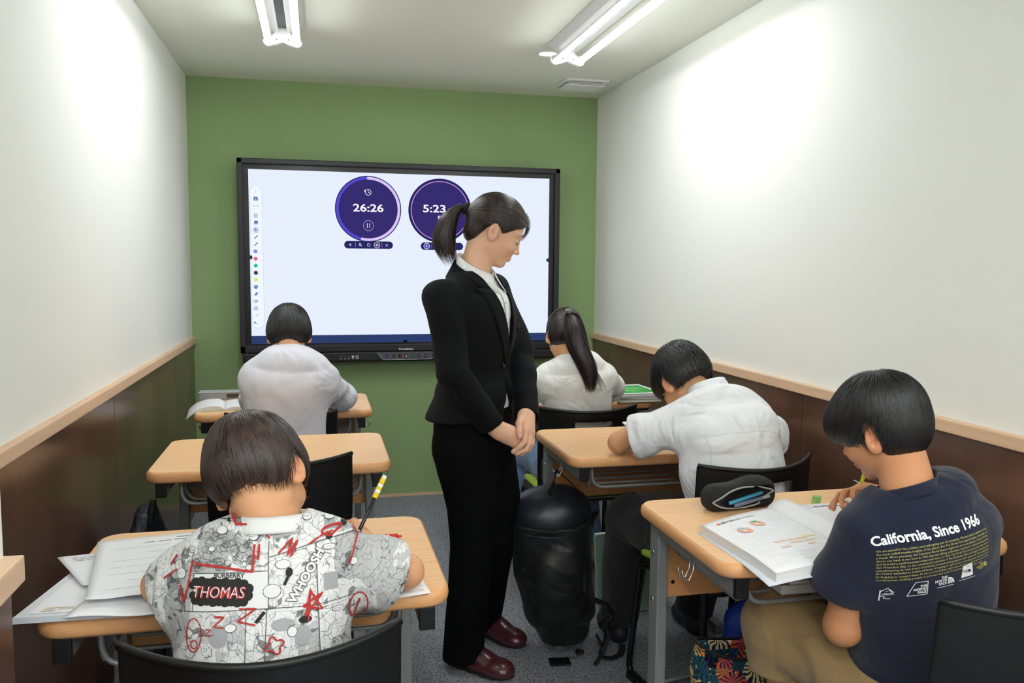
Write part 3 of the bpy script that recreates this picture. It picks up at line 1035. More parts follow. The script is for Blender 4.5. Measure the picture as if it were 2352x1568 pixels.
def head_ops(ear_out=26.0, lips=True):
    o = []
    U = lambda p, k=0.0: o.append(('u', p, k))
    D = lambda p, k=0.0: o.append(('s', p, k))
    U(ell((0, -.012, .033), (.073, .093, .081)))
    U(ell((0, .026, -.012), (.062, .060, .082)), .02)
    U(ell((0, .022, -.052), (.053, .052, .050)), .022)
    U(ell((0, .060, -.092), (.020, .017, .015)), .022)
    for s in (-1, 1):
        U(cap((s * .046, -.008, -.055), (s * .014, .056, -.090), .015, .012), .02)
        U(ell((s * .036, .058, -.034), (.020, .020, .020)), .02)
        U(cap((s * .045, .066, .020), (s * .012, .081, .016), .006), .012)
        D(ell((s * .031, .090, -.003), (.014, .013, .009)), .010)
        U(ell((s * .031, .0735, -.004), (.0135, .0105, .0095)), .003)
    U(cap((0, .080, .004), (0, .0945, -.031), .0052, .0080), .010)
    U(ell((0, .0970, -.0345), (.0090, .0085, .0075)), .005)
    U(ell((0, .0765, -.053), (.016, .010, .012)), .010)
    for s in (-1, 1):
        U(ell((s * .0108, .0885, -.0385), (.0064, .0080, .0058)), .004)
    U(ell((0, .0815, -.0640), (.0205, .0080, .0050)), .004)
    U(ell((0, .0800, -.0720), (.0170, .0080, .0056)), .0035)
    for s in (-1, 1):
        R = np.array(Matrix.Rotation(radians(-s * ear_out), 3, 'Z') @ Matrix.Rotation(radians(12), 3, 'X'), dtype=f32)
        c = _v((s * .078, -.012, -.012))
        U(ell(c, (.0075, .0185, .031), R), .004)
        U(ell(c + _v((-s * .004, .006, -.021)), (.0065, .010, .010), R), .005)
        D(ell(c + R @ _v((s * .0090, .0030, .004)), (.0085, .0115, .0215), R), .002)
        U(cap(c + R @ _v((s * .002, .009, -.003)), c + R @ _v((s * .003, -.002, .008)), .003), .003)
    return o

def head_patch(C, R, s, neckp, nr, h=.0030, ear_out=26.0, neck_top=(0, -.022, -.055)):
    """returns world verts, faces, tint"""
    ops = head_ops(ear_out)
    nl = (np.array(neckp) - C) @ R / s           # neck base in head space
    ops.append(('u', cap(neck_top, nl, nr / s * .93, nr / s * 1.05), .022))
    V, F = sculpt(ops, h / s)
    t = np.zeros(len(V), f32)
    def spot(c, r, a):
        d = (((V - _v(c)) / _v(r)) ** 2).sum(1)
        return a * np.exp(-d * 1.2)
    t = np.maximum(t, spot((0, .088, -.068), (.020, .012, .0085), 1.0))
    for q in (-1, 1):
        t = np.maximum(t, spot((q * .082, -.015, -.012), (.012, .02, .034), .38))
        t = np.maximum(t, spot((q * .045, .06, -.038), (.022, .03, .020), .22))
    t = np.maximum(t, spot((0, .102, -.036), (.011, .011, .011), .25))
    W = (V * s) @ R.T + _v(C)
    return W, F, t

def hand_ops(wrist, fwd, nrm, side, size=1.0, curl=(30, 35, 40, 45), spread=6, thumb=(35, 30), tip=1.0):
    """fwd: wrist->knuckles, nrm: direction the back of the hand faces, side=+1 if the thumb is on fwd x nrm side"""
    f = Vector(fwd).normalized()
    n = Vector(nrm); n = (n - f * n.dot(f)).normalized()
    sd = f.cross(n) * side                        # towards the thumb
    w = Vector(wrist)
    z = size
    R = np.array(Matrix((sd, f, n)).transposed(), dtype=f32)
    o = [('u', rbox(w + f * .048 * z, (.037 * z, .044 * z, .0125 * z), .011 * z, R), .0),
         ('u', ell(w + f * .004 * z, (.026 * z, .022 * z, .017 * z), R), .012),
         ('u', ell(w + f * .040 * z + sd * .022 * z - n * .008 * z, (.016 * z, .030 * z, .012 * z), R), .008)]
    L = [(.040, .025, .021), (.044, .028, .022), (.041, .026, .021), (.032, .020, .018)]
    for i in range(4):
        off = (.029, .0098, -.0098, -.028)[i] * z
        b = w + sd * off + f * (.088, .092, .089, .081)[i] * z
        a0 = radians(spread * (1.5 - i))
        d0 = (f * cos(a0) + sd * sin(a0)).normalized()
        ang = 0
        r = (.0088, .0090, .0086, .0076)[i] * z
        o.append(('u', ell(b + n * .003 * z, (r * 1.12, r * 1.25, r * 1.1), R), .004))
        for j in range(3):
            ang += curl[i] * (0.8, 1.1, 0.7)[j]
            a = radians(ang)
            d = d0 * cos(a) - n * sin(a)
            e = b + d * L[i][j] * z * tip
            r2 = r * (.92, .86, .78)[j]
            o.append(('u', cap(b, e, r * (1, .94, .88)[j], r2), .0025))
            b = e
    a = radians(thumb[0])
    b = w + sd * .024 * z + f * .022 * z - n * .004 * z
    d = (f * cos(a) + sd * sin(a) - n * .25).normalized()
    e = b + d * .040 * z
    o.append(('u', cap(b, e, .0135 * z, .0105 * z), .008))
    a2 = radians(thumb[0] - thumb[1])
    d2 = (f * cos(a2) + sd * sin(a2) - n * .35).normalized()
    g = e + d2 * .030 * z
    o.append(('u', cap(e, g, .0102 * z, .0090 * z), .003))
    a3 = radians(thumb[0] - thumb[1] * 1.7)
    d3 = (f * cos(a3) + sd * sin(a3) - n * .35).normalized()
    o.append(('u', cap(g, g + d3 * .024 * z, .0090 * z, .0075 * z), .003))
    return o

def arm_patch(sh, el, wr, r, hand, h=.0032):
    """bare arm from inside the sleeve to the finger tips"""
    ops = [('u', cap(sh, el, r[0], r[1]), 0), ('u', cap(el, wr, r[1], r[2]), .015), ('u', ell(el, (r[1] * 1.04,) * 3), .01)]
    mid = _v(el) * .65 + _v(wr) * .35
    ops.append(('u', ell(mid, (r[1] * 1.05,) * 3), .02))
    ops += [(m, p, k if i else .012) for i, (m, p, k) in enumerate(hand)]
    return sculpt(ops, h)

def finish_body(name, label, base, parts, m, group=None):
    """parts: (V,F,tint)"""
    V, F = join_np([(v, f) for v, f, t in parts])
    T = np.concatenate([t for v, f, t in parts])
    me = npmesh(name, V - _v(base), F)
    at = me.attributes.new('tint', 'FLOAT', 'POINT')
    at.data.foreach_set('value', T.astype(f32))
    o = link(name, me, m, None, base)
    o['label'] = label
    o['category'] = 'person'
    if group:
        o['group'] = group
    return o

def child(person, name, V, F, m, label=None, smooth=True):
    b = _v(person.location)
    o = link(name, npmesh(name, np.asarray(V, f32) - b, F, smooth), m, person)
    if label:
        o['label'] = label
    return o

def tubes_child(person, name, mb, m, parent=None, label=None):
    b = Vector(person.location)
    mb.V = [tuple(Vector(v) - b) for v in mb.V]
    o = mb.build(name, m, parent or person)
    if label:
        o['label'] = label
    return o

def face_bits(person, C, R, s, open_=0.35, hc=None):
    """eyes, lashes and eyebrows"""
    tr = lambda p: _v(C) + R @ (_v(p) * s)
    for q in (-1, 1):
        V, F = sculpt([('u', ell((q * .031, .0772, -.0075), (.0100, .0078, .0022 + .003 * open_)), 0)], .0012)
        e = child(person, 'eye', (V * s) @ R.T + _v(C), F, M_EYE)
        V, F = sculpt([('u', ell((q * .0315, .0800, -.0080), (.0045, .0062, .0024 + .003 * open_)), 0)], .001)
        child(person, 'iris', (V * s) @ R.T + _v(C), F, M_IRIS).parent = e
        b = MB()
        pts = [tr((q * (.031 + .0135 * t), .0845 - .0055 * t * t - .0015 * (1 + t), -.0050 - .0015 * t * t * 2)) for t in np.linspace(-1, 1, 9)]
        b.tube(pts, [.0004 + .0010 * (1 - abs(t)) for t in np.linspace(-1, 1, 9)], 6)
        for t in np.linspace(-.7, 1, 9):
            p = tr((q * (.031 + .0135 * t), .0845 - .0055 * t * t - .0015 * (1 + t), -.0055 - .003 * t * t))
            p2 = tr((q * (.031 + .0146 * t), .0872 - .0052 * t * t, -.0088 - .003 * t * t))
            b.tube([p, p2], [.00035, .0001], 4)
        tubes_child(person, 'eyelashes', b, M_LASH)
        L, Nn = [], []
        rs = random.Random(3)
        for i in range(70):
            t = rs.uniform(-1, 1)
            z0 = .0205 + .003 * (1 - t * t) + rs.uniform(-.0022, .0022) * (1.1 - abs(t) * .6)
            p = _v((q * (.031 + .017 * t), .0, z0))
            y = .0885 - .0100 * ((t + 1) / 2) ** 1.7
            a = tr((p[0] - q * .004, y + .0016, z0 - .0006))
            c = tr((p[0] + q * .004, y - .0008, z0 + .0004))
            L.append([a, (a + c) / 2 + R @ _v((0, .0006, 0)), c]); Nn.append([R @ _v((0, 1, 0))] * 3)
        V, F = ribbons(np.array(L, f32), np.array(Nn, f32), .0009)
        child(person, 'eyebrow', V, F, hc or M_LASH)

def hair_strands(ops, n, crown, seed, down, step=.010, N=8, width=.0016, cut=None, curve=0.0, keep=None, lift=.002, grav=.35, flow=None, jit=.12, endlift=.0):
    """strands marching over the hair surface in head space; down: gravity direction in head space"""
    rs = np.random.RandomState(seed)
    lo = np.min([p[1] for m, p, k in ops if m == 'u'], 0); hi = np.max([p[2] for m, p, k in ops if m == 'u'], 0)
    P = (lo + (hi - lo) * rs.uniform(size=(n * 3, 3))).astype(f32)
    c = (lo + hi) / 2
    for _ in range(6):                               # pull the random points on to the surface
        P = P - grad(ops, P) * ev(ops, P)[:, None] * .9
    ok = np.abs(ev(ops, P)) < .002
    if cut is not None:
        ok &= cut(P) < 0.004
    P = P[ok][:n]
    n = len(P)
    crown = _v(crown)
    out = [P + grad(ops, P) * .0005]
    J = rs.normal(size=(n, 3)).astype(f32) * jit
    norms = [grad(ops, P)]
    for i in range(N - 1):
        G = norms[-1]
        if flow is not None:
            D = flow(P, G)
        else:
            D = P - crown
            D /= np.linalg.norm(D, axis=1)[:, None] + 1e-6
            D = D + _v(down) * grav + J
        if curve:
            D = D + np.cross(G, D) * curve
        D = D - G * (D * G).sum(1)[:, None] * (0.9 if i < N - 3 else 0.9 - endlift)
        D /= np.linalg.norm(D, axis=1)[:, None] + 1e-6
        P = P + D * step
        off = lift * (1 - abs(2 * (i + 1) / N - 1) ** 2) + rs.uniform(0, .0008, n)
        e = ev(ops, P)
        G = grad(ops, P)
        w = np.clip((np.abs(e) < .02), 0, 1)[:, None]
        P = P - G * (e - off)[:, None] * .9 * w
        out.append(P.copy()); norms.append(G)
    L = np.stack(out, 1); Nn = np.stack(norms, 1)
    wd = width * rs.uniform(.6, 1.3, n)
    return L.astype(f32), Nn.astype(f32), wd

def put(V, C, R, s):
    return (V * s) @ R.T + _v(C)

def make_hair(person, C, R, s, ops, cut, m, n=1500, crown=(0, -.06, .11), seed=1, h=.004, step=.011, N=8, width=.0018, jag=.0022, **kw):
    c0 = cut
    if jag and cut is not None:                      # uneven locks along the hair line
        rs = np.random.RandomState(seed + 50)
        K = rs.uniform(90, 420, 7); ph = rs.uniform(0, 6.28, 7)
        def cut(P):
            a = np.arctan2(P[:, 0], -P[:, 1])
            v = sum(np.sin(a * k * .09 * 1.0 + p_) for k, p_ in zip(K, ph))
            return c0(P) + jag * v / 3.0
    V, F = sculpt(ops, h, cuts=[cut] if cut else [])
    down = R.T @ _v((0, 0, -1))
    L, Nn, wd = hair_strands(ops, n, crown, seed, down, step=step, N=N, width=width, cut=cut, **kw)
    if cut is not None:                              # drop strands that wander into the face
        bad = cut(L[:, :-2].reshape(-1, 3)).reshape(len(L), -1).max(1) > .008
        L, Nn, wd = L[~bad], Nn[~bad], wd[~bad]
    V2, F2 = ribbons(L, Nn, wd)
    V, F = join_np([(V, F), (V2, F2)])
    return child(person, 'hair', put(V, C, R, s), F, m)

def boy_cut(front=.030, nape=-.052, side=-.006, fy=.040, temple=.02, earr=1.0, back_y=-.02):
    """>0 where there is no hair: face, ears and the neck"""
    def fn(P):
        x, y, z = P[:, 0], P[:, 1], P[:, 2]
        ax = np.abs(x)
        face = np.minimum(y - fy + .35 * np.maximum(0, ax - .045), (front - z) - 3.0 * np.maximum(0, ax - .05))
        # hair line from the side burn down to the nape
        ty = np.clip((y - back_y) / .06, 0, 1)
        zl = nape + (side - nape) * ty
        low = (zl - z)
        ear = 1.0 - np.sqrt(((ax - .082) / .03) ** 2 + ((y + .010) / (.024 * earr)) ** 2 + ((z + .010) / (.033 * earr)) ** 2)
        ear = ear * .022
        return np.maximum(np.maximum(face, low), ear)
    return fn

def sleeve(sh, cf, r0, r1, amp=.003, seed=1, hollow=.03, wall=.006):
    """short sleeve: returns union op and hollow op"""
    sh, cf = _v(sh), _v(cf)
    d = (cf - sh) / np.linalg.norm(cf - sh)
    a = [('u', noisy(cap(sh, cf + d * r1, r0, r1), amp, 42, seed), .03)]
    b = [('s', cap(cf - d * hollow, cf + d * r1 * 2.5, r1 - wall, r1 - wall), .0)]
    return a, b, plane(cf, d), cf, d, r1

def trimmed(V, F, p, n, rad):
    """cut away faces beyond a plane near a cuff"""
    return V, F

def capcut(cf, d, r, seg=.12):
    """>0 beyond the cuff plane, only close to the arm axis"""
    cf, d = _v(cf), _v(d)
    def fn(P):
        q = P - cf
        s = q @ d
        rad = np.sqrt(np.maximum(0, (q * q).sum(1) - s * s))
        return np.minimum(s, np.minimum(r * 1.9 - rad, seg - s))
    return fn

def shoe_mesh(base, ang, L=.22, W=.08, H=.07):
    f = Vector((sin(ang), cos(ang), 0)); r = Vector((cos(ang), -sin(ang), 0))
    R = np.array(Matrix((r, f, Vector((0, 0, 1)))).transposed(), dtype=f32)
    b = Vector(base)
    ops = [('u', ell(b + f * (-.30 * L) + Vector((0, 0, .035)), (W * .42, .05, .042), R), 0),
           ('u', ell(b + f * .12 * L + Vector((0, 0, .028)), (W * .50, L * .36, .036), R), .03),
           ('u', cap(b + f * -.3 * L + Vector((0, 0, .04)), b + f * -.28 * L + Vector((0, 0, .09)), .034, .032), .02)]
    return sculpt(ops, .005, cuts=[lambda P: .001 - P[:, 2]])

def dist_pt(V, p):
    return np.linalg.norm(V - _v(p), axis=1)
def seated_legs(hipL, hipR, kneeL, kneeR, anL, anR, rt=.068, rk=.052, ra=.042, seed=3, pel=None, amp=.004, cuff=True):
    ops = [('u', noisy(cap(_v(hipL), _v(kneeL), rt, rk), amp, 34, seed), 0), ('u', noisy(cap(_v(hipR), _v(kneeR), rt, rk), amp, 34, seed + 1), .03),
           ('u', noisy(cap(_v(kneeL), _v(anL), rk, ra), amp, 34, seed + 2), .02), ('u', noisy(cap(_v(kneeR), _v(anR), rk, ra), amp, 34, seed + 3), .02)]
    if pel is not None:
        ops.append(('u', pel, .05))
    return ops

def kid(name_label, cx, ysh, hcol, spec):
    pass

M_TSH = {}
def fabric(name, c, rough=.8, wr=.35, sheen=.15, wsc=9.0, **kw):
    return mat(name, c, rough=rough, spec=.25, sheen=sheen, bump=.35, bscale=900, bdist=.0006, bump2=wr, b2scale=wsc, **kw)

def bvh_of(o):
    me = o.data
    M = o.matrix_world if False else None
    # vertices are stored relative to the person's base
    base = Vector(o.parent.location) if o.parent else Vector(o.location)
    V = [v.co + base for v in me.vertices]
    return BVHTree.FromPolygons(V, [tuple(p.vertices) for p in me.polygons])

def decal(person, name, V2, F2, m, bvh, O, U, W, D, off=.0012, parent=None, label=None):
    """drapes a flat print (u,v coordinates) over a garment"""
    O, U, W, D = Vector(O), Vector(U), Vector(W), Vector(D).normalized()
    base = Vector(person.location)
    P, ok = [], []
    for u, v in V2:
        hit = bvh.ray_cast(O + U * u + W * v - D * .35, D, 1.0)
        if hit[0] is None:
            P.append((0, 0, 0)); ok.append(False)
        else:
            P.append(tuple(hit[0] + (hit[1] if hit[1].dot(D) < 0 else -hit[1]) * off - base)); ok.append(True)
    F = []
    for f in F2:
        if all(ok[i] for i in f):
            q = [Vector(P[i]) for i in f]
            if max((q[i] - q[i - 1]).length for i in range(len(q))) < .05:
                F.append(tuple(f))
    me = bpy.data.meshes.new(name)
    me.from_pydata(P, [], F)
    me.polygons.foreach_set('use_smooth', [True] * len(F))
    me.update()
    o = link(name, me, m, parent or person)
    if label:
        o['label'] = label
    return o

def stroke(pts, w, step=.006, wob=0.0, rnd=random.Random(5)):
    """thick polyline as quads"""
    P = []
    for a, b in zip(pts[:-1], pts[1:]):
        L = math.hypot(b[0] - a[0], b[1] - a[1]); n = max(1, int(L / step))
        for i in range(n):
            t = i / n
            P.append((a[0] + (b[0] - a[0]) * t, a[1] + (b[1] - a[1]) * t))
    P.append(tuple(pts[-1]))
    V, F = [], []
    for i, p in enumerate(P):
        a, b = P[max(0, i - 1)], P[min(len(P) - 1, i + 1)]
        dx, dy = b[0] - a[0], b[1] - a[1]; L = math.hypot(dx, dy) + 1e-9
        ww = w * (1 + wob * rnd.uniform(-1, 1)) / 2
        V += [(p[0] - dy / L * ww, p[1] + dx / L * ww), (p[0] + dy / L * ww, p[1] - dx / L * ww)]
    for i in range(len(P) - 1):
        F.append((2 * i, 2 * i + 1, 2 * i + 3, 2 * i + 2))
    return V, F

def disc2(cx, cy, r, n=14, ry=None):
    ry = r if ry is None else ry
    V = [(cx, cy)] + [(cx + r * .5 * cos(2 * pi * i / n), cy + ry * .5 * sin(2 * pi * i / n)) for i in range(n)] + [(cx + r * cos(2 * pi * i / n), cy + ry * sin(2 * pi * i / n)) for i in range(n)]
    F = [(0, 1 + i, 1 + (i + 1) % n) for i in range(n)] + [(1 + i, 1 + n + i, 1 + n + (i + 1) % n, 1 + (i + 1) % n) for i in range(n)]
    return V, F

def rect2(x0, y0, x1, y1, n=6, sk=0.0):
    V = [(x0 + (x1 - x0) * i / n, y0 + (y1 - y0) * j / n + sk * (i / n)) for j in range(n + 1) for i in range(n + 1)]
    F = [(j * (n + 1) + i, j * (n + 1) + i + 1, (j + 1) * (n + 1) + i + 1, (j + 1) * (n + 1) + i) for j in range(n) for i in range(n)]
    return V, F

def merge2(L):
    V, F = [], []
    for v, f in L:
        n = len(V); V += list(v); F += [tuple(i + n for i in q) for q in f]
    return V, F

def text2(s, size, bold=0.0, x=0, y=0, rotz=0.0, sx=1.0, shear=0.0, align='LEFT', res=3, maxe=.01):
    c = bpy.data.curves.new('t', 'FONT')
    c.body = s; c.size = size; c.offset = bold; c.align_x = align; c.resolution_u = res; c.shear = shear
    o = bpy.data.objects.new('t', c); COL.objects.link(o)
    me = bpy.data.meshes.new_from_object(o.evaluated_get(bpy.context.evaluated_depsgraph_get()))
    bpy.data.objects.remove(o)
    bm = bmesh.new(); bm.from_mesh(me)
    bmesh.ops.remove_doubles(bm, verts=bm.verts[:], dist=1e-6)
    for _ in range(3):
        e = [q for q in bm.edges if q.calc_length() > maxe]
        if not e: break
        bmesh.ops.subdivide_edges(bm, edges=e, cuts=1)
    bmesh.ops.triangulate(bm, faces=bm.faces[:])
    bm.verts.index_update()
    V = [(x + (v.co.x * sx) * cos(rotz) - v.co.y * sin(rotz), y + (v.co.x * sx) * sin(rotz) + v.co.y * cos(rotz)) for v in bm.verts]
    F = [tuple(v.index for v in f.verts) for f in bm.faces]
    bm.free(); bpy.data.meshes.remove(me)
    return V, F

# ---------------------------------------------------------------- teacher
def teacher():
    base = (.52, 2.66, 0)
    lab = 'woman standing in the aisle in a black suit, hands clasped, looking down'
    M_SK = skin('skin_light', (232, 184, 152), (206, 128, 112))
    F_ = Vector((.80, -.60, 0)).normalized(); Lf = Vector((.60, .80, 0))      # facing, and towards her left
    O = Vector((.505, 2.64, 0))
    def B(l, f, z):
        return O + Lf * l + F_ * f + Vector((0, 0, z))
    HC = _v((.569, 2.655, 1.447)); HR = rot(-97, 27, 2); HS = .955
    neck = B(0, -.018, 1.290)
    hp = head_patch(HC, HR, HS, tuple(neck), .049, h=.0026, neck_top=(0, -.030, -.050))
    parts = [hp]
    # hands
    rw, rk = Vector((.528, 2.475, .832)), Vector((.593, 2.450, .803))
    lw, lk = Vector((.640, 2.530, .868)), Vector((.632, 2.462, .818))
    def P(x, z, y): return Vector((x, y, z))
    ops = []
    # right hand: back towards the camera, lying across the front
    ops += [('u', cap(rw - Vector((.045, .002, -.060)), rw, .024, .023), 0),
            ('u', cap(rw, rw * .35 + rk * .65, .025, .028), .012),
            ('u', cap(P(.545, .832, 2.470), P(.598, .812, 2.452), .019, .018), .012),
            ('u', cap(P(.540, .815, 2.470), P(.588, .788, 2.455), .020, .017), .012)]
    for (a, b, c, r) in ((P(.596, .818, 2.452), P(.620, .800, 2.462), P(.622, .780, 2.480), .0092), (P(.593, .805, 2.446), P(.617, .786, 2.455), P(.612, .768, 2.475), .0094),
                         (P(.590, .793, 2.449), P(.608, .774, 2.458), P(.603, .757, 2.476), .0088), (P(.583, .783, 2.453), P(.598, .765, 2.460), P(.593, .750, 2.474), .0078)):
        ops += [('u', cap(a, b, r * 1.05, r * .95), .005), ('u', cap(b, c, r * .95, r * .8), .003)]
    A = sculpt(ops, .0024)
    ops = [('u', cap(lw + Vector((.008, .058, .050)), lw, .024, .024), 0),
           ('u', cap(P(.630, .862, 2.500), P(.622, .826, 2.462), .024, .019), .012), ('u', cap(P(.643, .858, 2.505), P(.637, .815, 2.465), .022, .018), .012),
           # thumb
           ('u', cap(P(.617, .860, 2.487), P(.601, .848, 2.452), .014, .0115), .010), ('u', cap(P(.601, .848, 2.452), P(.596, .826, 2.432), .0112, .0102), .004),
           ('u', cap(P(.596, .826, 2.432), P(.596, .812, 2.428), .0102, .0088), .003)]
    for pts, r in (([(.622, .826, 2.452), (.613, .796, 2.430), (.596, .779, 2.428), (.579, .764, 2.436)], .0096),
                   ([(.634, .816, 2.455), (.630, .786, 2.437), (.617, .769, 2.432), (.590, .757, 2.438)], .0094),
                   ([(.645, .810, 2.465), (.642, .782, 2.452), (.630, .765, 2.448), (.606, .752, 2.450)], .0088),
                   ([(.650, .812, 2.482), (.650, .790, 2.473), (.641, .774, 2.468), (.622, .760, 2.468)], .0076)):
        pts = [P(*q) for q in pts]
        for i, k in ((0, .006), (1, .002), (2, .002)):
            ops.append(('u', cap(pts[i], pts[i + 1], r * (1 - .07 * i), r * (.95 - .07 * i)), k))
    Bm = sculpt(ops, .0024)
    for V, F in (A, Bm):
        parts.append((V, F, np.full(len(V), .10, f32)))
    # bare body core under the clothes: trunk, legs, feet
    ops = [('u', loft([(B(0, 0, .84), .13, .085), (B(0, .0, 1.0), .105, .075), (B(0, .0, 1.15), .12, .08), (B(0, -.015, 1.24), .10, .06), (neck, .05, .045)], side=Lf), 0)]
    ra, la = Vector((.457, 2.630, .062)), Vector((.577, 2.862, .062))
    hipr, hipl = B(-.075, 0, .80), B(.075, 0, .80)
    for hp_, an, kn in ((hipr, ra, B(-.060, .012, .42)), (hipl, la, B(.080, .03, .42))):
        ops += [('u', cap(hp_, kn, .06, .036), .02), ('u', cap(kn, an, .036, .028), .02), ('u', cap(an, an + Vector((.062, -.070, -.030)), .028, .020), .02)]
    V, F = sculpt(ops, .008)
    parts.append((V, F, np.zeros(len(V), f32)))
    t = finish_body('person', lab, base, parts, M_SK)
    HM = hairmat('hair_dark_brown_tied', (60, 43, 38), (26, 18, 17), .36)
    face_bits(t, HC, HR, HS, .5, HM)
    V, F = sculpt([('u', ell((.5965, 2.4215, .8165), (.0058, .0030, .0066)), 0)], .0012)
    child(t, 'thumb_nail', V, F, mat('nail_pink', (240, 196, 190), rough=.25))

    # hair: tight cap drawn back to the tie
    TIE = _v((0, -.114, .014))
    ho = [('u', ell((0, -.014, .036), (.0795, .099, .087)), 0), ('u', ell((0, .030, .028), (.067, .062, .062)), .02), ('u', cap((0, -.085, .015), (0, -.116, .014), .034, .014), .03), ('u', ell((0, -.062, -.030), (.050, .042, .050)), .02)]
    def cut(P):
        x, y, z = P[:, 0], P[:, 1], P[:, 2]
        ax = np.abs(x)
        # hair line plane rising from the nape to the forehead
        zl = np.interp(y, [-.11, -.075, -.055, -.038, -.022, .002, .018, .030, .055, .075, .10], [-.088, -.090, -.055, -.014, .020, .012, -.004, .006, .032, .047, .055]) 
        zl = zl - .10 * np.maximum(0, .05 - ax) * (y < -.03) + np.maximum(0, .045 - ax) * .25 * (y > .04)
        return (zl - z) * .8
    def flow(P, G):
        D = TIE - P
        D /= np.linalg.norm(D, axis=1)[:, None] + 1e-6
        D = D - G * (D * G).sum(1)[:, None]
        return D + _v((0, 0, 0))
    h = make_hair(t, HC, HR, HS, ho, cut, HM, n=2600, jag=.0008, seed=4, h=.0032, step=.009, N=9, width=.0016, flow=flow, lift=.0015)
    # forelock falling past the forehead on the far side and stray hairs
    rs = np.random.RandomState(2)
    L, Nn = [], []
    for i in range(150):
        x0 = rs.uniform(-.055, .02); ph = rs.uniform(-.006, .006)
        p0 = _v((x0 * .6, .062 + ph * .4, .096 + ph)); p1 = _v((x0 - .012, .096 + ph * .5, .074 + ph)); p2 = _v((x0 - .024, .104 + ph * .6, .046 + ph * 1.5)); p3 = _v((x0 * 1.0 - .036, .096 + ph, .016 + rs.uniform(-.014, .012)))
        if x0 < -.02 or rs.rand() < .25:
            tt = np.linspace(0, 1, 9)[:, None]
            L.append((1 - tt) ** 3 * p0 + 3 * (1 - tt) ** 2 * tt * p1 + 3 * (1 - tt) * tt ** 2 * p2 + tt ** 3 * p3)
            Nn.append([(0, 1, .2)] * 9)
    for i in range(90):      # ponytail
        pass
    V, F = ribbons(np.array(L, f32), np.array(Nn, f32), .0016)
    child(t, 'forelock', put(V, HC, HR, HS), F, HM)
    tiew = Vector(put(TIE[None] + _v((0, -.012, .004)), HC, HR, HS)[0])
    # ponytail in world space
    path = [tiew, tiew + Vector((-.022, .0, .008)), tiew + Vector((-.048, -.004, -.014)), tiew + Vector((-.070, -.006, -.060)), tiew + Vector((-.076, -.006, -.110)), tiew + Vector((-.062, -.006, -.158))]
    rad = [.012, .018, .025, .034, .036, .022]
    ops = []
    for i in range(1, 4):
        ops.append(('u', cap(path[i], path[i + 1], rad[i] * .45, rad[i + 1] * .5), .012))
    V1, F1 = sculpt(ops, .004)
    L, Nn, W = [], [], []
    tt = np.linspace(0, 1, 14)
    pp = np.array([tuple(p) for p in path]); ks = np.linspace(0, 1, 6)
    for i in range(1500):
        a = rs.uniform(0, 2 * pi); q = rs.uniform(.75, 1.08)
        e = rs.uniform(.86, 1.10)
        T = tt * e
        base_ = np.stack([np.interp(np.minimum(T, 1), ks, pp[:, k]) for k in range(3)], 1)
        over = np.maximum(0, T - 1)[:, None]
        base_ = base_ + over * _v((.15, 0, -.30))
        r = np.interp(T, [0, .2, .4, .6, .8, 1, 1.1], [.010, .018, .026, .034, .037, .030, .022]) * q
        off = np.stack([np.cos(a) * np.ones(14), np.sin(a) * .85 * np.ones(14), np.zeros(14)], 1)
        off[:4, 2] += np.cos(a) * np.array([1, .8, .5, .2]); off[:4, 0] *= np.array([.2, .4, .7, .9])
        L.append(base_ + off * r[:, None]); Nn.append(off / np.linalg.norm(off, axis=1)[:, None]); W.append(.0016 * rs.uniform(.6, 1.3))
    L = np.array(L, f32); L[:, 1:-1] = (L[:, :-2] + 2 * L[:, 1:-1] + L[:, 2:]) / 4; L[:, 1:-1] = (L[:, :-2] + 2 * L[:, 1:-1] + L[:, 2:]) / 4
    V2, F2 = ribbons(L, np.array(Nn, f32), W)
    V, F = join_np([(V1, F1), (V2, F2)])
    child(t, 'ponytail', V, F, HM)
    b = MB()
    ax = Vector((-1, 0, .35)).normalized(); u = ax.orthogonal().normalized(); w = ax.cross(u)
    for k in (-.0045, .0035):
        b.tube([tiew + ax * k + (u * cos(a) + w * sin(a)) * (.0155 + .0012 * sin(a * 5)) for a in np.linspace(0, 2 * pi, 25)[:-1]], .0052, 8, closed=True)
    tubes_child(t, 'hair_tie', b, mat('black_elastic', (12, 12, 14), rough=.8))

    # ------------- clothes
    M_SUIT = mat('black_suit_wool', (8, 9, 13), rough=.8, spec=.18, sheen=.01, bump=.2, bscale=700, bdist=.0004)
    M_TROU = mat('black_trouser_wool', (6, 6, 7), rough=.88, spec=.12, sheen=.0, bump=.2, bscale=700, bdist=.0004)
    M_SHIRT = mat('white_blouse_cotton', (240, 240, 240), rough=.7, sheen=.1, bump=.15, bscale=500, bdist=.0004, bump2=.3, b2scale=14)
    sR, sL = B(-.168, -.042, 1.228), B(.150, -.02, 1.252)
    eR, eL = Vector((.400, 2.475, 1.005)), Vector((.662, 2.705, 1.045))
    cR, cL = Vector((.524, 2.478, .838)), Vector((.645, 2.522, .848))
    torso = [(B(0, -.018, .835), .186, .134), (B(0, -.008, .90), .165, .118), (B(0, -.002, 1.0), .128, .094), (B(0, .004, 1.09), .138, .106), (B(0, .0, 1.18), .150, .106), (B(0, -.015, 1.240), .142, .082), (B(0, -.028, 1.284), .078, .055)]
    # blouse: inner shell seen in the V and at the collar
    bo = [('u', loft([(c, a - .008, b - .006) for c, a, b in torso[1:]], side=Lf), 0), ('u', cap(neck + Vector((0, 0, -.02)), neck + Vector((.006, -.002, .0)), .062, .060), .02)]
    nk2 = neck + Vector((.05, -.02, .12))
    bo.append(('s', cap(neck + Vector((0, 0, -.0)), nk2, .051, .050), 0))
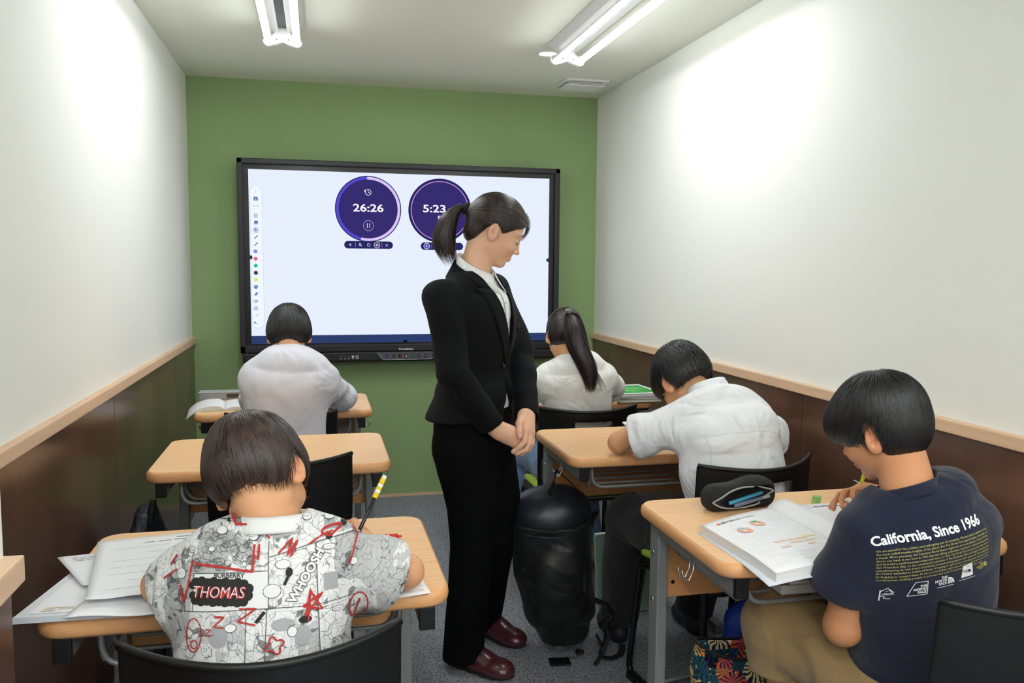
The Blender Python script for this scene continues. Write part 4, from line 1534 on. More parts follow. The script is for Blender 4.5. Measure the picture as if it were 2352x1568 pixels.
    V, F = sculpt(bo, .0045, cuts=[plane(neck + Vector((.0, -.0, .014)), (.25, -.1, 1))])
    blouse = child(t, 'blouse', V, F, M_SHIRT, 'white buttoned blouse')
    # jacket
    jo = [('u', noisy(loft(torso, side=Lf), .0022, 26, 5), 0),
          ('u', noisy(cap(sR, eR, .056, .050), .0048, 40, 6), .035), ('u', noisy(cap(eR, cR, .050, .038), .0045, 46, 7), .012),
          ('u', noisy(cap(sL, eL, .055, .048), .0045, 40, 8), .035), ('u', noisy(cap(eL, cL, .048, .040), .003, 42, 9), .012),
          ('u', cap(B(-.05, -.03, 1.272), sR, .034, .040), .03), ('u', cap(B(.05, -.03, 1.272), sL, .034, .040), .03)]
    for c, e in ((cR, eR), (cL, eL)):
        d = (c - e).normalized()
        jo.append(('s', cap(c - d * .028, c + d * .09, .0295, .0295), 0))
    # neck hole
    jo.append(('s', cap(neck + Vector((0, 0, -.02)), neck + Vector((.02, -.01, .15)), .0585, .066), .004))
    def vcut(P):
        """front opening: V from the collar down to the button, a narrow gap below it"""
        q = P - _v(O)
        l = q @ _v(Lf); f = q @ _v(F_); z = P[:, 2]
        half = np.interp(z, [.80, .88, .955, 1.022, 1.10, 1.20, 1.28, 1.34], [.040, .022, .006, -.012, .020, .047, .066, .07])
        cx = np.interp(z, [.80, 1.02, 1.3], [.0, .0, .0])
        arms_ = np.minimum(cap(eR, cR, .058, .047)[0](P), cap(eL, cL, .056, .048)[0](P))
        return np.minimum(np.minimum(half - np.abs(l - cx), f - .02), arms_)
    dR, dL = (cR - eR).normalized(), (cL - eL).normalized()
    def hem(P):
        q = P - _v(O)
        f = q @ _v(F_)
        return (.842 + .03 * np.maximum(0, f * 3) - P[:, 2]) - 0.0
    def hemc(P):
        # hem only cuts the trunk, not the forearms
        dR_ = np.minimum(np.linalg.norm(P - _v(cR), axis=1), np.linalg.norm(P - _v(cL), axis=1))
        a = hem(P)
        near = cap(eR, cR, .058, .047)[0](P); near = np.minimum(near, cap(eL, cL, .056, .046)[0](P))
        return np.minimum(a, near)
    V, F = sculpt(jo, .0045, cuts=[vcut, capcut(cR, dR, .036), capcut(cL, dL, .036), hemc])
    jacket = child(t, 'jacket', V, F, M_SUIT, 'black single-button jacket')
    bv = BVHTree.FromPolygons([Vector(v) for v in V], [tuple(int(i) for i in f) for f in F])
    # lapels: layered cloth following the uncut chest surface
    VU, FU = sculpt([q for q in jo if q[0] == 'u'], .007)
    bvU = BVHTree.FromPolygons([Vector(v) for v in VU], [tuple(int(i) for i in f) for f in FU])
    def lapel(side, name, rows):
        V, F = [], []
        n = 8
        for j, (z, a, b) in enumerate(rows):
            for i in range(n + 1):
                l = side * (a + (b - a) * i / n)
                hit = bvU.ray_cast(B(l, .30, z), -F_, .6)
                if hit[0] is None:
                    pt = V[-(n + 1)] + Vector((0, 0, z - rows[j - 1][0])) * .5 - F_ * .02
                else:
                    pt = hit[0] + F_ * (.0050 + .0015 * (i == 0))
                V.append(Vector(pt))
        for _ in range(2):
            V = [V[k] if k < n + 1 or k >= len(V) - n - 1 else (V[k] * 2 + V[k - n - 1] + V[k + n + 1]) / 4 for k in range(len(V))]
        for j in range(len(rows) - 1):
            for i in range(n):
                F.append((j * (n + 1) + i, j * (n + 1) + i + 1, (j + 1) * (n + 1) + i + 1, (j + 1) * (n + 1) + i))
        b_ = MB(); b_.add(V, F, True)
        o = tubes_child(t, name, b_, M_SUIT, jacket)
        so = o.modifiers.new('s', 'SOLIDIFY'); so.thickness = .0045; so.offset = 0
        return o
    for sd in (-1, 1):
        lapel(sd, 'lapel', [(1.018, -.003, .004), (1.045, -.001, .024), (1.075, .005, .040), (1.105, .012, .053), (1.135, .020, .065), (1.165, .028, .075), (1.195, .036, .085), (1.225, .044, .094), (1.250, .050, .101), (1.262, .053, .104)])
        lapel(sd, 'collar_leaf', [(1.262, .053, .080), (1.268, .055, .094), (1.280, .058, .098), (1.292, .061, .099), (1.304, .064, .098), (1.314, .066, .095)])
    # collar band round the back of the neck
    def band(name, rows, m, par, thick=.003):
        b_ = MB(); F = []; V = [p for r in rows for p in r]; m_ = len(rows[0])
        for j in range(len(rows) - 1):
            for i in range(m_ - 1):
                F.append((j * m_ + i, j * m_ + i + 1, (j + 1) * m_ + i + 1, (j + 1) * m_ + i))
        b_.add(V, F, True)
        o = tubes_child(t, name, b_, m, par)
        so = o.modifiers.new('s', 'SOLIDIFY'); so.thickness = thick; so.offset = 0
        return o
    def around(z, r, f0, a0, a1, n=20, tilt=.0):
        out = []
        for i in range(n + 1):
            a = radians(a0 + (a1 - a0) * i / n)     # 0 = front
            l, f = r * 1.08 * sin(a), r * cos(a)
            out.append(B(l, f + f0, z - tilt * (f + r) ))
        return out
    band('jacket_collar', [around(1.352, .064, -.012, 55, 305, tilt=.55), around(1.330, .073, -.014, 55, 305, tilt=.50), around(1.300, .086, -.018, 60, 300, tilt=.42)], M_SUIT, jacket, .004)
    band('blouse_collar', [around(1.372, .0535, -.006, 14, 346, 30, .62), around(1.352, .0585, -.006, 10, 350, 30, .58), around(1.318, .067, -.006, 12, 348, 30, .50)], M_SHIRT, blouse)
    # turned-down collar leaf on each side, longest at the front point
    for sd in (-1, 1):
        rows = [[], [], []]
        for i in range(19):
            a = radians(9 + 171 * i / 18)
            q = max(0, 1 - i / 7) ** 1.2
            for k in range(3):
                r = .0545 + (.006, .011, .015)[k] * .8 + q * (.0, .014, .030)[k]
                l, f = r * 1.08 * sin(a), r * cos(a)
                fz = (.0545 * cos(a)) + .0545
                z = 1.374 - .62 * fz - (0, .022, .040)[k] - q * (0, .008, .020)[k]
                rows[k].append(B(sd * (l + q * (0, .004, .010)[k]), f - .006, z))
        band('collar_point', rows, M_SHIRT, blouse, .0022)
    pk = MB().add([B(-.007 + (i % 2) * .014, 0, 0) for i in range(2)], [])
    pl_ = MB()
    for z in np.linspace(1.235, 1.03, 9):
        pass
    bb = BVHTree.FromPolygons([Vector(v) + Vector(base) for v in [q.co for q in blouse.data.vertices]], [tuple(p.vertices) for p in blouse.data.polygons])
    V, F = [], []
    zs = np.linspace(1.272, 1.03, 14)
    for z in zs:
        for l in (-.009, .009):
            hit = bb.ray_cast(B(l, .3, z), -F_, .5)
            V.append((hit[0] if hit[0] else B(l, .09, z)) + F_ * .003)
    for j in range(len(zs) - 1):
        F.append((2 * j, 2 * j + 1, 2 * j + 3, 2 * j + 2))
    b_ = MB(); b_.add(V, F, True)
    o = tubes_child(t, 'placket', b_, M_SHIRT, blouse); so = o.modifiers.new('s', 'SOLIDIFY'); so.thickness = .002
    Rf = Matrix((Lf, Vector((0, 0, 1)), F_)).transposed()
    for z in (1.215, 1.150, 1.090):
        hit = bb.ray_cast(B(0, .3, z), -F_, .5)
        if hit[0]:
            b_ = MB().lathe([(.0045, 0), (.0045, .0015), (.003, .002)], 14, o=hit[0] + F_ * .0045, R=Rf)
            tubes_child(t, 'shirt_button', b_, mat('button_clear', (222, 220, 214), rough=.3), blouse)
    hit = bv.ray_cast(B(-.012, .3, 1.018), -F_, .5)
    b_ = MB().lathe([(.0105, 0), (.0105, .003), (.008, .0042), (.0075, .003)], 20, o=(hit[0] if hit[0] else B(0, .1, 1.018)) + F_ * .001, R=Rf)
    tubes_child(t, 'jacket_button', b_, mat('black_button', (20, 20, 22), rough=.25), jacket)
    # breast pocket welt
    V = []
    for l, z in ((.085, 1.135), (.098, 1.139), (.112, 1.143), (.085, 1.120), (.098, 1.124), (.112, 1.128)):
        hit = bv.ray_cast(B(l, .3, z), -F_, .5)
        V.append((hit[0] if hit[0] else B(l, .08, z)) + F_ * .002)
    b_ = MB(); b_.add(V, [(0, 1, 4, 3), (1, 2, 5, 4)], True)
    o = tubes_child(t, 'breast_pocket', b_, M_SUIT, jacket); so = o.modifiers.new('s', 'SOLIDIFY'); so.thickness = .004
    # trousers
    to = [('u', loft([(B(0, -.005, .93), .120, .095), (B(0, -.012, .84), .152, .118), (B(0, -.012, .76), .160, .120), (B(0, -.01, .70), .150, .10)], side=Lf), 0)]
    for s, an, kn in ((-1, Vector((.452, 2.612, .03)), B(-.060, .012, .42)), (1, Vector((.566, 2.855, .05)), B(.080, .03, .42))):
        hp_ = B(s * .078, -.01, .74)
        to += [('u', loft([(hp_, .086, .098), (kn + Vector((0, 0, .14)), .078, .084), (kn, .067, .070), ((kn + an) / 2, .064, .066), (an, .063, .066)], side=Lf, p=2.1), .02)]
        sh_ = noisy(cap(kn, an, .060, .058), .003, 24, 11 + s)
        to += [('u', sh_, .02)]
    V, F = sculpt(to, .0055, cuts=[lambda P: .034 + .10 * np.maximum(0, (P - _v(O)) @ _v(F_)) - P[:, 2]])
    child(t, 'trousers', V, F, M_TROU, 'long straight black trousers')
    # loafer slippers
    M_LEA = mat('burgundy_leather', (74, 32, 38), rough=.28, spec=.6, coat=.25, bump=.2, bscale=40, bdist=.002)
    M_SOLE = mat('dark_rubber_sole', (28, 16, 18), rough=.6)
    for hx, hy, ang in ((.418, 2.668, 134), (.546, 2.905, 146)):
        a = radians(ang)
        f = Vector((sin(a), cos(a), 0)); r = Vector((cos(a), -sin(a), 0)); h0 = Vector((hx, hy, 0))
        R = np.array(Matrix((r, f, Vector((0, 0, 1)))).transposed(), dtype=f32)
        at = lambda l, x, z: h0 + f * l + r * x + Vector((0, 0, z))
        ops = [('u', ell(at(.172, 0, .026), (.0455, .075, .030), R), 0), ('u', ell(at(.12, 0, .036), (.042, .055, .040), R), .02), ('u', ell(at(.095, 0, .050), (.036, .030, .036), R), .02),
               ('u', ell(at(.205, .003, .024), (.040, .042, .026), R), .02),
               ('s', ell(at(.075, 0, .062), (.031, .048, .045), R), .006)]
        V, F = sculpt(ops, .0032, cuts=[lambda P: .012 - P[:, 2]])
        up = child(t, 'slipper_upper', V, F, M_LEA)
        ops = [('u', ell(at(.17, 0, .010), (.048, .080, .012), R), 0), ('u', ell(at(.05, 0, .010), (.036, .055, .013), R), .03), ('u', rbox(at(.10, 0, .010), (.036, .06, .010), .008, R), .01)]
        V, F = sculpt(ops, .0035, cuts=[lambda P: .001 - P[:, 2]])
        child(t, 'slipper_sole', V, F, M_SOLE)
        ops = [('u', ell(at(.03, 0, .022), (.034, .034, .016), R), 0), ('s', ell(at(.045, 0, .035), (.029, .045, .016), R), .003)]
        V, F = sculpt(ops, .0035)
        child(t, 'slipper_heel_rim', V, F, M_LEA)
    return t
teacher()
# ---------------------------------------------------------------- seated pupils
def tilt_plane(p, n):
    return plane(p, n)

def shirt_garment(torso, side, arms, neckp, neck_dir, nr, h=.005, amp=.004, seed=1, freq=26, hem=None, collar_h=.012, p=2.3, extra=(), wall=.007, wides=(.060, .066), shr=.05, long_=False):
    """torso sections plus sleeves; arms: (shoulder, elbow, cuff)"""
    ops = [('u', noisy(loft(torso, side=side, p=p), amp, freq, seed), 0)]
    cuts = []
    for i, (sh, el, cf) in enumerate(arms):
        sh, el, cf = _v(sh), _v(el), _v(cf)
        if np.linalg.norm(el - cf) < 1e-4:
            d = (cf - sh) / np.linalg.norm(cf - sh)
            ops.append(('u', noisy(cap(sh, cf - d * .02, wides[0], wides[1]), amp, 30, seed + 3 + i), shr))
            ops.append(('u', noisy(cap(cf - d * .03, cf + d * .03, wides[1], wides[1]), amp * .35, 30, seed + 3 + i), .015))
        else:
            d = (cf - el) / np.linalg.norm(cf - el)
            ops.append(('u', noisy(cap(sh, el, wides[0], wides[1]), amp, 36, seed + 3 + i), shr))
            ops.append(('u', noisy(cap(el, cf + d * .02, wides[1], wides[1] * .62), amp * 1.2, 40, seed + 7 + i), .02))
    for q in extra:
        ops.append(q)
    for i, (sh, el, cf) in enumerate(arms):
        sh, el, cf = _v(sh), _v(el), _v(cf)
        a = sh if np.linalg.norm(el - cf) < 1e-4 else el
        d = (cf - a) / np.linalg.norm(cf - a)
        w = wides[1] if np.linalg.norm(el - cf) < 1e-4 else wides[1] * .62
        ops.append(('s', cap(cf - d * .025, cf + d * .15, w - wall - .004 - amp * .3, w - wall - .003 - amp * .3), 0))
        cuts.append((lambda c_, L_: (lambda P: np.minimum(c_(P), L_(P) - .002)))(capcut(cf, d, w, seg=.14), loft(torso, side=side, p=p)[0]))
    nd = _v(neck_dir) / np.linalg.norm(neck_dir)
    ops.append(('s', cap(_v(neckp) - nd * .03, _v(neckp) + nd * .14, nr * .96, nr * 1.06), .004))
    if hem is not None:
        cuts.append(hem)
    return sculpt(ops, h, cuts=cuts)

def low_neck(neckp, nd, r, up):
    """trims the garment above the neckline"""
    def fn(P):
        q = P - _v(neckp)
        n = _v(nd) / np.linalg.norm(nd)
        s = q @ n
        rad = np.sqrt(np.maximum(0, (q * q).sum(1) - s * s))
        return np.minimum(s - up, r - rad)
    return fn

def trunk_ops(secs, shrink, side):
    return [('u', loft([(c, max(.03, a - shrink), max(.03, b - shrink)) for c, a, b in secs], side=side), 0)]

def legs_and_shoes(t_parts, base, hips, knees, ankles, r=(.055, .042, .030)):
    ops = []
    for hp_, kn, an in zip(hips, knees, ankles):
        ops += [('u', cap(hp_, kn, r[0], r[1]), .02), ('u', cap(kn, an, r[1], r[2]), .02), ('u', cap(an, _v(an) + _v((0, .07, -.03)), r[2], r[2] * .8), .02)]
    V, F = sculpt(ops, .008)
    t_parts.append((V, F, np.zeros(len(V), f32)))

def trousers(t, name, hips, knees, ankles, m, r=(.078, .064, .055), seed=4, pel=None, amp=.005, label=None, short=False):
    ops = []
    cuts = []
    for i, (hp_, kn, an) in enumerate(zip(hips, knees, ankles)):
        ops.append(('u', noisy(cap(_v(hp_), _v(kn), r[0], r[1]), amp, 30, seed + i), .025))
        ops.append(('u', noisy(cap(_v(kn), _v(an), r[1], r[2]), amp, 30, seed + 5 + i), .02))
    for i, (hp_, kn, an) in enumerate(zip(hips, knees, ankles)):
        d = (_v(an) - _v(kn)); d /= np.linalg.norm(d)
        ops.append(('s', cap(_v(an) - d * .03, _v(an) + d * .12, r[2] - .014, r[2] - .014), 0))
        cuts.append(capcut(an, d, r[2], .12))
    if pel:
        ops.insert(0, ('u', pel, 0))
    V, F = sculpt(ops, .006, cuts=cuts)
    return child(t, name, V, F, m, label)

def shoes(t, pts, m, ang=0.0):
    for p in pts:
        V, F = shoe_mesh((p[0], p[1], 0), ang)
        child(t, 'shoe', V, F, m)

M_SK2 = skin('skin_boy', (222, 166, 124), (222, 120, 92))
M_SK3 = skin('skin_boy_tan', (202, 142, 100), (206, 116, 88))
HB = hairmat('hair_black', (26, 24, 26), (10, 9, 10), .46)
HBR = hairmat('hair_dark_brown', (74, 54, 48), (26, 19, 18), .42)
X = Vector((1, 0, 0))

def collar_band(t, name, C, nd, side, r, h, m, parent, a0=0, a1=360, flare=1.12, thick=.003, n=32, drop=0.0, fy=1.0, label=None):
    nd = Vector(nd).normalized()
    u = Vector(side); u = (u - nd * u.dot(nd)).normalized()
    w = nd.cross(u)
    C = Vector(C)
    V, F = [], []
    K = 4
    for j in range(K + 1):
        q = j / K
        for i in range(n + 1):
            a = radians(a0 + (a1 - a0) * i / n)
            rr = r * (1 + (flare - 1) * (1 - q))
            V.append(C + u * rr * cos(a) + w * rr * fy * sin(a) + nd * (h * q + drop * sin(a)))
    for j in range(K):
        for i in range(n):
            F.append((j * (n + 1) + i, j * (n + 1) + i + 1, (j + 1) * (n + 1) + i + 1, (j + 1) * (n + 1) + i))
    b = MB(); b.add(V, F, True)
    o = tubes_child(t, name, b, m, parent, label)
    so = o.modifiers.new('s', 'SOLIDIFY'); so.thickness = thick; so.offset = 0
    return o

# ================ boy in the comic-print shirt (front left)
def comic_material():
    m = mat('comic_print_cotton', (228, 228, 226), rough=.82, spec=.2, sheen=.1, bump=.2, bscale=900, bdist=.0004, bump2=.25, b2scale=9)
    nt = m.node_tree; N, L = nt.nodes, nt.links
    b = N['Principled BSDF']
    tc = N.new('ShaderNodeTexCoord')
    def vor(scale, feat, dist=0.0, rnd=1.0, metric='EUCLIDEAN', off=(0, 0, 0), st=(1, .35, 1)):
        mp = N.new('ShaderNodeMapping'); mp.inputs['Location'].default_value = off; mp.inputs['Scale'].default_value = st
        L.new(tc.outputs['Object'], mp.inputs['Vector'])
        src = mp.outputs[0]
        if dist:
            nz = N.new('ShaderNodeTexNoise'); nz.inputs['Scale'].default_value = scale * .55; nz.inputs['Detail'].default_value = 2
            L.new(mp.outputs[0], nz.inputs['Vector'])
            mx = N.new('ShaderNodeMix'); mx.data_type = 'RGBA'; mx.blend_type = 'ADD'; mx.inputs['Factor'].default_value = dist
            L.new(mp.outputs[0], mx.inputs['A']); L.new(nz.outputs['Color'], mx.inputs['B'])
            src = mx.outputs['Result']
        v = N.new('ShaderNodeTexVoronoi'); v.feature = feat
        if feat != 'DISTANCE_TO_EDGE': v.distance = metric
        v.inputs['Scale'].default_value = scale; v.inputs['Randomness'].default_value = rnd
        L.new(src, v.inputs['Vector'])
        return v
    def ramp(src, p0, c0, p1, c1, const=False):
        r = N.new('ShaderNodeValToRGB'); e = r.color_ramp.elements
        if const: r.color_ramp.interpolation = 'CONSTANT'
        e[0].position, e[0].color = p0, c0; e[1].position, e[1].color = p1, c1
        L.new(src, r.inputs['Fac']); return r
    def mul(a, c, fac=1.0, facs=None):
        mx = N.new('ShaderNodeMix'); mx.data_type = 'RGBA'; mx.blend_type = 'MULTIPLY'; mx.inputs['Factor'].default_value = fac
        if facs is not None: L.new(facs, mx.inputs['Factor'])
        L.new(a, mx.inputs['A']); L.new(c, mx.inputs['B']); return mx.outputs['Result']
    W = (1, 1, 1, 1)
    base = N.new('ShaderNodeRGB'); base.outputs[0].default_value = lin((232, 232, 230))
    cells = vor(15, 'F1', .05, .8, 'CHEBYCHEV')                               # grey panels
    grey = ramp(cells.outputs['Color'], .72, W, .73, (.64, .64, .64, 1), True)
    c1 = mul(base.outputs[0], grey.outputs[0], 1.0)
    cells2 = vor(42, 'F1', .08, 1.0, off=(3, 1, 2))
    g2 = ramp(cells2.outputs['Color'], .80, W, .81, (.70, .70, .71, 1), True)
    c2 = mul(c1, g2.outputs[0])
    cells3 = vor(60, 'F1', .08, 1.0, off=(8, 1, 5))
    g3 = ramp(cells3.outputs['Color'], .14, (.12, .12, .13, 1), .15, W, True)
    c2 = mul(c2, g3.outputs[0], .75)
    for sc, wd, dist, off, k in ((44, .030, .14, (0, 0, 0), .45), (24, .012, .12, (2, 7, 3), .30)):
        e = vor(sc, 'DISTANCE_TO_EDGE', dist, 1.0, off=off)
        r = ramp(e.outputs['Distance'], wd * .45, (k, k, k, 1), wd, W)
        c2 = mul(c2, r.outputs[0])
    L.new(c2, b.inputs['Base Color'])
    return m

def boy_comic():
    base = (-.09, 1.36, 0)
    lab = 'boy in a grey and white comic-print T-shirt bent over spread papers, holding a pencil'
    HC = _v((-.101, 1.452, .968)); HR = rot(-30, 30, -24); HS = .91
    neck = (-.076, 1.405, .885)
    hp = head_patch(HC, HR, HS, neck, .042, h=.0028, ear_out=42)
    parts = [hp]
    side = (1, -.05, 0)
    tor = [((-.092, 1.345, .44), .140, .105), ((-.096, 1.335, .60), .134, .100), ((-.094, 1.355, .72), .137, .102), ((-.088, 1.385, .81), .138, .095), ((-.083, 1.400, .850), .112, .075), ((-.080, 1.405, .880), .060, .050)]
    V, F = sculpt(trunk_ops(tor, .022, side), .008); parts.append((V, F, np.zeros(len(V), f32)))
    shL, elL, wrL = (-.195, 1.405, .835), (-.268, 1.470, .785), (-.190, 1.630, .776)
    shR, elR, wrR = (.035, 1.400, .840), (.150, 1.462, .778), (.090, 1.595, .790)
    handL = hand_ops(wrL, (.55, .80, -.05), (0, 0, 1), 1, .80, curl=(18, 20, 22, 24), thumb=(35, 10))
    handR = hand_ops(wrR, (-.15, .90, .10), (.75, -.1, .65), -1, .80, curl=(52, 55, 60, 62), spread=2, thumb=(28, 25))
    for a in ((shL, elL, wrL, handL), (shR, elR, wrR, handR)):
        V, F = arm_patch(a[0], a[1], a[2], (.031, .0275, .019), a[3]); parts.append((V, F, np.full(len(V), .06, f32)))
    hips, knees, ank = [(-.16, 1.36, .49), (-.02, 1.36, .49)], [(-.19, 1.70, .50), (.01, 1.70, .50)], [(-.18, 1.72, .08), (.02, 1.72, .08)]
    legs_and_shoes(parts, base, hips, knees, ank)
    t = finish_body('person', lab, base, parts, M_SK2)
    face_bits(t, HC, HR, HS, .3, HBR)
    # bowl haircut
    ho = [('u', ell((0, -.014, .034), (.083, .103, .091)), 0), ('u', ell((0, -.010, -.002), (.084, .097, .060)), .03), ('u', ell((0, .040, .030), (.072, .062, .060)), .02)]
    cut = boy_cut(front=.022, nape=-.040, side=-.010, fy=.050, earr=1.25, back_y=-.04)
    make_hair(t, HC, HR, HS, ho, cut, HBR, n=4200, crown=(.012, -.048, .120), seed=5, h=.0032, step=.0125, N=9, width=.0021, curve=.25, grav=.5, lift=.003, jit=.10, endlift=.25)
    # shirt
    MC = comic_material()
    wings = [('u', cap((-.165, 1.400, .850), (-.060, 1.405, .868), .038, .040), .04), ('u', cap((-.030, 1.400, .868), (.010, 1.400, .858), .040, .040), .04)]
    V, F = shirt_garment(tor, side, [((-.180, 1.405, .832), (-.244, 1.430, .784), (-.244, 1.430, .784)), ((.018, 1.398, .836), (.116, 1.432, .782), (.116, 1.432, .782))],
                         neck, (0, .15, 1), .0535, h=.0044, amp=.0045, seed=21, freq=24, wides=(.046, .060), extra=wings,
                         hem=lambda P: .45 - P[:, 2])
    sh = child(t, 'shirt', V, F, MC, 'loose T-shirt printed with grey comic panels and red scribbles')
    M_RIB = fabric('white_rib_collar', (236, 236, 234), wr=.2)
    collar_band(t, 'neckband', (-.077, 1.405, .892), (0.0, .18, 1), (1, 0, 0), .0560, .024, M_RIB, sh, flare=1.26, thick=.004, fy=1.02)
    # print: draped from behind; u to the right, v up
    bv = BVHTree.FromPolygons([Vector(v) for v in V], [tuple(int(i) for i in f) for f in F])
    O = Vector((-.092, 1.20, .80)); U = Vector((1, 0, 0)); Wv = Vector((0, 0, 1)); D = Vector((0, 1, -.22))
    INKW, INKR, INKB = mat('print_white', (232, 232, 232), rough=.8), mat('print_red', (186, 46, 44), rough=.8), mat('print_black', (34, 33, 34), rough=.8)
    INKG, INKL = mat('print_grey', (168, 168, 170), rough=.8), mat('print_line_grey', (86, 86, 88), rough=.8)
    def AF(shp):
        return [(-.101 + (u + .118) * .907, .023 + (v + .052) * .78) for u, v in shp[0]], shp[1]
    def put2(name, shp, m, off, af=True):
        if af: shp = AF(shp)
        o = decal(t, name, shp[0], shp[1], m, bv, O, U, Wv, D, off, sh)
        if af is not None: o['kind'] = 'stuff'
        return o
    put2('blank_panel', rect2(-.118, -.052, .006, .020, 14), INKW, .0009)
    ln = []
    for pts in ([(-.118, -.052), (.006, -.052), (.006, .075)], [(-.118, .020), (.006, .020)], [(-.118, -.052), (-.118, .02)], [(.006, .045), (.085, .066), (.15, .080)],
                [(.085, .066), (.087, -.035), (.090, -.16)], [(.006, -.052), (.085, -.055), (.15, -.050)], [(-.030, -.052), (-.032, -.20)], [(.004, -.052), (-.002, -.20)], [(-.118, -.052), (-.15, -.05)], [(.15, .08), (.20, .06)], [(-.10, .12), (-.02, .125), (.006, .10)]):
        ln.append(stroke(pts, .0013))
    put2('panel_border', merge2(ln), INKL, .0015)
    put2('panel_gutter', merge2([stroke([(.088, .068), (.090, -.035), (.093, -.16)], .0036), stroke([(.006, .049), (.085, .070), (.15, .084)], .0036), stroke([(.012, -.057), (.085, -.060), (.15, -.055)], .003)]), INKW, .0013)
    cl = [rect2(-.096, .041, -.024, .066, 10)]
    for i in range(9):
        cl.append(disc2(-.097 + .009 * i, .066 + .002 * (i % 2) - .0006 * i, .0075)); cl.append(disc2(-.097 + .009 * i, .040 - .0015 * (i % 2) - .0006 * i, .0070))
    cl.append(disc2(-.018, .054, .008)); cl.append(disc2(-.019, .044, .008)); cl.append(disc2(-.102, .062, .006)); cl.append(disc2(-.101, .047, .006))
    put2('black_cloud', merge2(cl), INKB, .0018, False)
    put2('name_lettering', text2('THOMAS', .0240, .0007, -.1010, .0440, -.05, .80, .15), INKR, .0028, None)
    put2('name_highlight', text2('THOMAS', .0240, -.0003, -.1021, .0446, -.05, .80, .15), INKW, .0033, None)
    put2('maker_lettering', text2('BURBERRY', .0092, .0003, -.0700, .0730, -.04, 1.05), INKL, .0018, None)
    put2('sound_outline', text2('WHOOSH', .0190, .0018, .050, .026, 1.02, 1.0), INKL, .0022, None)
    put2('sound_lettering', text2('WHOOSH', .0190, .0008, .050, .026, 1.02, 1.0), INKW, .0028, None)
    rs = random.Random(11)
    spots = [(.108, .055, .014, .007), (.120, -.070, .012, .006), (.030, .030, .016, .011), (.046, .100, .011, .009), (.070, .118, .010, .009), (-.020, .085, .010, .009), (-.075, .100, .012, .010), (-.09, .065, .007, .006), (.012, -.020, .019, .017),
             (-.050, .135, .014, .010), (.110, .115, .013, .009), (.150, .02, .010, .010), (-.055, -.085, .012, .010), (.045, -.10, .010, .012), (-.140, .02, .010, .013)]
    put2('bubble_outline', merge2([disc2(x, y, r * .75 + .001, ry=q * .75 + .001) for x, y, r, q in spots]), INKL, .0016)
    put2('bubble', merge2([disc2(x, y, r * .75, ry=q * .75) for x, y, r, q in spots]), INKW, .0020)
    put2('bubble_text', merge2([text2(w_, .0034, 0, x - .0065, y - .0012, 0, res=1) for w_, x, y in (('OH NO!', .108, .055), ('ZOOM', .120, -.070), ('HMM', -.020, .085), ('HA HA', .070, .118), ('SHH!', -.140, .02))]), INKL, .0026)
    put2('grey_patch', merge2([rect2(.098, -.030, .122, .004, 5), rect2(.012, .078, .060, .092, 6, .01), disc2(.030, -.085, .020, ry=.012), disc2(.062, -.110, .014, ry=.02), disc2(-.075, -.10, .016, ry=.022), rect2(.10, .09, .16, .15, 6), rect2(-.06, .125, -.02, .14, 4)]), INKG, .0011)
    blk = [disc2(.040, .014, .006, ry=.009), stroke([(.040, .01), (.032, -.010)], .005), disc2(.066, -.080, .011, ry=.007), disc2(.108, .075, .006), stroke([(.0, -.058), (-.014, -.078)], .006), disc2(.135, .10, .006, ry=.008), disc2(-.02, .108, .003), disc2(-.065, .118, .003)]
    put2('black_patch', merge2(blk), INKB, .0021)
    st = []
    for i in range(46):
        a = rs.uniform(0, 6.28); x, y = rs.uniform(-.14, .16), rs.choice([rs.uniform(.03, .15), rs.uniform(-.14, -.06)])
        st.append(stroke([(x, y), (x + .012 * cos(a), y + .012 * sin(a)), (x + .02 * cos(a + .7), y + .02 * sin(a + .7))], .0009, .004))
    for i in range(70):
        x, y, r = rs.uniform(-.125, -.012), rs.uniform(.028, .095), rs.uniform(.003, .008)
        st.append(stroke([(x + r * cos(a), y + r * sin(a)) for a in np.linspace(0, 5.6, 10)], .0007, .004))
    put2('line_art', merge2(st), INKL, .0019)
    red = []
    def R_(pts, w=.0036): red.append(stroke(pts, w, .003, .25))
    R_([(-.098, .093), (-.055, .087), (-.012, .079), (-.010, .118)], .0036); R_([(-.003, .118), (-.004, .096)], .0034)
    R_([(.073, .044), (.091, .013), (.062, .021), (.092, .038), (.066, .006), (.074, .046), (.070, -.002)], .0030)
    R_([(-.031, .025), (-.006, .024), (-.033, .007), (-.007, -.001)], .0026); R_([(-.068, .015), (-.053, .014), (-.069, .0), (-.053, -.002)], .0024); R_([(-.080, -.004), (-.072, -.004), (-.080, -.012), (-.072, -.013)], .0018)
    R_([(-.098 + .0115 * cos(a), -.012 + .025 * sin(a)) for a in np.linspace(0, 6.3, 22)], .0018); R_([(-.097 + .005 * cos(a), -.026 + .006 * sin(a)) for a in np.linspace(0, 6.3, 10)], .0018)
    R_([(.021 + (.011 + .003 * sin(4 * a)) * cos(a), -.032 + (.011 + .003 * sin(4 * a)) * sin(a)) for a in np.linspace(0, 6.3, 40)], .0026)
    R_([(.026, .103), (.047, .124), (.039, .099), (.055, .121), (.044, .097)], .0028); R_([(.071, .112), (.095, .126), (.110, .130)], .0026)
    R_([(.108 + .014 * cos(a) + .004 * sin(2 * a), .131 + .007 * sin(a) + .004 * cos(a)) for a in np.linspace(0, 12.6, 40)], .0034)
    R_([(.150 + .017 * cos(a), .003 + .023 * sin(a)) for a in np.linspace(0, 6.3, 28)], .0022); R_([(.141, -.014), (.152, .015)], .0034)
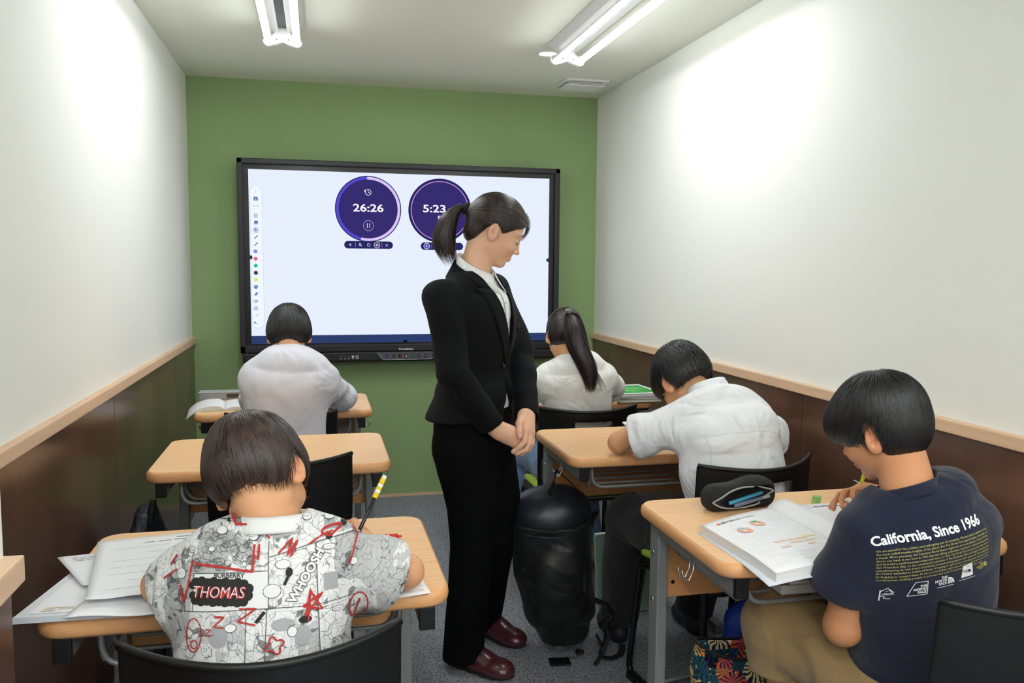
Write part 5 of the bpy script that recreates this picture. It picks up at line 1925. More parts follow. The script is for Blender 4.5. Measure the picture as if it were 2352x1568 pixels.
    R_([(.133, .150), (.150, .120), (.135, .075)], .0026); R_([(-.045, .172), (-.041, .150), (-.018, .148), (-.030, .160), (.013, .126)], .0024); R_([(-.050, .165), (-.040, .148), (-.032, .152)], .0028)
    R_([(-.103, .099), (-.109, .056), (-.116, .037), (-.121, .062)], .0030); R_([(-.14, .09), (-.13, .105)], .003); R_([(-.150, .07), (-.128, .085)], .0024)
    R_([(-.060, -.095), (-.03, -.085), (-.055, -.075)], .005); R_([(.030, -.10), (.055, -.07)], .003)
    put2('red_scribble', merge2(red), INKR, .0030, False)
    trousers(t, 'trousers', hips, knees, ank, fabric('dark_navy_trousers', (30, 32, 44)), pel=ell((-.09, 1.36, .49), (.14, .12, .09)))
    shoes(t, [(-.18, 1.80), (.02, 1.80)], mat('dark_trainer', (40, 40, 46), rough=.6))
    return t
boy_comic()

# ================ boy in the pale grey sweatshirt (back left)
def boy_grey():
    base = (-.115, 3.25, 0)
    HC = _v((-.108, 3.235, 1.064)); HR = rot(0, 42, 0); HS = .92
    neck = (-.110, 3.165, .970)
    parts = [head_patch(HC, HR, HS, neck, .044, h=.0036, ear_out=28)]
    side = (1, 0, 0)
    tor = [((-.125, 3.240, .44), .155, .115), ((-.125, 3.215, .60), .152, .112), ((-.122, 3.185, .76), .148, .112), ((-.115, 3.165, .88), .152, .106), ((-.110, 3.160, .95), .120, .085), ((-.110, 3.165, .985), .065, .055)]
    V, F = sculpt(trunk_ops(tor, .03, side), .009); parts.append((V, F, np.zeros(len(V), f32)))
    aL = ((-.225, 3.175, .935), (-.262, 3.400, .800), (-.14, 3.53, .785)); aR = ((.005, 3.175, .935), (.100, 3.395, .800), (-.02, 3.55, .785))
    for (a, b, c), sd in ((aL, 1), (aR, -1)):
        hd = hand_ops(c, (.35 * sd, .9, 0), (0, 0, 1), sd, .82, curl=(20, 22, 24, 26))
        V, F = arm_patch(a, b, c, (.034, .031, .021), hd, .005); parts.append((V, F, np.full(len(V), .06, f32)))
    hips, knees, ank = [(-.20, 3.26, .49), (-.05, 3.26, .49)], [(-.22, 3.62, .50), (-.03, 3.62, .50)], [(-.21, 3.64, .08), (-.02, 3.64, .08)]
    legs_and_shoes(parts, base, hips, knees, ank)
    t = finish_body('person', 'boy in a plain pale grey sweatshirt writing at the back-left desk', base, parts, M_SK2)
    face_bits(t, HC, HR, HS, .3, HB)
    ho = [('u', ell((0, -.014, .036), (.083, .103, .092)), 0), ('u', ell((0, -.020, -.006), (.083, .088, .062)), .03), ('u', ell((0, .040, .030), (.072, .062, .060)), .02)]
    make_hair(t, HC, HR, HS, ho, boy_cut(front=.02, nape=-.068, side=-.024, fy=.052, earr=.62, back_y=-.04), HB, n=3000, crown=(.0, -.040, .122), seed=8, h=.004, step=.0125, N=9, width=.0024, grav=.5, jit=.16, lift=.004, endlift=.3)
    M = fabric('pale_grey_sweatshirt', (216, 216, 224), wr=.55, wsc=6)
    V, F = shirt_garment(tor, side, [((-.220, 3.185, .905), (-.250, 3.400, .800), (-.165, 3.520, .785)), ((.000, 3.185, .905), (.088, 3.395, .798), (.0, 3.525, .785))],
                         neck, (0, .5, 1), .046, h=.0052, amp=.0065, seed=31, freq=17, wides=(.066, .055), shr=.06, hem=lambda P: .47 - P[:, 2])
    sh = child(t, 'sweatshirt', V, F, M)
    collar_band(t, 'neckband', (-.110, 3.160, .975), (0, .42, 1), (1, 0, 0), .050, .026, M, sh, flare=1.15, thick=.005)
    bv = BVHTree.FromPolygons([Vector(v) for v in V], [tuple(int(i) for i in f) for f in F])
    for s in (-1, 1):
        pass
    trousers(t, 'trousers', hips, knees, ank, fabric('black_trousers', (26, 26, 30)), pel=ell((-.12, 3.26, .49), (.15, .12, .09)))
    shoes(t, [(-.21, 3.70), (-.02, 3.70)], mat('dark_trainer', (40, 40, 46), rough=.6))
boy_grey()

# ================ girl with the ponytail (back right)
def girl():
    base = (1.02, 3.22, 0)
    HC = _v((.975, 3.215, 1.052)); HR = rot(-4, 28, 2); HS = .90
    neck = (1.0, 3.150, .955)
    parts = [head_patch(HC, HR, HS, neck, .042, h=.0036, ear_out=26)]
    side = (1, 0, 0)
    tor = [((1.035, 3.240, .44), .135, .105), ((1.030, 3.215, .60), .125, .098), ((1.022, 3.185, .74), .135, .100), ((1.010, 3.160, .86), .150, .098), ((1.002, 3.150, .925), .120, .078), ((1.0, 3.150, .955), .062, .050)]
    V, F = sculpt(trunk_ops(tor, .028, side), .009); parts.append((V, F, np.zeros(len(V), f32)))
    aL = ((.885, 3.165, .895), (.835, 3.375, .790), (.93, 3.52, .780)); aR = ((1.125, 3.165, .895), (1.235, 3.360, .790), (1.12, 3.52, .780))
    for (a, b, c), sd in ((aL, 1), (aR, -1)):
        hd = hand_ops(c, (.35 * sd, .9, 0), (0, 0, 1), sd, .80, curl=(20, 22, 24, 26))
        V, F = arm_patch(a, b, c, (.034, .030, .020), hd, .0045); parts.append((V, F, np.full(len(V), .06, f32)))
    hips, knees, ank = [(.95, 3.26, .49), (1.11, 3.26, .49)], [(.90, 3.58, .51), (1.15, 3.58, .51)], [(.96, 3.40, .09), (1.18, 3.44, .09)]
    legs_and_shoes(parts, base, hips, knees, ank)
    t = finish_body('person', 'girl with a long dark ponytail and white T-shirt at the back-right desk', base, parts, M_SK2)
    face_bits(t, HC, HR, HS, .4, HB)
    HM = hairmat('hair_brown_black', (52, 38, 38), (22, 17, 20), .34)
    TIE = _v((.0, -.100, .062))
    ho = [('u', ell((0, -.014, .036), (.080, .101, .089)), 0), ('u', ell((0, -.020, -.010), (.078, .086, .062)), .03), ('u', ell((0, .034, .030), (.069, .062, .062)), .02), ('u', cap((0, -.08, .05), (0, -.104, .064), .034, .014), .02)]
    def flow(P, G):
        D = TIE - P
        D /= np.linalg.norm(D, axis=1)[:, None] + 1e-6
        return D
    cut = boy_cut(front=.055, nape=-.074, side=-.035, fy=.050, earr=.72, back_y=-.04)
    make_hair(t, HC, HR, HS, ho, cut, HM, n=1800, seed=14, h=.004, step=.010, N=9, width=.0022, flow=flow, lift=.0015)
    tie = Vector(put(TIE[None] + _v((0, -.010, .003)), HC, HR, HS)[0])
    rs = np.random.RandomState(6)
    path = np.array([tuple(tie), (tie.x + .002, tie.y - .030, tie.z - .008), (tie.x + .008, tie.y - .058, tie.z - .065), (tie.x + .022, tie.y - .078, tie.z - .135), (tie.x + .052, tie.y - .098, tie.z - .205), (tie.x + .048, tie.y - .108, tie.z - .285)])
    ks = np.linspace(0, 1, 6); tt = np.linspace(0, 1, 18)
    L, Nn, W = [], [], []
    for i in range(1900):
        a = rs.uniform(0, 2 * pi); q = rs.uniform(.3, 1.1) ** .6; e = rs.uniform(.62, 1.08) if i % 3 else rs.uniform(.9, 1.1)
        T = np.minimum(tt * e, 1.0)
        bs = np.stack([np.interp(T, ks, path[:, k]) for k in range(3)], 1)
        bs[:, 2] -= np.maximum(0, tt * e - 1) * .25
        r = np.interp(T, [0, .15, .35, .6, .8, 1], [.008, .020, .036, .038, .034, .018]) * q
        off = np.stack([np.cos(a + T * .8) * 1.15, np.sin(a + T * .8) * .75, 0 * T], 1)
        side_ = .014 * np.sin(T * 7 + rs.uniform(0, 1)) * T
        P_ = bs + off * r[:, None]; P_[:, 0] += side_
        L.append(P_); Nn.append(off / (np.linalg.norm(off, axis=1)[:, None] + 1e-6)); W.append(.0022 * rs.uniform(.6, 1.3))
    for i in range(160):       # strands resting loose over the right shoulder
        e = rs.uniform(.7, 1.05); x0 = rs.uniform(.02, .05)
        T = tt * e
        P_ = np.stack([tie.x + .055 * np.sin(np.minimum(T, 1) * 1.6) + x0 * T + .012 * np.sin(T * 8), tie.y - .105 * T - .02, tie.z - .02 - .27 * T], 1)
        L.append(P_); Nn.append([(0.3, -1, 0)] * 18); W.append(.0020)
    L = np.array(L, f32)
    for _ in range(3): L[:, 1:-1] = (L[:, :-2] + 2 * L[:, 1:-1] + L[:, 2:]) / 4
    V2, F2 = ribbons(L, np.array(Nn, f32), W)
    child(t, 'ponytail', V2, F2, HM)
    u = Vector((1, 0, 0)); w = Vector((0, .45, .9)).normalized()
    for k, (c, nm) in enumerate((((70, 190, 170), 'tie_teal'), ((230, 200, 60), 'tie_yellow'), ((190, 60, 60), 'tie_red'))):
        b = MB()
        b.tube([tie + (u * cos(a) + w * sin(a)) * .0135 for a in np.linspace(k * 2.1, k * 2.1 + 2.2, 9)], .0035, 6)
        tubes_child(t, 'hair_tie', b, mat(nm, c, rough=.5))
    # glasses temple
    for s in (-1, 1):
        b = MB()
        tr = lambda p: Vector(put(_v(p)[None], HC, HR, HS)[0])
        b.tube([tr((s * .074, .09, .002)), tr((s * .080, .03, .008)), tr((s * .083, -.012, .006)), tr((s * .082, -.028, -.012))], .0014, 6)
        b.tube([tr((s * .033 + .024 * cos(a), .100 - .004 * abs(cos(a)), -.004 + .018 * sin(a))) for a in np.linspace(0, 2 * pi, 20)[:-1]], .0012, 6, closed=True)
        if s > 0: b.tube([tr((-.010, .100, 0)), tr((.010, .100, 0))], .0012, 6)
        tubes_child(t, 'glasses', b, mat('dark_frame', (40, 50, 60), rough=.3))
    M = fabric('white_slub_tshirt', (232, 232, 228), wr=.5, wsc=10)
    V, F = shirt_garment(tor, side, [((.885, 3.170, .885), (.850, 3.300, .815), (.850, 3.300, .815)), ((1.120, 3.170, .885), (1.205, 3.300, .815), (1.205, 3.300, .815))],
                         neck, (0, .4, 1), .043, h=.005, amp=.006, seed=41, freq=20, wides=(.052, .060), hem=lambda P: .47 - P[:, 2])
    sh = child(t, 'shirt', V, F, M)
    collar_band(t, 'neckband', (1.0, 3.146, .948), (0, .35, 1), (1, 0, 0), .046, .016, M, sh, flare=1.12, thick=.004)
    trousers(t, 'jeans', hips, knees, ank, fabric('light_blue_denim', (122, 148, 182), col2=(96, 122, 160), vscale=30), pel=ell((1.03, 3.24, .49), (.15, .12, .09)), r=(.082, .068, .058))
    shoes(t, [(.96, 3.47), (1.18, 3.51)], mat('light_trainer', (170, 172, 176), rough=.6))
girl()

# ================ boy in the white collared shirt (middle right)
def boy_white():
    base = (1.2, 2.28, 0)
    HC = _v((1.130, 2.425, .972)); HR = rot(10, 52, -8); HS = .96
    neck = (1.175, 2.335, .925)
    parts = [head_patch(HC, HR, HS, neck, .047, h=.0034, ear_out=32)]
    side = (1, .15, 0)
    tor = [((1.190, 2.260, .45), .150, .110), ((1.200, 2.225, .58), .150, .105), ((1.205, 2.200, .70), .158, .112), ((1.200, 2.225, .82), .165, .112), ((1.188, 2.280, .89), .140, .088), ((1.178, 2.320, .93), .068, .055)]
    V, F = sculpt(trunk_ops(tor, .03, side), .009); parts.append((V, F, np.zeros(len(V), f32)))
    aL = ((1.055, 2.295, .865), (.918, 2.425, .780), (1.06, 2.58, .785)); aR = ((1.325, 2.310, .855), (1.440, 2.440, .785), (1.30, 2.60, .785))
    for (a, b, c), sd in ((aL, 1), (aR, -1)):
        hd = hand_ops(c, (.5 * sd, .85, 0), (0, 0, 1), sd, .85, curl=(20, 22, 24, 26))
        V, F = arm_patch(a, b, c, (.035, .031, .021), hd, .004); parts.append((V, F, np.full(len(V), .08, f32)))
    hips, knees, ank = [(1.11, 2.28, .49), (1.27, 2.28, .49)], [(1.03, 2.60, .475), (1.33, 2.60, .475)], [(1.03, 2.70, .09), (1.33, 2.70, .09)]
    legs_and_shoes(parts, base, hips, knees, ank)
    t = finish_body('person', 'boy in a white collared short-sleeved shirt slumped low over the middle-right desk', base, parts, M_SK2)
    face_bits(t, HC, HR, HS, .3, HB)
    ho = [('u', ell((0, -.016, .034), (.083, .101, .092)), 0), ('u', ell((0, -.030, -.006), (.079, .078, .060)), .03), ('u', ell((0, .040, .030), (.072, .062, .060)), .02)]
    make_hair(t, HC, HR, HS, ho, boy_cut(front=.03, nape=-.046, side=-.004, fy=.048, earr=1.35, back_y=-.03), HB, n=3600, crown=(.0, -.055, .112), seed=12, h=.0036, step=.010, N=8, width=.0024, grav=.35, jit=.30, lift=.006, endlift=.6, curve=.2)
    M = fabric('white_school_shirt', (240, 241, 244), wr=.7, wsc=8)
    V, F = shirt_garment(tor, side, [((1.060, 2.290, .852), (.950, 2.372, .805), (.950, 2.372, .805)), ((1.315, 2.305, .842), (1.415, 2.375, .790), (1.415, 2.375, .790))],
                         neck, (-.25, .75, 1), .050, h=.0046, amp=.0075, seed=53, freq=22, wides=(.062, .068), wall=.006, shr=.055, hem=lambda P: .50 + .10 * (P[:, 0] - 1.2) - P[:, 2],
                         extra=[('u', cap((1.10, 2.285, .895), (1.25, 2.290, .893), .034, .034), .04)])
    sh = child(t, 'shirt', V, F, M)
    C = Vector((1.176, 2.318, .928)); nd = Vector((-.18, .50, 1)).normalized()
    collar_band(t, 'collar', C, nd, (1, .1, .2), .0550, .050, M, sh, flare=1.06, thick=.003)
    collar_band(t, 'collar_fall', C - nd * .002, nd, (1, .1, .2), .0590, .052, M, sh, a0=150, a1=390, flare=1.22, thick=.003)
    bv = BVHTree.FromPolygons([Vector(v) for v in V], [tuple(int(i) for i in f) for f in F])
    SEAM = mat('white_seam_thread', (212, 212, 216), rough=.8)
    O = Vector((1.19, 2.0, .80)); D = Vector((0, 1, -.15))
    decal(t, 'seam', *merge2([stroke([(-.120, .080), (-.108, .035), (-.106, -.02)], .0016), stroke([(.140, .07), (.132, .02), (.138, -.03)], .0016), stroke([(-.118, .074), (-.05, .082), (.05, .082), (.135, .068)], .0014)]), SEAM, bv, O, (1, .1, 0), (0, 0, 1), D, .0008, sh)
    trousers(t, 'trousers', hips, knees, ank, fabric('charcoal_trousers', (26, 26, 29)), pel=ell((1.19, 2.27, .50), (.15, .12, .09)), r=(.088, .080, .070), seed=9)
    shoes(t, [(1.03, 2.76), (1.33, 2.76)], mat('dark_trainer', (40, 40, 46), rough=.6))
boy_white()

# ================ boy in the navy T-shirt (front right)
def boy_navy():
    base = (1.15, 1.38, 0)
    HC = _v((1.068, 1.392, 1.022)); HR = rot(30, 24, -8); HS = .86
    neck = (1.078, 1.315, .915)
    parts = [head_patch(HC, HR, HS, neck, .047, h=.0026, ear_out=26)]
    side = (1, -.12, .12)
    tor = [((1.165, 1.380, .44), .142, .105), ((1.152, 1.360, .58), .134, .100), ((1.130, 1.330, .72), .140, .102), ((1.108, 1.312, .82), .148, .096), ((1.088, 1.312, .875), .128, .076), ((1.078, 1.315, .910), .062, .050)]
    V, F = sculpt(trunk_ops(tor, .026, side), .008); parts.append((V, F, np.zeros(len(V), f32)))
    aL = ((.985, 1.325, .835), (.992, 1.372, .635), (.985, 1.545, .775)); aR = ((1.210, 1.312, .862), (1.345, 1.44, .785), (1.270, 1.60, .815))
    hdL = hand_ops((1.115, 1.478, .800), (.35, .85, -.12), (-.1, 0, 1), 1, .84, curl=(20, 24, 28, 30), spread=8, thumb=(30, 20))
    V, F = arm_patch(aL[0], aL[1], (1.115, 1.478, .800), (.036, .034, .022), hdL, .003); parts.append((V, F, np.full(len(V), .06, f32)))
    hdR = hand_ops((1.270, 1.60, .815), (-.72, .42, .12), (.25, .55, .8), 1, .84, curl=(26, 34, 40, 46), spread=10, thumb=(38, 25))
    V, F = arm_patch(aR[0], aR[1], (1.270, 1.60, .815), (.036, .033, .022), hdR, .004); parts.append((V, F, np.full(len(V), .06, f32)))
    hips, knees, ank = [(1.09, 1.38, .50), (1.24, 1.38, .50)], [(1.000, 1.600, .540), (1.30, 1.70, .53)], [(1.02, 1.56, .09), (1.30, 1.66, .09)]
    legs_and_shoes(parts, base, hips, knees, ank)
    t = finish_body('person', 'boy in a navy T-shirt with white lettering on the back, at the front-right desk', base, parts, M_SK3)
    face_bits(t, HC, HR, HS, .4, HB)
    ho = [('u', ell((0, -.016, .036), (.083, .103, .092)), 0), ('u', ell((0, -.034, -.014), (.074, .070, .066)), .03), ('u', ell((0, .040, .032), (.074, .066, .062)), .02), ('u', ell((0, .070, .030), (.052, .040, .042)), .02)]
    make_hair(t, HC, HR, HS, ho, boy_cut(front=.012, nape=-.074, side=-.014, fy=.058, earr=1.2, back_y=-.03), HB, n=5200, crown=(.0, -.045, .125), seed=15, h=.0030, step=.0120, N=9, width=.0019, grav=.45, jit=.13, lift=.004, endlift=.30)
    M = fabric('navy_cotton_jersey', (15, 21, 46), wr=.45, wsc=7)
    V, F = shirt_garment(tor, side, [((.988, 1.322, .835), (.975, 1.372, .712), (.975, 1.372, .712)), ((1.200, 1.312, .856), (1.290, 1.385, .815), (1.290, 1.385, .815))],
                         neck, (-.25, .30, 1), .057, h=.0042, amp=.004, seed=61, freq=20, wides=(.047, .053), hem=lambda P: .46 - P[:, 2], shr=.030)
    sh = child(t, 'shirt', V, F, M, 'navy T-shirt printed with a slogan, a text block and five emblems')
    collar_band(t, 'neckband', (1.078, 1.314, .910), (-.25, .30, 1), (1, -.1, .1), .0575, .022, M, sh, flare=1.10, thick=.004)
    # back print
    bv = BVHTree.FromPolygons([Vector(v) for v in V], [tuple(int(i) for i in f) for f in F])
    INKW, INKY = mat('print_white2', (236, 236, 236), rough=.7), mat('print_khaki', (168, 160, 88), rough=.7)
    U = Vector((1, -.03, .21)).normalized(); Wv = Vector((-.13, 0, 1)).normalized()
    O = Vector((1.067, 1.10, .876)); D = Vector((0.0, 1, -.12))
    def put2(name, shp, m, off=.0012):
        dv = (.018 if name == 'emblem_gold' else .026) if name.startswith('emblem') else 0
        o = decal(t, name, [(a, b_ + dv) for a, b_ in shp[0]], shp[1], m, bv, O, U, Wv, D, off, sh)
        if name == 'text_block': o['kind'] = 'stuff'
        return o
    put2('slogan', text2('California, Since 1966', .0235, .0007, -.100, -.004, 0, .93), INKW)
    rows = ['We are named for the coldest, most unforgiving side of a mountain. We have helped explorers reach',
            'the most unfathomable heights of the planet. But The North Face legend begins, ironically, on',
            'a beach. More precisely, San Francisco North Beach neighborhood, at an altitude of only 150 feet',
            'above sea level. It was here in 1966 that two hiking enthusiasts resolved to follow their passions',
            'and founded a small mountaineering retail store. In 1968, The North Face moved to the other side of',
            'San Francisco Bay, to the overhead proximities of the Berkeley hills and began designing and',
            'manufacturing its own brand of technical mountaineering apparel and equipment. From designing',
            'the brand extended to include all facets of training to explore and extending your experience into',
            'by helping to conquer them. At our core we believe exploration knows no restrictions and to the',
            'continuous, seeking people to pioneer and push those boundaries to the next.']
    ls = []
    for i, r in enumerate(rows):
        v, f = text2(r, .0056, .00012, 0, 0, 0, 1.0, res=1, maxe=.05)
        w = max(a for a, b in v)
        k = .196 / w if i < 9 else .180 / w
        ls.append(([(-.094 + a * k, -.017 - .0062 * i + b) for a, b in v], f))
    put2('text_block', merge2(ls), INKY, .0010)
    dome = lambda x, y, s: merge2([([(x, y)] + [(x + s * cos(a), y + s * sin(a)) for a in np.linspace(0, pi / 2, 7)], [(0, i + 1, i + 2) for i in range(6)])])
    LG = .0066
    put2('emblem_peak', merge2([stroke([(-.086, -.118), (-.086, -.140)], .0016), stroke([(-.086, -.121), (-.078, -.113), (-.070, -.123)], .0012), stroke([(-.080, -.121), (-.076, -.117), (-.070, -.127), (-.084, -.127)], .0010), stroke([(-.086, -.130), (-.080, -.131)], .0012),
                                text2('North', .0040, .0001, -.082, -.126), text2('Face', .0046, .0001, -.082, -.136)]), INKW)
    put2('emblem_badge', merge2([stroke([(-.052, -.132), (-.041, -.106), (-.021, -.107), (-.020, -.133), (-.052, -.132)], .0013, .002), text2('THE', LG, .0003, -.0220, -.1175, 0, .9, align='RIGHT'), text2('NORTH', LG, .0003, -.0220, -.1235, 0, .9, align='RIGHT'), text2('FACE', LG, .0003, -.0220, -.1295, 0, .9, align='RIGHT')]), INKW)
    put2('emblem_logo', merge2([text2('THE', LG, .0003, .0125, -.1085, 0, .9, align='RIGHT'), text2('NORTH', LG, .0003, .0125, -.1145, 0, .9, align='RIGHT'), text2('FACE', LG, .0003, .0125, -.1205, 0, .9, align='RIGHT'),
                                dome(.0145, -.1205, .0125), stroke([(.0145, -.1205), (.027, -.1205)], .0006), rect2(-.004, -.1255, .026, -.1245, 4)]), INKW)
    put2('emblem_arcs', merge2([stroke([(.0145 + s * cos(a), -.1205 + s * sin(a)) for a in np.linspace(0, pi / 2, 8)], .0006, .002) for s in (.0045, .0085)]), M, .0022)
    put2('emblem_tag', merge2([([(.040, -.117), (.065, -.117), (.061, -.092), (.042, -.094)], [(0, 1, 2, 3)]), rect2(.036, -.1215, .070, -.1205, 4)]), INKW)
    put2('emblem_tag_logo', merge2([dome(.0535, -.108, .0055), text2('NORTH', .0030, .0001, .0525, -.1045, align='RIGHT'), text2('FACE', .0030, .0001, .0525, -.1075, align='RIGHT')]), M, .0022)
    put2('emblem_gold', merge2([dome(.0900, -.1020, .0105), text2('THE', .0045, .0003, .0885, -.0955, align='RIGHT'), text2('NORTH', .0045, .0003, .0885, -.0995, align='RIGHT'), text2('FACE', .0045, .0003, .0885, -.1035, align='RIGHT')]), INKY)
    trousers(t, 'shorts', hips, knees, [(1.008, 1.597, .44), (1.30, 1.697, .44)], fabric('khaki_cotton', (150, 124, 84), wr=.6, wsc=8), pel=ell((1.16, 1.38, .50), (.15, .12, .09)), r=(.088, .082, .078), seed=15, amp=.007)
    shoes(t, [(1.02, 1.62), (1.30, 1.72)], mat('dark_trainer', (40, 40, 46), rough=.6))
boy_navy()
# ================================================================ things on the desks
M_PAPER = mat('white_paper', (240, 240, 242), rough=.7, spec=.2)
M_PAPER2 = mat('page_block_paper', (222, 220, 218), rough=.8, spec=.15, var=.06, vscale=3, stretch=(1, 1, 260))
M_INK = mat('grey_print_ink', (128, 128, 132), rough=.8)
M_INK2 = mat('faint_print_ink', (186, 188, 192), rough=.8)
M_INKD = mat('dark_print_ink', (60, 60, 64), rough=.8)
TOP = .7402
def sheet(outline, zf, th=.0008, n=14):
    """thin sheet over a quad outline (4 corners), height function zf(x, y, s, t)"""
    (a, b_, c, d) = [Vector((p[0], p[1])) for p in outline]
    V = []
    for j in range(n + 1):
        for i in range(n + 1):
            s, t = i / n, j / n
            p = (a * (1 - s) + b_ * s) * (1 - t) + (d * (1 - s) + c * s) * t
            V.append((p.x, p.y, zf(p.x, p.y, s, t)))
    m = len(V)
    V += [(x, y, z - th) for x, y, z in V]
    k = n + 1
    F = []
    for j in range(n):
        for i in range(n):
            q = j * k + i
            F.append((q, q + 1, q + k + 1, q + k)); F.append((m + q, m + q + k, m + q + k + 1, m + q + 1))
    for i in range(n):
        F.append((i, m + i, m + i + 1, i + 1)); q = n * k + i; F.append((q, q + 1, m + q + 1, m + q))
        q = i * k; F.append((q, q + k, m + q + k, m + q)); q = i * k + n; F.append((q, m + q, m + q + k, q + k))
    return V, F
def quadpt(outline, s, t):
    (a, b_, c, d) = [Vector((p[0], p[1])) for p in outline]
    return (a * (1 - s) + b_ * s) * (1 - t) + (d * (1 - s) + c * s) * t
def lines_on(outline, zf, rows, m, parent, base, name='print', w=.0012, x0=.1, x1=.9, seed=1, y0=.1, y1=.9, gap=.25):
    rs = random.Random(seed)
    V, F = [], []
    for r in range(rows):
        t = y0 + (y1 - y0) * r / max(1, rows - 1)
        s = x0
        while s < x1:
            e = min(x1, s + rs.uniform(.04, .2))
            if rs.random() > gap:
                n = max(1, int((e - s) / .06))
                for k in range(n):
                    sa, sb = s + (e - s) * k / n, s + (e - s) * (k + 1) / n
                    q = []
                    for ss, tt in ((sa, t - w), (sb, t - w), (sb, t + w), (sa, t + w)):
                        p = quadpt(outline, ss, tt)
                        q.append((p.x - base[0], p.y - base[1], zf(p.x, p.y, ss, tt) + .0006 - base[2]))
                    n0 = len(V); V += q; F.append((n0, n0 + 1, n0 + 2, n0 + 3))
            s = e + rs.uniform(.01, .03)
    bb = MB(); bb.add(V, F); o = bb.build(name, m, parent); o['kind'] = 'stuff'
    return o
def one(name, label, cat, base, V, F, m, group=None, smooth=True):
    bb = MB(); bb.add([(x - base[0], y - base[1], z - base[2]) for x, y, z in V], F, smooth)
    o = bb.build(name, m, None, base)
    return tag(o, label, cat, group)

# --- front-left desk: tray folder, papers, worksheet, red pen, pencil
o4 = [(-.492, 1.452), (-.20, 1.440), (-.20, 1.640), (-.455, 1.668)]
base = (-.35, 1.55, TOP)
z1 = lambda x, y, s, t: TOP + .010 + .006 * max(0, .15 - s) ** .5 * .5
t = thing('plastic_folder', 'white plastic folder of papers hanging past the left end of the front-left desk', 'folder', base)
V, F = sheet(o4, lambda x, y, s, t: TOP + .0135, .0105, 6)
bb = MB(); bb.add([(x - base[0], y - base[1], z - base[2]) for x, y, z in V], F); bb.build('cover', mat('milky_plastic', (222, 226, 232), rough=.3, spec=.5), t)
V, F = sheet([(-.470, 1.462), (-.22, 1.452), (-.22, 1.63), (-.440, 1.655)], lambda x, y, s, t: TOP + .0150, .001, 6)
bb = MB(); bb.add([(x - base[0], y - base[1], z - base[2]) for x, y, z in V], F); pg = bb.build('page', M_PAPER, t)
lines_on([(-.462, 1.466), (-.40, 1.462), (-.40, 1.478), (-.455, 1.482)], lambda *a: TOP + .0152, 3, mat('tan_print', (214, 196, 160), rough=.8), pg, (0, 0, 0), w=.09).location = (-base[0], -base[1], -base[2])
def paper(label, outl, zf, rows, seed, group=None, **kw):
    c = quadpt(outl, .5, .5); base = (c.x, c.y, TOP)
    V, F = sheet(outl, zf, .0009, 16)
    o = one('paper_sheet', label, 'paper', base, V, F, M_PAPER)
    if rows: lines_on(outl, zf, rows, M_INK2, o, base, seed=seed, **kw)
    return o
PG = 'papers on the front-left desk'
p1 = [(-.410, 1.430), (-.205, 1.415), (-.160, 1.600), (-.360, 1.640)]
paper('lowest white sheet with a corner drooping over the near edge of the front-left desk', p1, lambda x, y, s, t: TOP + .0185 - .10 * max(0, 1.452 - y) + .002 * sin(9 * s), 0, 3)
p2 = [(-.415, 1.560), (-.30, 1.530), (-.30, 1.740), (-.500, 1.722)]
o = paper('white sheet with a printed heading poking out to the left under the top sheet', p2, lambda x, y, s, t: TOP + .0215 + .004 * s, 3, 7, x0=.12, x1=.42, y0=.80, y1=.90, w=.008, gap=.1)
p3 = [(-.385, 1.462), (-.175, 1.468), (-.140, 1.830), (-.442, 1.785)]
z3 = lambda x, y, s, t: TOP + .0275 + .006 * sin(pi * s) * (1 - t) + .004 * max(0, .15 - s) * 8 * (1 - t)
o = paper('large white worksheet on top of the paper stack beside the comic-print shirt', p3, z3, 7, 5, x0=.12, x1=.85, y0=.12, y1=.80, w=.0016, gap=.45)
lines_on(p3, z3, 2, M_INK, o, (quadpt(p3, .5, .5).x, quadpt(p3, .5, .5).y, TOP), 'heading', w=.004, x0=.3, x1=.95, y0=.88, y1=.93, gap=.1)
p4 = [(.075, 1.425), (.192, 1.446), (.166, 1.688), (.055, 1.690)]
o = paper('answer sheet with tiny red marks under the elbow of the comic-print boy', p4, lambda *a: TOP + .0012, 0, 3)
bb = MB()
rs = random.Random(4)
for i in range(9):
    x, y = .178 - .0009 * i * 0 + (-.012 * (i / 9)), 1.46 + .024 * i
    bb.box((x - quadpt(p4, .5, .5).x, y - quadpt(p4, .5, .5).y, .0016), (.006, .0012, .0003)); bb.box((x - .002 - quadpt(p4, .5, .5).x, y + .003 - quadpt(p4, .5, .5).y, .0016), (.0012, .006, .0003))
q = bb.build('red_marks', mat('pink_ink', (216, 120, 130), rough=.8), o); q['kind'] = 'stuff'
p5 = [(.080, 1.690), (.150, 1.700), (.140, 1.745), (.070, 1.74)]
o = paper('small white slip with red writing under the red pen', p5, lambda *a: TOP + .0022, 0, 3)
bb = MB()
for k in range(5):
    bb.tube([(.020 + k * .006 - .01, -.008 + .006 * (j % 2) + .001 * k, .0032) for j in range(2)] + [(.026 + k * .006 - .01, -.006, .0032)], .0006, 4)
bb.build('red_writing', mat('red_ink', (200, 40, 50), rough=.6), o)['kind'] = 'stuff'
def pen(name, label, a, b, cols, r=.0045, cat='pen'):
    a, b = Vector(a), Vector(b); L = (b - a).length; d = (b - a) / L
    R = d.to_track_quat('Z', 'Y').to_matrix()
    t = thing(name, label, cat, tuple(a))
    for nm, z0, z1_, r0, r1, m in cols:
        MB().lathe([(r * r0, L * z0), (r * r0, L * (z0 + (z1_ - z0) * .02)), (r * r1, L * z1_)], 14, R=R).build(nm, m, t)
    return t
M_RED = mat('red_translucent_plastic', (206, 20, 24), rough=.2, spec=.6)
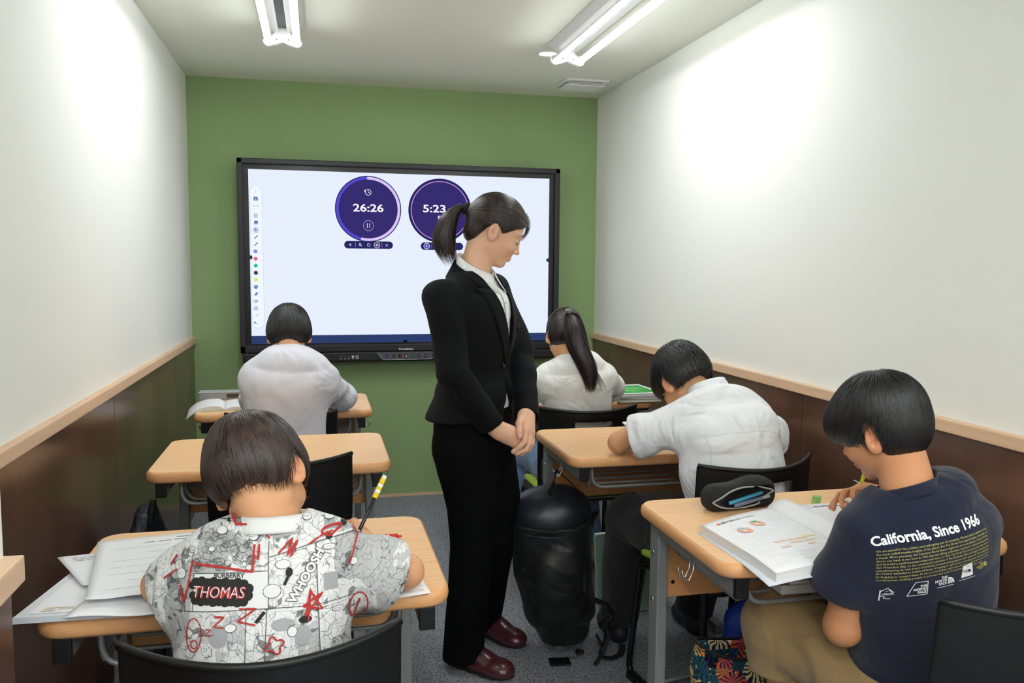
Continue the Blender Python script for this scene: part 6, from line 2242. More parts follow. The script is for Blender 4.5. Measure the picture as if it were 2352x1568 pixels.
t = pen('red_pen', 'red ballpoint pen lying on the front-left desk', (.085, 1.752, TOP + .0065), (.170, 1.757, TOP + .0065),
        [('tip', 0, .08, .35, .9, M_CHROME), ('barrel', .08, .62, 1, 1, M_RED), ('grip_ring', .62, .68, 1.1, 1.1, M_PAPER), ('cap', .68, .92, 1.05, 1.0, M_RED), ('button', .92, 1.0, .5, .5, M_RED)])
MB().box((.062, .010, .003), (.028, .003, .002)).build('clip', M_RED, t)
M_YEL = mat('yellow_wrap', (238, 202, 30), rough=.5)
t = pen('pencil', 'black pencil with a yellow and white banded cap in the comic-print boy\'s hand', (.062, 1.585, .800), (.123, 1.602, .922),
        [('lead', 0, .05, .1, .6, M_INKD), ('shaft', .05, .70, .85, .85, mat('black_gold_lacquer', (28, 22, 20), rough=.25)), ('cap_band', .66, .74, 1.25, 1.25, M_YEL), ('cap_band', .74, .78, 1.25, 1.25, M_PAPER),
         ('cap_band', .78, .83, 1.25, 1.25, M_YEL), ('cap_band', .83, .87, 1.25, 1.25, M_PAPER), ('cap_band', .87, .96, 1.25, 1.2, M_YEL), ('cap_tip', .96, 1.0, 1.15, .9, mat('clear_white_plastic', (232, 236, 232), rough=.3))], r=.0044, cat='pencil')

# --- open books
def open_book(name, label, loc, rz, w, d, th_l, th_r, m_cover, droop=0.0, rows=0, group=None, curl=.006, spine_gap=.0, page_l=None, lift_l=0.0):
    """two page blocks meeting in a gutter along local y; x to the right"""
    t = thing(name, label, 'book', loc, rz, group)
    n = 12
    for s, th in ((-1, th_l), (1, th_r)):
        V, F = [], []
        def H(q, y):
            return th * (1 - .35 * q ** 3) * min(1, .25 + q * 6) + curl * sin(pi * min(1, q * 1.6)) * .8 - droop * (max(0, q - .55) ** 2 if s < 0 else 0) + lift_l * (max(0, q - .3) if s < 0 else 0)
        k = n + 1
        for j in range(k):
            y = -d / 2 + d * j / n
            for i in range(k):
                q = i / n
                V.append((s * (q * w), y, H(q, y) + .0012))
        m = len(V)
        for j in range(k):
            y = -d / 2 + d * j / n
            for i in range(k):
                q = i / n
                base_ = .0012 - droop * (max(0, q - .55) ** 2 if s < 0 else 0) + lift_l * (max(0, q - .3) if s < 0 else 0)
                V.append((s * (q * (w + th * .15)), y, base_))
        for j in range(n):
            for i in range(n):
                q = j * k + i
                F.append((q, q + 1, q + k + 1, q + k)); F.append((m + q, m + q + k, m + q + k + 1, m + q + 1))
        for i in range(n):
            F.append((i, m + i, m + i + 1, i + 1)); q = n * k + i; F.append((q, q + 1, m + q + 1, m + q))
            q = i * k; F.append((q, q + k, m + q + k, m + q)); q = i * k + n; F.append((q, m + q, m + q + k, q + k))
        if s < 0: F = [f[::-1] for f in F]
        me = bpy.data.meshes.new('page_block'); me.from_pydata(V, [], F)
        me.materials.append(M_PAPER); me.materials.append(M_PAPER2)
        for i_, p in enumerate(me.polygons):
            p.use_smooth = i_ < 2 * n * n
            p.material_index = 0 if i_ < 2 * n * n else 1
        o = link('page_block', me, None, t)
        # cover underneath
        V2, F2 = [], []
        for j in (0, 1):
            y = (-d / 2 - .003) if j == 0 else (d / 2 + .003)
            for i in range(k):
                q = i / n
                base_ = .0002 - droop * (max(0, q - .55) ** 2 if s < 0 else 0) + lift_l * (max(0, q - .3) if s < 0 else 0)
                V2.append((s * q * (w + .004 + th * .2), y, base_))
        F2 = [(i, i + 1, k + i + 1, k + i) for i in range(n)]
        bb = MB(); bb.add(V2, F2, True); c = bb.build('cover', m_cover, t)
        so = c.modifiers.new('s', 'SOLIDIFY'); so.thickness = .0008; so.offset = 0
        if rows:
            bb = MB(); rs = random.Random(int(th * 1e5) + s)
            for r in range(rows):
                y = d / 2 - d * (.08 + .84 * r / rows)
                x = .10
                while x < .88:
                    e = min(.9, x + rs.uniform(.05, .22))
                    if rs.random() > .35:
                        kk = max(1, int((e - x) / .08))
                        for a in range(kk):
                            xa, xb = x + (e - x) * a / kk, x + (e - x) * (a + 1) / kk
                            P = [(s * xa * w, y, H(xa, y) + .0020), (s * xb * w, y, H(xb, y) + .0020), (s * xb * w, y + .0011, H(xb, y) + .0020), (s * xa * w, y + .0011, H(xa, y) + .0020)]
                            bb.add(P, [(0, 1, 2, 3)])
                    x = e + .02
            pr_ = bb.build('print', M_INK2, o); pr_['kind'] = 'stuff'
    return t
M_GCOV = mat('lime_cover', (150, 176, 60), rough=.4)
open_book('open_textbook', 'open textbook with a lime-edged cover hanging off the left end of the back-left desk', (-.385, 3.600, TOP), radians(6), .145, .205, .014, .008, M_GCOV, droop=.16, rows=14)
# translucent pencil box behind it
t = thing('pencil_box', 'translucent grey plastic pencil box behind the open textbook', 'case', (-.425, 3.810, TOP))
MB().box((0, 0, .015), (.17, .06, .030), bev=.004).build('tray', mat('frosted_plastic', (176, 180, 184), rough=.35, spec=.5, alpha=.75), t)
MB().box((0, 0, .033), (.174, .063, .006), bev=.002).build('lid', mat('frosted_lid', (196, 198, 202), rough=.3, alpha=.85), t)
MB().box((.055, -.032, .018), (.050, .003, .016)).build('label_strip', mat('dark_olive_label', (60, 66, 40), rough=.5), t)

# --- front-right desk
M_COV = mat('pale_cover', (214, 216, 222), rough=.5)
t = thing('workbook', 'thick open workbook with two ring charts and orange text on the front-right desk', 'book', (.945, 1.565, TOP), 0)
ang = radians(0)
# main page block: quad placed as seen, sagging past the near desk edge
A_, B_, C_, D_ = (.826, 1.655), (.842, 1.372), (1.052, 1.398), (1.052, 1.745)
out = [B_, C_, D_, A_]
def zb(x, y, s, t_): return TOP + .020 - .0 * s + .010 * max(0, s - .8) * 5 * 0 - .14 * max(0, 1.462 - y) ** 1.25 * (1 - .55 * s) + .004 * sin(pi * s)
n = 18; k = n + 1
def block(out, ztop, zbot, n=18):
    V, F = sheet(out, ztop, .001, n)
    m = (n + 1) ** 2
    V = V[:m] + [(x, y, zbot(x, y, z)) for x, y, z in V[:m]]
    return V, F
V, F = block(out, zb, lambda x, y, z: max(TOP + .0008, z - .019) if y > 1.462 else z - .019)
V = [(x - .945, y - 1.565, z - TOP) for x, y, z in V]
me = bpy.data.meshes.new('page_block'); me.from_pydata(V, [], F); me.materials.append(M_PAPER); me.materials.append(M_PAPER2)
for i_, p in enumerate(me.polygons): p.use_smooth = i_ < 2 * n * n; p.material_index = 0 if i_ < 2 * n * n else 1
o = link('page_block', me, None, t)
bs = (.945, 1.565, TOP)
lines_on(out, zb, 15, mat('very_faint_print', (212, 213, 216), rough=.8), o, bs, x0=.10, x1=.92, seed=6, y0=.10, y1=.82, w=.0012, gap=.55)
v2, f2 = text2('資料の割合をよみとってみよう！', .0095, .0002, 0, 0, 0, 1.0, res=2, maxe=.02)
wmax = max(a for a, b_ in v2)
hv = []
for a, b_ in v2:
    ss, tt = .185 + .45 * a / wmax, .905 + b_ / .30
    p = quadpt(out, ss, tt)
    hv.append((p.x - bs[0], p.y - bs[1], zb(p.x, p.y, ss, tt) + .0008 - bs[2]))
bb = MB(); bb.add(hv, f2); bb.build('heading', M_INKD, o)['kind'] = 'stuff'
lines_on(out, zb, 1, mat('orange_print', (226, 120, 84), rough=.8), o, bs, 'chapter_mark', x0=.13, x1=.17, seed=3, y0=.915, y1=.915, w=.014, gap=.0)
lines_on(out, zb, 3, mat('pale_orange_print', (240, 206, 188), rough=.8), o, bs, 'orange_text', x0=.36, x1=.78, seed=9, y0=.30, y1=.40, w=.012, gap=.05)
lines_on(out, zb, 2, mat('pale_yellow_print', (236, 232, 150), rough=.8), o, bs, 'yellow_text', x0=.74, x1=.95, seed=9, y0=.36, y1=.42, w=.010, gap=.05)
for cs, ct, c2 in ((.30, .70, (150, 206, 232)), (.53, .765, (90, 180, 110))):
    c = quadpt(out, cs, ct)
    for a0, a1, mm in ((130, 430, mat('chart_orange', (236, 178, 152), rough=.8)), (70, 130, mat('chart_%d' % c2[0], c2, rough=.8))):
        V, F = [], []
        for i in range(25):
            a = radians(a0 + (a1 - a0) * i / 24)
            for rr in (.0070, .0175):
                x, y = c.x + rr * cos(a), c.y + rr * sin(a) * 1.0
                V.append((x - bs[0], y - bs[1], zb(x, y, cs, ct) + .0010 - bs[2]))
        F = [(2 * i, 2 * i + 1, 2 * i + 3, 2 * i + 2) for i in range(24)]
        bb = MB(); bb.add(V, F); bb.build('ring_chart', mm, o)
# the rolled-over pages beside the gutter
out2 = [(1.052, 1.398), (1.125, 1.440), (1.120, 1.735), (1.045, 1.752)]
z2 = lambda x, y, s, t_: TOP + .020 + .020 * sin(pi * min(1, s * 1.05)) ** .8
V, F = block(out2, z2, lambda x, y, z: TOP + .0008, 12)
bb = MB(); bb.add([(x - bs[0], y - bs[1], z - bs[2]) for x, y, z in V], F, True); o = bb.build('curled_pages', M_PAPER, t)
# soft back cover
V, F = sheet([(.822, 1.362), (1.056, 1.388), (1.056, 1.752), (.820, 1.662)][0:4], lambda x, y, s, t_: (TOP + .0008 if y > 1.462 else zb(x, y, s, t_) - .0195), .0006, 12)
bb = MB(); bb.add([(x - bs[0], y - bs[1], z - bs[2]) for x, y, z in V], F, True); bb.build('cover', M_COV, t)
# second workbook
outb = [(1.135, 1.520), (1.330, 1.560), (1.285, 1.765), (1.090, 1.765)]
zb2 = lambda x, y, s, t_: TOP + .010 + .010 * sin(pi * (1 - s) * .9) * .6
c = quadpt(outb, .5, .5); bs2 = (c.x, c.y, TOP)
V, F = block(outb, zb2, lambda x, y, z: TOP + .0006, 12)
t = thing('open_workbook', 'thinner open workbook with a grey header bar beside the curled pages', 'book', bs2)
bb = MB(); bb.add([(x - bs2[0], y - bs2[1], z - bs2[2]) for x, y, z in V], F, True); o = bb.build('page_block', M_PAPER, t)
lines_on(outb, zb2, 9, mat('very_faint_print', (212, 213, 216), rough=.8), o, bs2, x0=.08, x1=.95, seed=8, y0=.1, y1=.78, w=.002, gap=.45)
lines_on(outb, zb2, 1, mat('header_grey', (150, 150, 150), rough=.8), o, bs2, 'header_bar', x0=.35, x1=.95, seed=8, y0=.90, y1=.90, w=.020, gap=0)
lines_on(outb, zb2, 2, M_INK, o, bs2, 'header_box', x0=.08, x1=.34, seed=8, y0=.87, y1=.93, w=.003, gap=0)
lines_on(outb, zb2, 1, M_INK, o, bs2, 'grey_tab', x0=.02, x1=.10, seed=8, y0=.965, y1=.965, w=.012, gap=0)
# curled loose sheet under the boy's fingers
V, F = [], []
for j in range(9):
    y = 1.700 + .115 * j / 8
    for i in range(11):
        a = radians(-80 + 250 * i / 10)
        V.append((1.300 + .028 * sin(a) * (1 + .08 * j / 8) + .01 * j / 8, y + .01 * cos(a), TOP + .030 - .028 * cos(a)))
F = [(j * 11 + i, j * 11 + i + 1, (j + 1) * 11 + i + 1, (j + 1) * 11 + i) for j in range(8) for i in range(10)]
o = one('curled_sheet', 'white sheet curled into a tube under the navy-shirt boy\'s fingers', 'paper', (1.30, 1.75, TOP), V, F, M_PAPER)
so = o.modifiers.new('s', 'SOLIDIFY'); so.thickness = .0012
# yellow-green pen in that hand
pen('held_pen', 'yellow pen held near the chin of the boy in the navy T-shirt', (1.205, 1.640, .800), (1.195, 1.590, .905), [('tip', 0, .08, .3, .9, M_CHROME), ('barrel', .08, .9, 1, 1, mat('yellow_green_plastic', (196, 200, 50), rough=.3)), ('end', .9, 1, 1, .7, M_PAPER)], r=.004)
# green puzzle eraser
t = thing('eraser', 'small pale green notched eraser behind the workbooks', 'eraser', (1.217, 1.812, TOP), radians(20))
M_ER = mat('pale_green_rubber', (146, 196, 124), rough=.6)
for dx, dy, dz, sx, sy, sz in ((0, 0, .0105, .015, .015, .021), (-.0075, 0, .006, .008, .010, .011), (.0075, 0, .0145, .008, .010, .011), (0, -.007, .014, .010, .008, .011), (0, .007, .006, .010, .008, .011)):
    MB().box((dx, dy, dz), (sx, sy, sz), bev=.0015).build('block', M_ER, t)

# pencil case, black with grey zip, open
def pencil_case(label, loc, rz, body, zipm, L=.20, H=.066, D=.070, pens=True, inner=None, nm='pencil_case'):
    t = thing(nm, label, 'pencil case', loc, rz)
    ops = [('u', rbox((0, 0, H * .48), (L / 2, D / 2, H * .50), .030), 0), ('u', ell((L * .22, .004, H * .60), (L * .27, D * .48, H * .50)), .02),
           ('s', ell((L * .08, -D * .42, H * .52), (L * .44, D * .50, H * .33), np.array(Matrix.Rotation(radians(-6), 3, 'Y'), dtype=f32)), .004)]
    V, F = sculpt([(m_, noisy(p_, .0012, 60, 4) if m_ == 'u' else p_, k_) for m_, p_, k_ in ops], .0026, cuts=[lambda P: .0006 - P[:, 2]])
    shell = link('shell', npmesh('shell', V, F), body, t)
    bv = BVHTree.FromPolygons([Vector(v) for v in V], [tuple(int(i) for i in f) for f in F])
    def lip(sgn):
        pts = []
        for i in range(25):
            q = i / 24
            x = -L * .455 + L * .93 * q
            z = H * .42 + sgn * H * .38 * sin(pi * min(1, q ** .9)) ** .8 + H * .16 * q
            hit = bv.ray_cast(Vector((x, -.12, z)), Vector((0, 1, 0)))
            y = hit[0].y - .001 if hit[0] is not None and hit[0].y < -D * .12 else -D * .36
            pts.append((x, y, z))
        return pts
    a, b = lip(1), lip(-1)
    for P in (a, b):
        MB().tube(P, .0024, 8, flat=.8).build('zip_tape', zipm, t)
    V, F = [], []
    for i in range(25):
        V += [(a[i][0], a[i][1] + .012, a[i][2]), (b[i][0], b[i][1] + .012, b[i][2])]
    return t
M_PC = mat('black_canvas', (12, 12, 14), rough=.8, sheen=.02, bump=.4, bscale=900, bdist=.0005)
M_ZIP = mat('grey_zip', (168, 166, 160), rough=.5)
pc = pencil_case('black pencil case with grey zip lying open on the front-right desk, pens inside', (1.005, 1.825, TOP), radians(8), M_PC, M_ZIP)
Rz = Matrix.Rotation(radians(8), 3, 'Z')
def inpc(p): return tuple(Vector((1.005, 1.825, TOP)) + Rz @ Vector(p))
pen('blue_pen', 'light blue pen inside the open black pencil case', inpc((-.045, -.028, .022)), inpc((.060, -.024, .040)), [('barrel', 0, .94, 1, 1, mat('light_blue_plastic', (70, 160, 196), rough=.3)), ('end', .94, 1, 1.05, .9, M_BLACK)], r=.0048)
pen('grey_ruler_pen', 'grey clear-barrelled pen inside the open black pencil case, below the blue one', inpc((-.03, -.030, .015)), inpc((.072, -.029, .030)), [('barrel', 0, .8, 1, 1, mat('grey_blue_plastic', (120, 130, 160), rough=.3)), ('end', .8, 1, .9, 1.0, M_ZIP)], r=.005)
# teal pencil case and cards on the middle-right desk
M_TEAL = mat('teal_canvas', (0, 134, 146), rough=.6, bump=.3, bscale=900, bdist=.0005)
t = thing('pencil_case', 'teal pencil case with black top and white zips on the middle-right desk', 'pencil case', (1.215, 2.840, TOP), radians(25))
V, F = sculpt([('u', rbox((0, 0, .030), (.085, .036, .032), .024), 0)], .003, cuts=[lambda P: .0006 - P[:, 2], lambda P: P[:, 2] - (.040 + .12 * P[:, 0])])
link('shell', npmesh('shell', V, F), M_TEAL, t)
V, F = sculpt([('u', rbox((0, 0, .032), (.083, .034, .032), .024), 0)], .003, cuts=[lambda P: .020 - P[:, 2]])
link('top_panel', npmesh('top_panel', V, F), M_PC, t)
for dz in (0, .010):
    MB().tube([(x, -.0365 + .012 * max(0, abs(x) - .06) * 20 * .05, .040 + dz + .12 * x - .3 * max(0, abs(x) - .07)) for x in np.linspace(-.084, .084, 20)], .0022, 6).build('zip_tape', M_PAPER, t)
M_TC = mat('teal_print', (0, 176, 164), rough=.5)
t = thing('flash_card', 'white-edged teal card by the left arm of the boy in the white shirt', 'card', (1.155, 2.870, TOP), radians(-8))
MB().box((0, 0, .0035), (.085, .105, .006), bev=.001).build('card_block', M_PAPER, t)
MB().box((.004, -.006, .0069), (.062, .066, .0006)).build('teal_print', M_TC, t)
# stack with green cover on the back-right desk
def slab(name, label, loc, rz, size, m, cat='book', group=None):
    t = thing(name, label, cat, loc, rz, group)
    MB().box((0, 0, size[2] / 2), (size[0] - .004, size[1] - .004, size[2] - .0024)).build('page_block', M_PAPER2, t)
    MB().box((0, 0, size[2] - .0006), (size[0], size[1], .0012), bev=.0004).build('cover', m, t)
    MB().box((0, 0, .0006), (size[0], size[1], .0012), bev=.0004).build('back_cover', m, t)
    return t
zz = TOP
for i, (lb, dx, rz, th, c, sz) in enumerate((('book with olive page edges at the bottom of the stack on the back-right desk', .0, 2, .012, (150, 150, 110), (.20, .26)),
                                      ('grey notebook second from the bottom in the stack on the back-right desk', .015, -6, .009, (110, 110, 116), (.19, .26)),
                                      ('white folder just under the green-covered book on the back-right desk', .005, 4, .006, (190, 192, 196), (.21, .28)))):
    slab('book', lb, (1.375 + dx, 3.510 + .01 * i, zz), radians(rz), (sz[0], sz[1], th), mat('cover_%d' % i, c, rough=.5)); zz += th + .0003
t = slab('book', 'white-bordered book with a bright green cover on top of the stack on the back-right desk', (1.385, 3.525, zz), radians(3), (.205, .270, .010), M_PAPER)
MB().box((0, -.008, .0103), (.165, .215, .0006)).build('green_print', mat('bright_green_print', (40, 168, 72), rough=.35, col2=(70, 190, 90), vscale=12), t)
bb = MB()
for r in (.022, .036, .050):
    bb.tube([(r * 1.3 * cos(a), -.01 + r * sin(a), .0107) for a in np.linspace(0, 2 * pi, 28)[:-1]], .0012, 4, closed=True)
bb.build('ring_print', mat('pale_green_print', (120, 206, 120), rough=.4), t)
# open notebooks under the writing hands (back desks, middle desk)
paper('white sheet under the hands of the girl with the ponytail', [(.82, 3.42), (1.02, 3.42), (1.02, 3.68), (.82, 3.68)], lambda *a: TOP + .001, 8, 2)
paper('white sheet under the hands of the boy in the pale grey sweatshirt', [(-.22, 3.45), (-.02, 3.45), (-.02, 3.70), (-.22, 3.70)], lambda *a: TOP + .001, 8, 3)
paper('white sheet under the head of the boy in the white collared shirt', [(1.18, 2.48), (1.36, 2.46), (1.38, 2.70), (1.20, 2.72)], lambda *a: TOP + .001, 8, 4)
# books on the wire shelf of the front-right desk
zz = DH - .1125
for i, (lb, dx, th, c) in enumerate((('thick pale workbook at the bottom of the wire shelf under the front-right desk', 0, .022, (176, 160, 140)), ('tan notebook, middle one on the wire shelf under the front-right desk', .012, .012, (170, 140, 110)), ('brown-edged booklet on top on the wire shelf under the front-right desk', .04, .010, (140, 112, 86)))):
    slab('shelf_book', lb, (1.10 + dx, 1.640, zz), radians(-3 + 3 * i), (.26, .19, th), mat('shelf_cover_%d' % i, c, rough=.6)); zz += th + .0004

# ================================================================ bags
M_BAG = mat('black_nylon', (11, 12, 14), rough=.42, spec=.45, sheen=.05, bump=.25, bscale=700, bdist=.0006, bump2=.5, b2scale=7)
M_BAG2 = mat('black_tarpaulin', (30, 33, 42), rough=.36, spec=.5, bump=.1, bscale=500, bump2=.4, b2scale=5)
M_WEB = mat('black_webbing', (15, 15, 17), rough=.75)
t = thing('backpack', 'large black backpack hanging beside the middle-right desk, its straps trailing on the carpet', 'backpack', (.786, 2.680, .030))
B0 = Vector((.786, 2.680, .030))
sec = [((.030, -.02, .055), .085, .070), ((.012, -.01, .16), .125, .100), ((-.006, 0, .29), .138, .112), ((-.014, .005, .40), .140, .114), ((-.012, .008, .475), .132, .106)]
V, F = sculpt([('u', noisy(loft(sec, side=(1, -.25, 0), p=2.7), .005, 26, 71), 0), ('u', noisy(ell((.0, -.085, .24), (.095, .045, .12)), .003, 30, 3), .03), ('u', ell((-.015, .005, .470), (.128, .104, .085)), .02)], .0055, cuts=[lambda P: .012 - P[:, 2], lambda P: P[:, 2] - (.445 + .10 * P[:, 1])])
link('main_bag', npmesh('main_bag', V, F), M_BAG, t)
V, F = sculpt([('u', noisy(ell((-.012, .006, .452), (.145, .119, .098)), .004, 26, 5), 0)], .0055, cuts=[lambda P: (.440 + .10 * P[:, 1]) - P[:, 2]])
link('top_lid', npmesh('top_lid', V, F), M_BAG2, t)
for dz, r, mm in ((-.004, .004, M_WEB), (-.022, .0028, M_BAG2)):
    pts = [(-.012 + .1485 * cos(a), .006 + .1225 * sin(a), .441 + dz + .10 * (.006 + .1225 * sin(a))) for a in np.linspace(0, 2 * pi, 40)[:-1]]
    MB().tube(pts, r, 8, closed=True).build('zip', mm, t)
def strap(pts, w, m, parent, name='strap', th=.003, up=(0, 0, 1)):
    pts = fillet(pts, .04, 5)
    V, F = [], []
    for i, p in enumerate(pts):
        a, b = pts[max(0, i - 1)], pts[min(len(pts) - 1, i + 1)]
        d = (b - a).normalized(); s_ = d.cross(Vector(up)); s_ = s_.normalized() if s_.length > .05 else Vector((1, 0, 0))
        V += [p - s_ * w / 2, p + s_ * w / 2]
    F = [(2 * i, 2 * i + 1, 2 * i + 3, 2 * i + 2) for i in range(len(pts) - 1)]
    bb = MB(); bb.add(V, F, True); o = bb.build(name, m, parent)
    so = o.modifiers.new('s', 'SOLIDIFY'); so.thickness = th; so.offset = 0
    return o
hk = Vector((.763, 2.600, .652)) - B0
strap([(-.035, -.05, .535), (-.042, -.13, .60), tuple(hk), (hk.x + .01, hk.y + .01, hk.z), (.055, -.085, .56), (.085, -.03, .50)], .016, M_WEB, t, 'haul_loop', up=(1, 0, .2))
strap([(.115, .0, .43), (.150, -.02, .47), (.140, .03, .40)], .02, M_WEB, t, 'side_strap')
strap([(.120, -.05, .16), (.165, -.09, .15), (.175, -.10, .11), (.135, -.09, .08)], .035, M_WEB, t, 'hip_fin')
strap([(.160, -.095, .14), (.165, -.10, .04), (.130, -.12, -.015), (.165, -.13, -.022), (.21, -.11, -.020), (.225, -.08, .0)], .022, M_WEB, t, 'webbing_tail')
strap([(.125, -.09, .05), (.150, -.11, .0), (.10, -.155, -.024)], .014, M_WEB, t, 'webbing_tail')
MB().box((.030, -.108, .30), (.018, .008, .030), bev=.002).build('buckle', M_BLACK, t)
for x, z0, z1_ in ((-.02, .19, .33), (.07, .17, .32)):
    strap([(x, -.123, z0), (x, -.128, (z0 + z1_) / 2), (x, -.112, z1_)], .012, M_WEB, t, 'lash_strap')
# key tag and trinkets on the carpet
t = thing('key_tag', 'square black tag with metal rings on the carpet in front of the black backpack', 'tag', (.800, 2.570, 0))
MB().box((-.022, .005, .004), (.072, .052, .006), Matrix.Rotation(radians(-8), 3, 'Z'), bev=.002).build('card_holder', M_BLACK, t)
for x, y, r in ((.028, .020, .008), (.040, .022, .007), (.050, .026, .006), (.062, .034, .007)):
    MB().tube([(x + r * cos(a), y + r * sin(a), .005 + .002 * sin(a)) for a in np.linspace(0, 2 * pi, 16)[:-1]], .0012, 6, closed=True).build('ring', M_CHROME, t)
for x, y in ((.056, .045), (.070, .050), (.060, .060)):
    MB().lathe([(.006, 0), (.009, .004), (.009, .010), (.005, .014)], 14, o=(x, y, 0)).build('black_charm', M_BLACK, t)
# dark backpack by the left wall under the empty desk
t = thing('backpack', 'dark navy backpack slumped against the left wall under the empty desk', 'backpack', (-.548, 2.790, 0))
V, F = sculpt([('u', noisy(loft([((0, 0, .06), .070, .13), ((0, 0, .25), .078, .14), ((.0, 0, .42), .066, .12), ((.0, 0, .52), .040, .08)], p=2.6), .006, 26, 77), 0)], .007, cuts=[lambda P: .002 - P[:, 2]])
link('main_bag', npmesh('main_bag', V, F), mat('navy_black_nylon', (24, 27, 38), rough=.5, bump2=.6, bump=.2, b2scale=9), t)
strap([(.02, -.06, .52), (.03, -.02, .60), (.02, .02, .52)], .018, M_WEB, t, 'handle')
strap([(.06, -.09, .40), (.085, -.12, .25), (.06, -.13, .08)], .03, M_WEB, t, 'shoulder_strap')
# flowered tote by the navy boy's knee
def floral():
    m = mat('floral_print_fabric', (20, 26, 60), rough=.8, bump=.2, bscale=700, bdist=.0005)
    nt = m.node_tree; N, L = nt.nodes, nt.links; b = N['Principled BSDF']
    tc = N.new('ShaderNodeTexCoord')
    mp = N.new('ShaderNodeMapping'); mp.inputs['Scale'].default_value = (1, .5, 1); L.new(tc.outputs['Object'], mp.inputs['Vector'])
    v = N.new('ShaderNodeTexVoronoi'); v.inputs['Scale'].default_value = 20; L.new(mp.outputs[0], v.inputs['Vector'])
    # rays around every cell centre
    sub = N.new('ShaderNodeVectorMath'); sub.operation = 'SUBTRACT'; L.new(mp.outputs[0], sub.inputs[0]); L.new(v.outputs['Position'], sub.inputs[1])
    sp = N.new('ShaderNodeSeparateXYZ'); L.new(sub.outputs[0], sp.inputs[0])
    at = N.new('ShaderNodeMath'); at.operation = 'ARCTAN2'; L.new(sp.outputs[0], at.inputs[0]); L.new(sp.outputs[2], at.inputs[1])
    nz = N.new('ShaderNodeTexNoise'); nz.inputs['Scale'].default_value = 30; L.new(tc.outputs['Object'], nz.inputs['Vector'])
    ad = N.new('ShaderNodeMath'); ad.operation = 'MULTIPLY_ADD'; L.new(nz.outputs['Fac'], ad.inputs[0]); ad.inputs[1].default_value = 1.2; L.new(at.outputs[0], ad.inputs[2])
    mu = N.new('ShaderNodeMath'); mu.operation = 'MULTIPLY'; L.new(ad.outputs[0], mu.inputs[0]); mu.inputs[1].default_value = 13
    si = N.new('ShaderNodeMath'); si.operation = 'SINE'; L.new(mu.outputs[0], si.inputs[0])
    st = N.new('ShaderNodeMath'); st.operation = 'GREATER_THAN'; L.new(si.outputs[0], st.inputs[0]); st.inputs[1].default_value = -.25
    rp = N.new('ShaderNodeValToRGB'); rp.color_ramp.interpolation = 'CONSTANT'
    cols = [(0, (20, 110, 140)), (.22, (232, 200, 120)), (.36, (214, 84, 60)), (.50, (90, 50, 120)), (.62, (236, 220, 160)), (.74, (20, 90, 90)), (.86, (230, 140, 50))]
    e = rp.color_ramp.elements
    e[0].position, e[0].color = 0, lin(cols[0][1]); e[1].position, e[1].color = cols[1][0], lin(cols[1][1])
    for p_, c_ in cols[2:]:
        q = e.new(p_); q.color = lin(c_)
    L.new(v.outputs['Color'], rp.inputs['Fac'])
    mx = N.new('ShaderNodeMix'); mx.data_type = 'RGBA'; L.new(st.outputs[0], mx.inputs['Factor']); mx.inputs['A'].default_value = lin((20, 30, 76)); L.new(rp.outputs[0], mx.inputs['B'])
    v2 = N.new('ShaderNodeTexVoronoi'); v2.inputs['Scale'].default_value = 55; L.new(mp.outputs[0], v2.inputs['Vector'])
    rp2 = N.new('ShaderNodeValToRGB'); rp2.color_ramp.interpolation = 'CONSTANT'; rp2.color_ramp.elements[0].color = (1, 1, 1, 1); rp2.color_ramp.elements[1].position = .16; rp2.color_ramp.elements[1].color = (0, 0, 0, 1)
    L.new(v2.outputs['Distance'], rp2.inputs['Fac'])
    mx2 = N.new('ShaderNodeMix'); mx2.data_type = 'RGBA'; L.new(rp2.outputs[0], mx2.inputs['Factor']); L.new(mx.outputs['Result'], mx2.inputs['A']); mx2.inputs['B'].default_value = lin((240, 190, 90))
    L.new(mx2.outputs['Result'], b.inputs['Base Color'])
    return m
t = thing('floral_bag', 'bag in a multicoloured floral print standing on the floor by the khaki knee', 'bag', (1.075, 1.93, 0), radians(-8))
V, F = sculpt([('u', noisy(loft([((0, 0, .05), .105, .065), ((0, 0, .16), .112, .066), ((0, 0, .38), .108, .060)], p=3.2), .004, 30, 5), 0), ('s', rbox((0, 0, .30), (.098, .050, .20), .02), .0)], .0055,
              cuts=[lambda P: .002 - P[:, 2], lambda P: P[:, 2] - (.318 + 1.9 * P[:, 0] ** 2)])
link('bag_body', npmesh('bag_body', V, F), floral(), t)
def rim_z(x): return .318 + 1.9 * x * x
pts = [(.110 * cos(a) * (1 if abs(cos(a)) < .9 else 1), .062 * sin(a), rim_z(.110 * cos(a)) + .002) for a in np.linspace(0, 2 * pi, 36)[:-1]]
MB().tube(pts, .004, 6, closed=True).build('rim_piping', M_WEB, t)
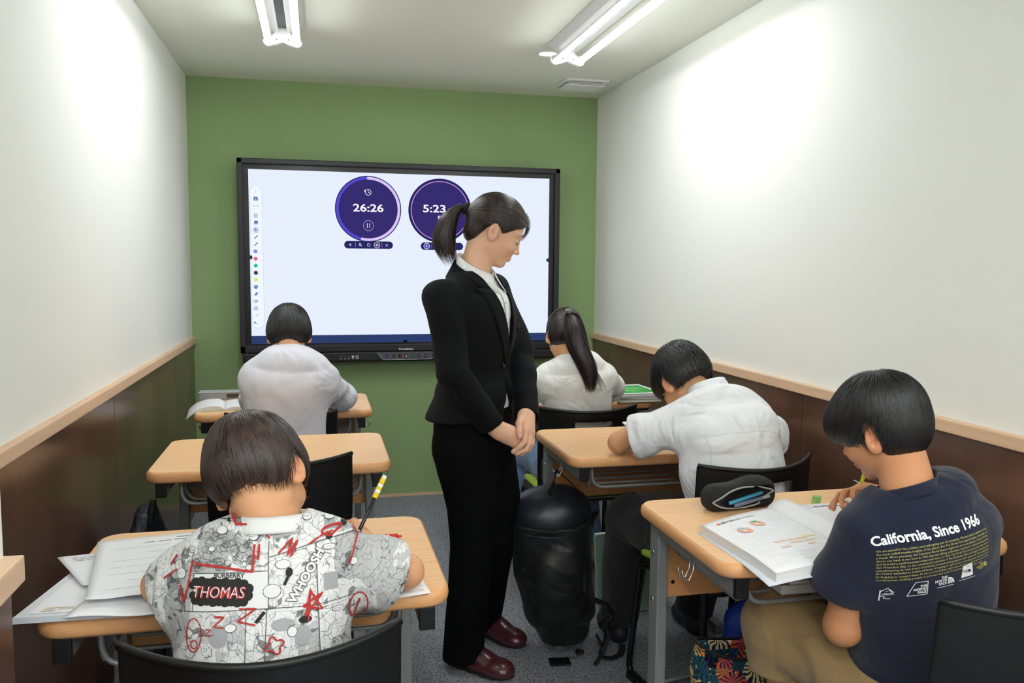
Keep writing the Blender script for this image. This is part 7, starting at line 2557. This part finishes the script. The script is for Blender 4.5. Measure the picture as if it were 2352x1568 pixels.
strap([(-.03, -.067, .13), (.03, -.070, .12), (.09, -.068, .18)], .026, M_WEB, t, 'front_strap', up=(0, 1, 0))
MB().box((-.035, -.072, .125), (.030, .010, .034), bev=.003).build('buckle', M_BLACK, t)
strap([(-.112, 0, .22), (-.135, -.02, .14), (-.118, -.03, .04)], .022, M_WEB, t, 'shoulder_strap')
# blue bag, red and black bag behind
t = thing('blue_bag', 'deep blue bag in the shade under the front-right desk behind the floral bag', 'bag', (1.205, 2.055, 0))
V, F = sculpt([('u', noisy(loft([((0, 0, .06), .10, .07), ((0, 0, .22), .115, .075), ((0, 0, .32), .095, .060)], p=2.5), .005, 24, 6), 0)], .007, cuts=[lambda P: .002 - P[:, 2]])
link('bag_body', npmesh('bag_body', V, F), mat('deep_blue_nylon', (10, 50, 150), rough=.6, bump2=.3, bump=.2), t)
strap([(-.05, -.03, .37), (0, -.05, .42), (.05, -.03, .37)], .02, M_WEB, t, 'handle')
t = thing('dark_satchel', 'dark bag with a red patch in the shade beside the blue bag', 'bag', (1.470, 1.985, 0))
V, F = sculpt([('u', noisy(loft([((0, 0, .06), .09, .07), ((0, 0, .20), .10, .075), ((0, 0, .36), .085, .06)], p=2.8), .004, 24, 9), 0)], .007, cuts=[lambda P: .002 - P[:, 2]])
link('bag_body', npmesh('bag_body', V, F), mat('very_dark_nylon', (16, 16, 20), rough=.6, bump2=.3, bump=.2), t)
MB().box((-.03, -.074, .26), (.05, .006, .10), Matrix.Rotation(.2, 3, 'Y'), bev=.002).build('red_patch', mat('dark_red_fabric', (130, 30, 34), rough=.7), t)
# pale green plastic file on the floor under the middle-right desk
t = thing('plastic_file', 'pale green translucent plastic file leaning behind the middle-right desk leg', 'folder', (1.17, 2.93, 0), radians(5))
MB().box((0, 0, .16), (.30, .012, .30), Matrix.Rotation(radians(-8), 3, 'X'), bev=.003).build('shell', mat('pale_green_plastic', (170, 206, 190), rough=.3, alpha=.8), t)
MB().box((0, .0, .315), (.31, .02, .012), bev=.003).build('edge_strip', mat('pale_green_edge', (196, 222, 208), rough=.4), t)
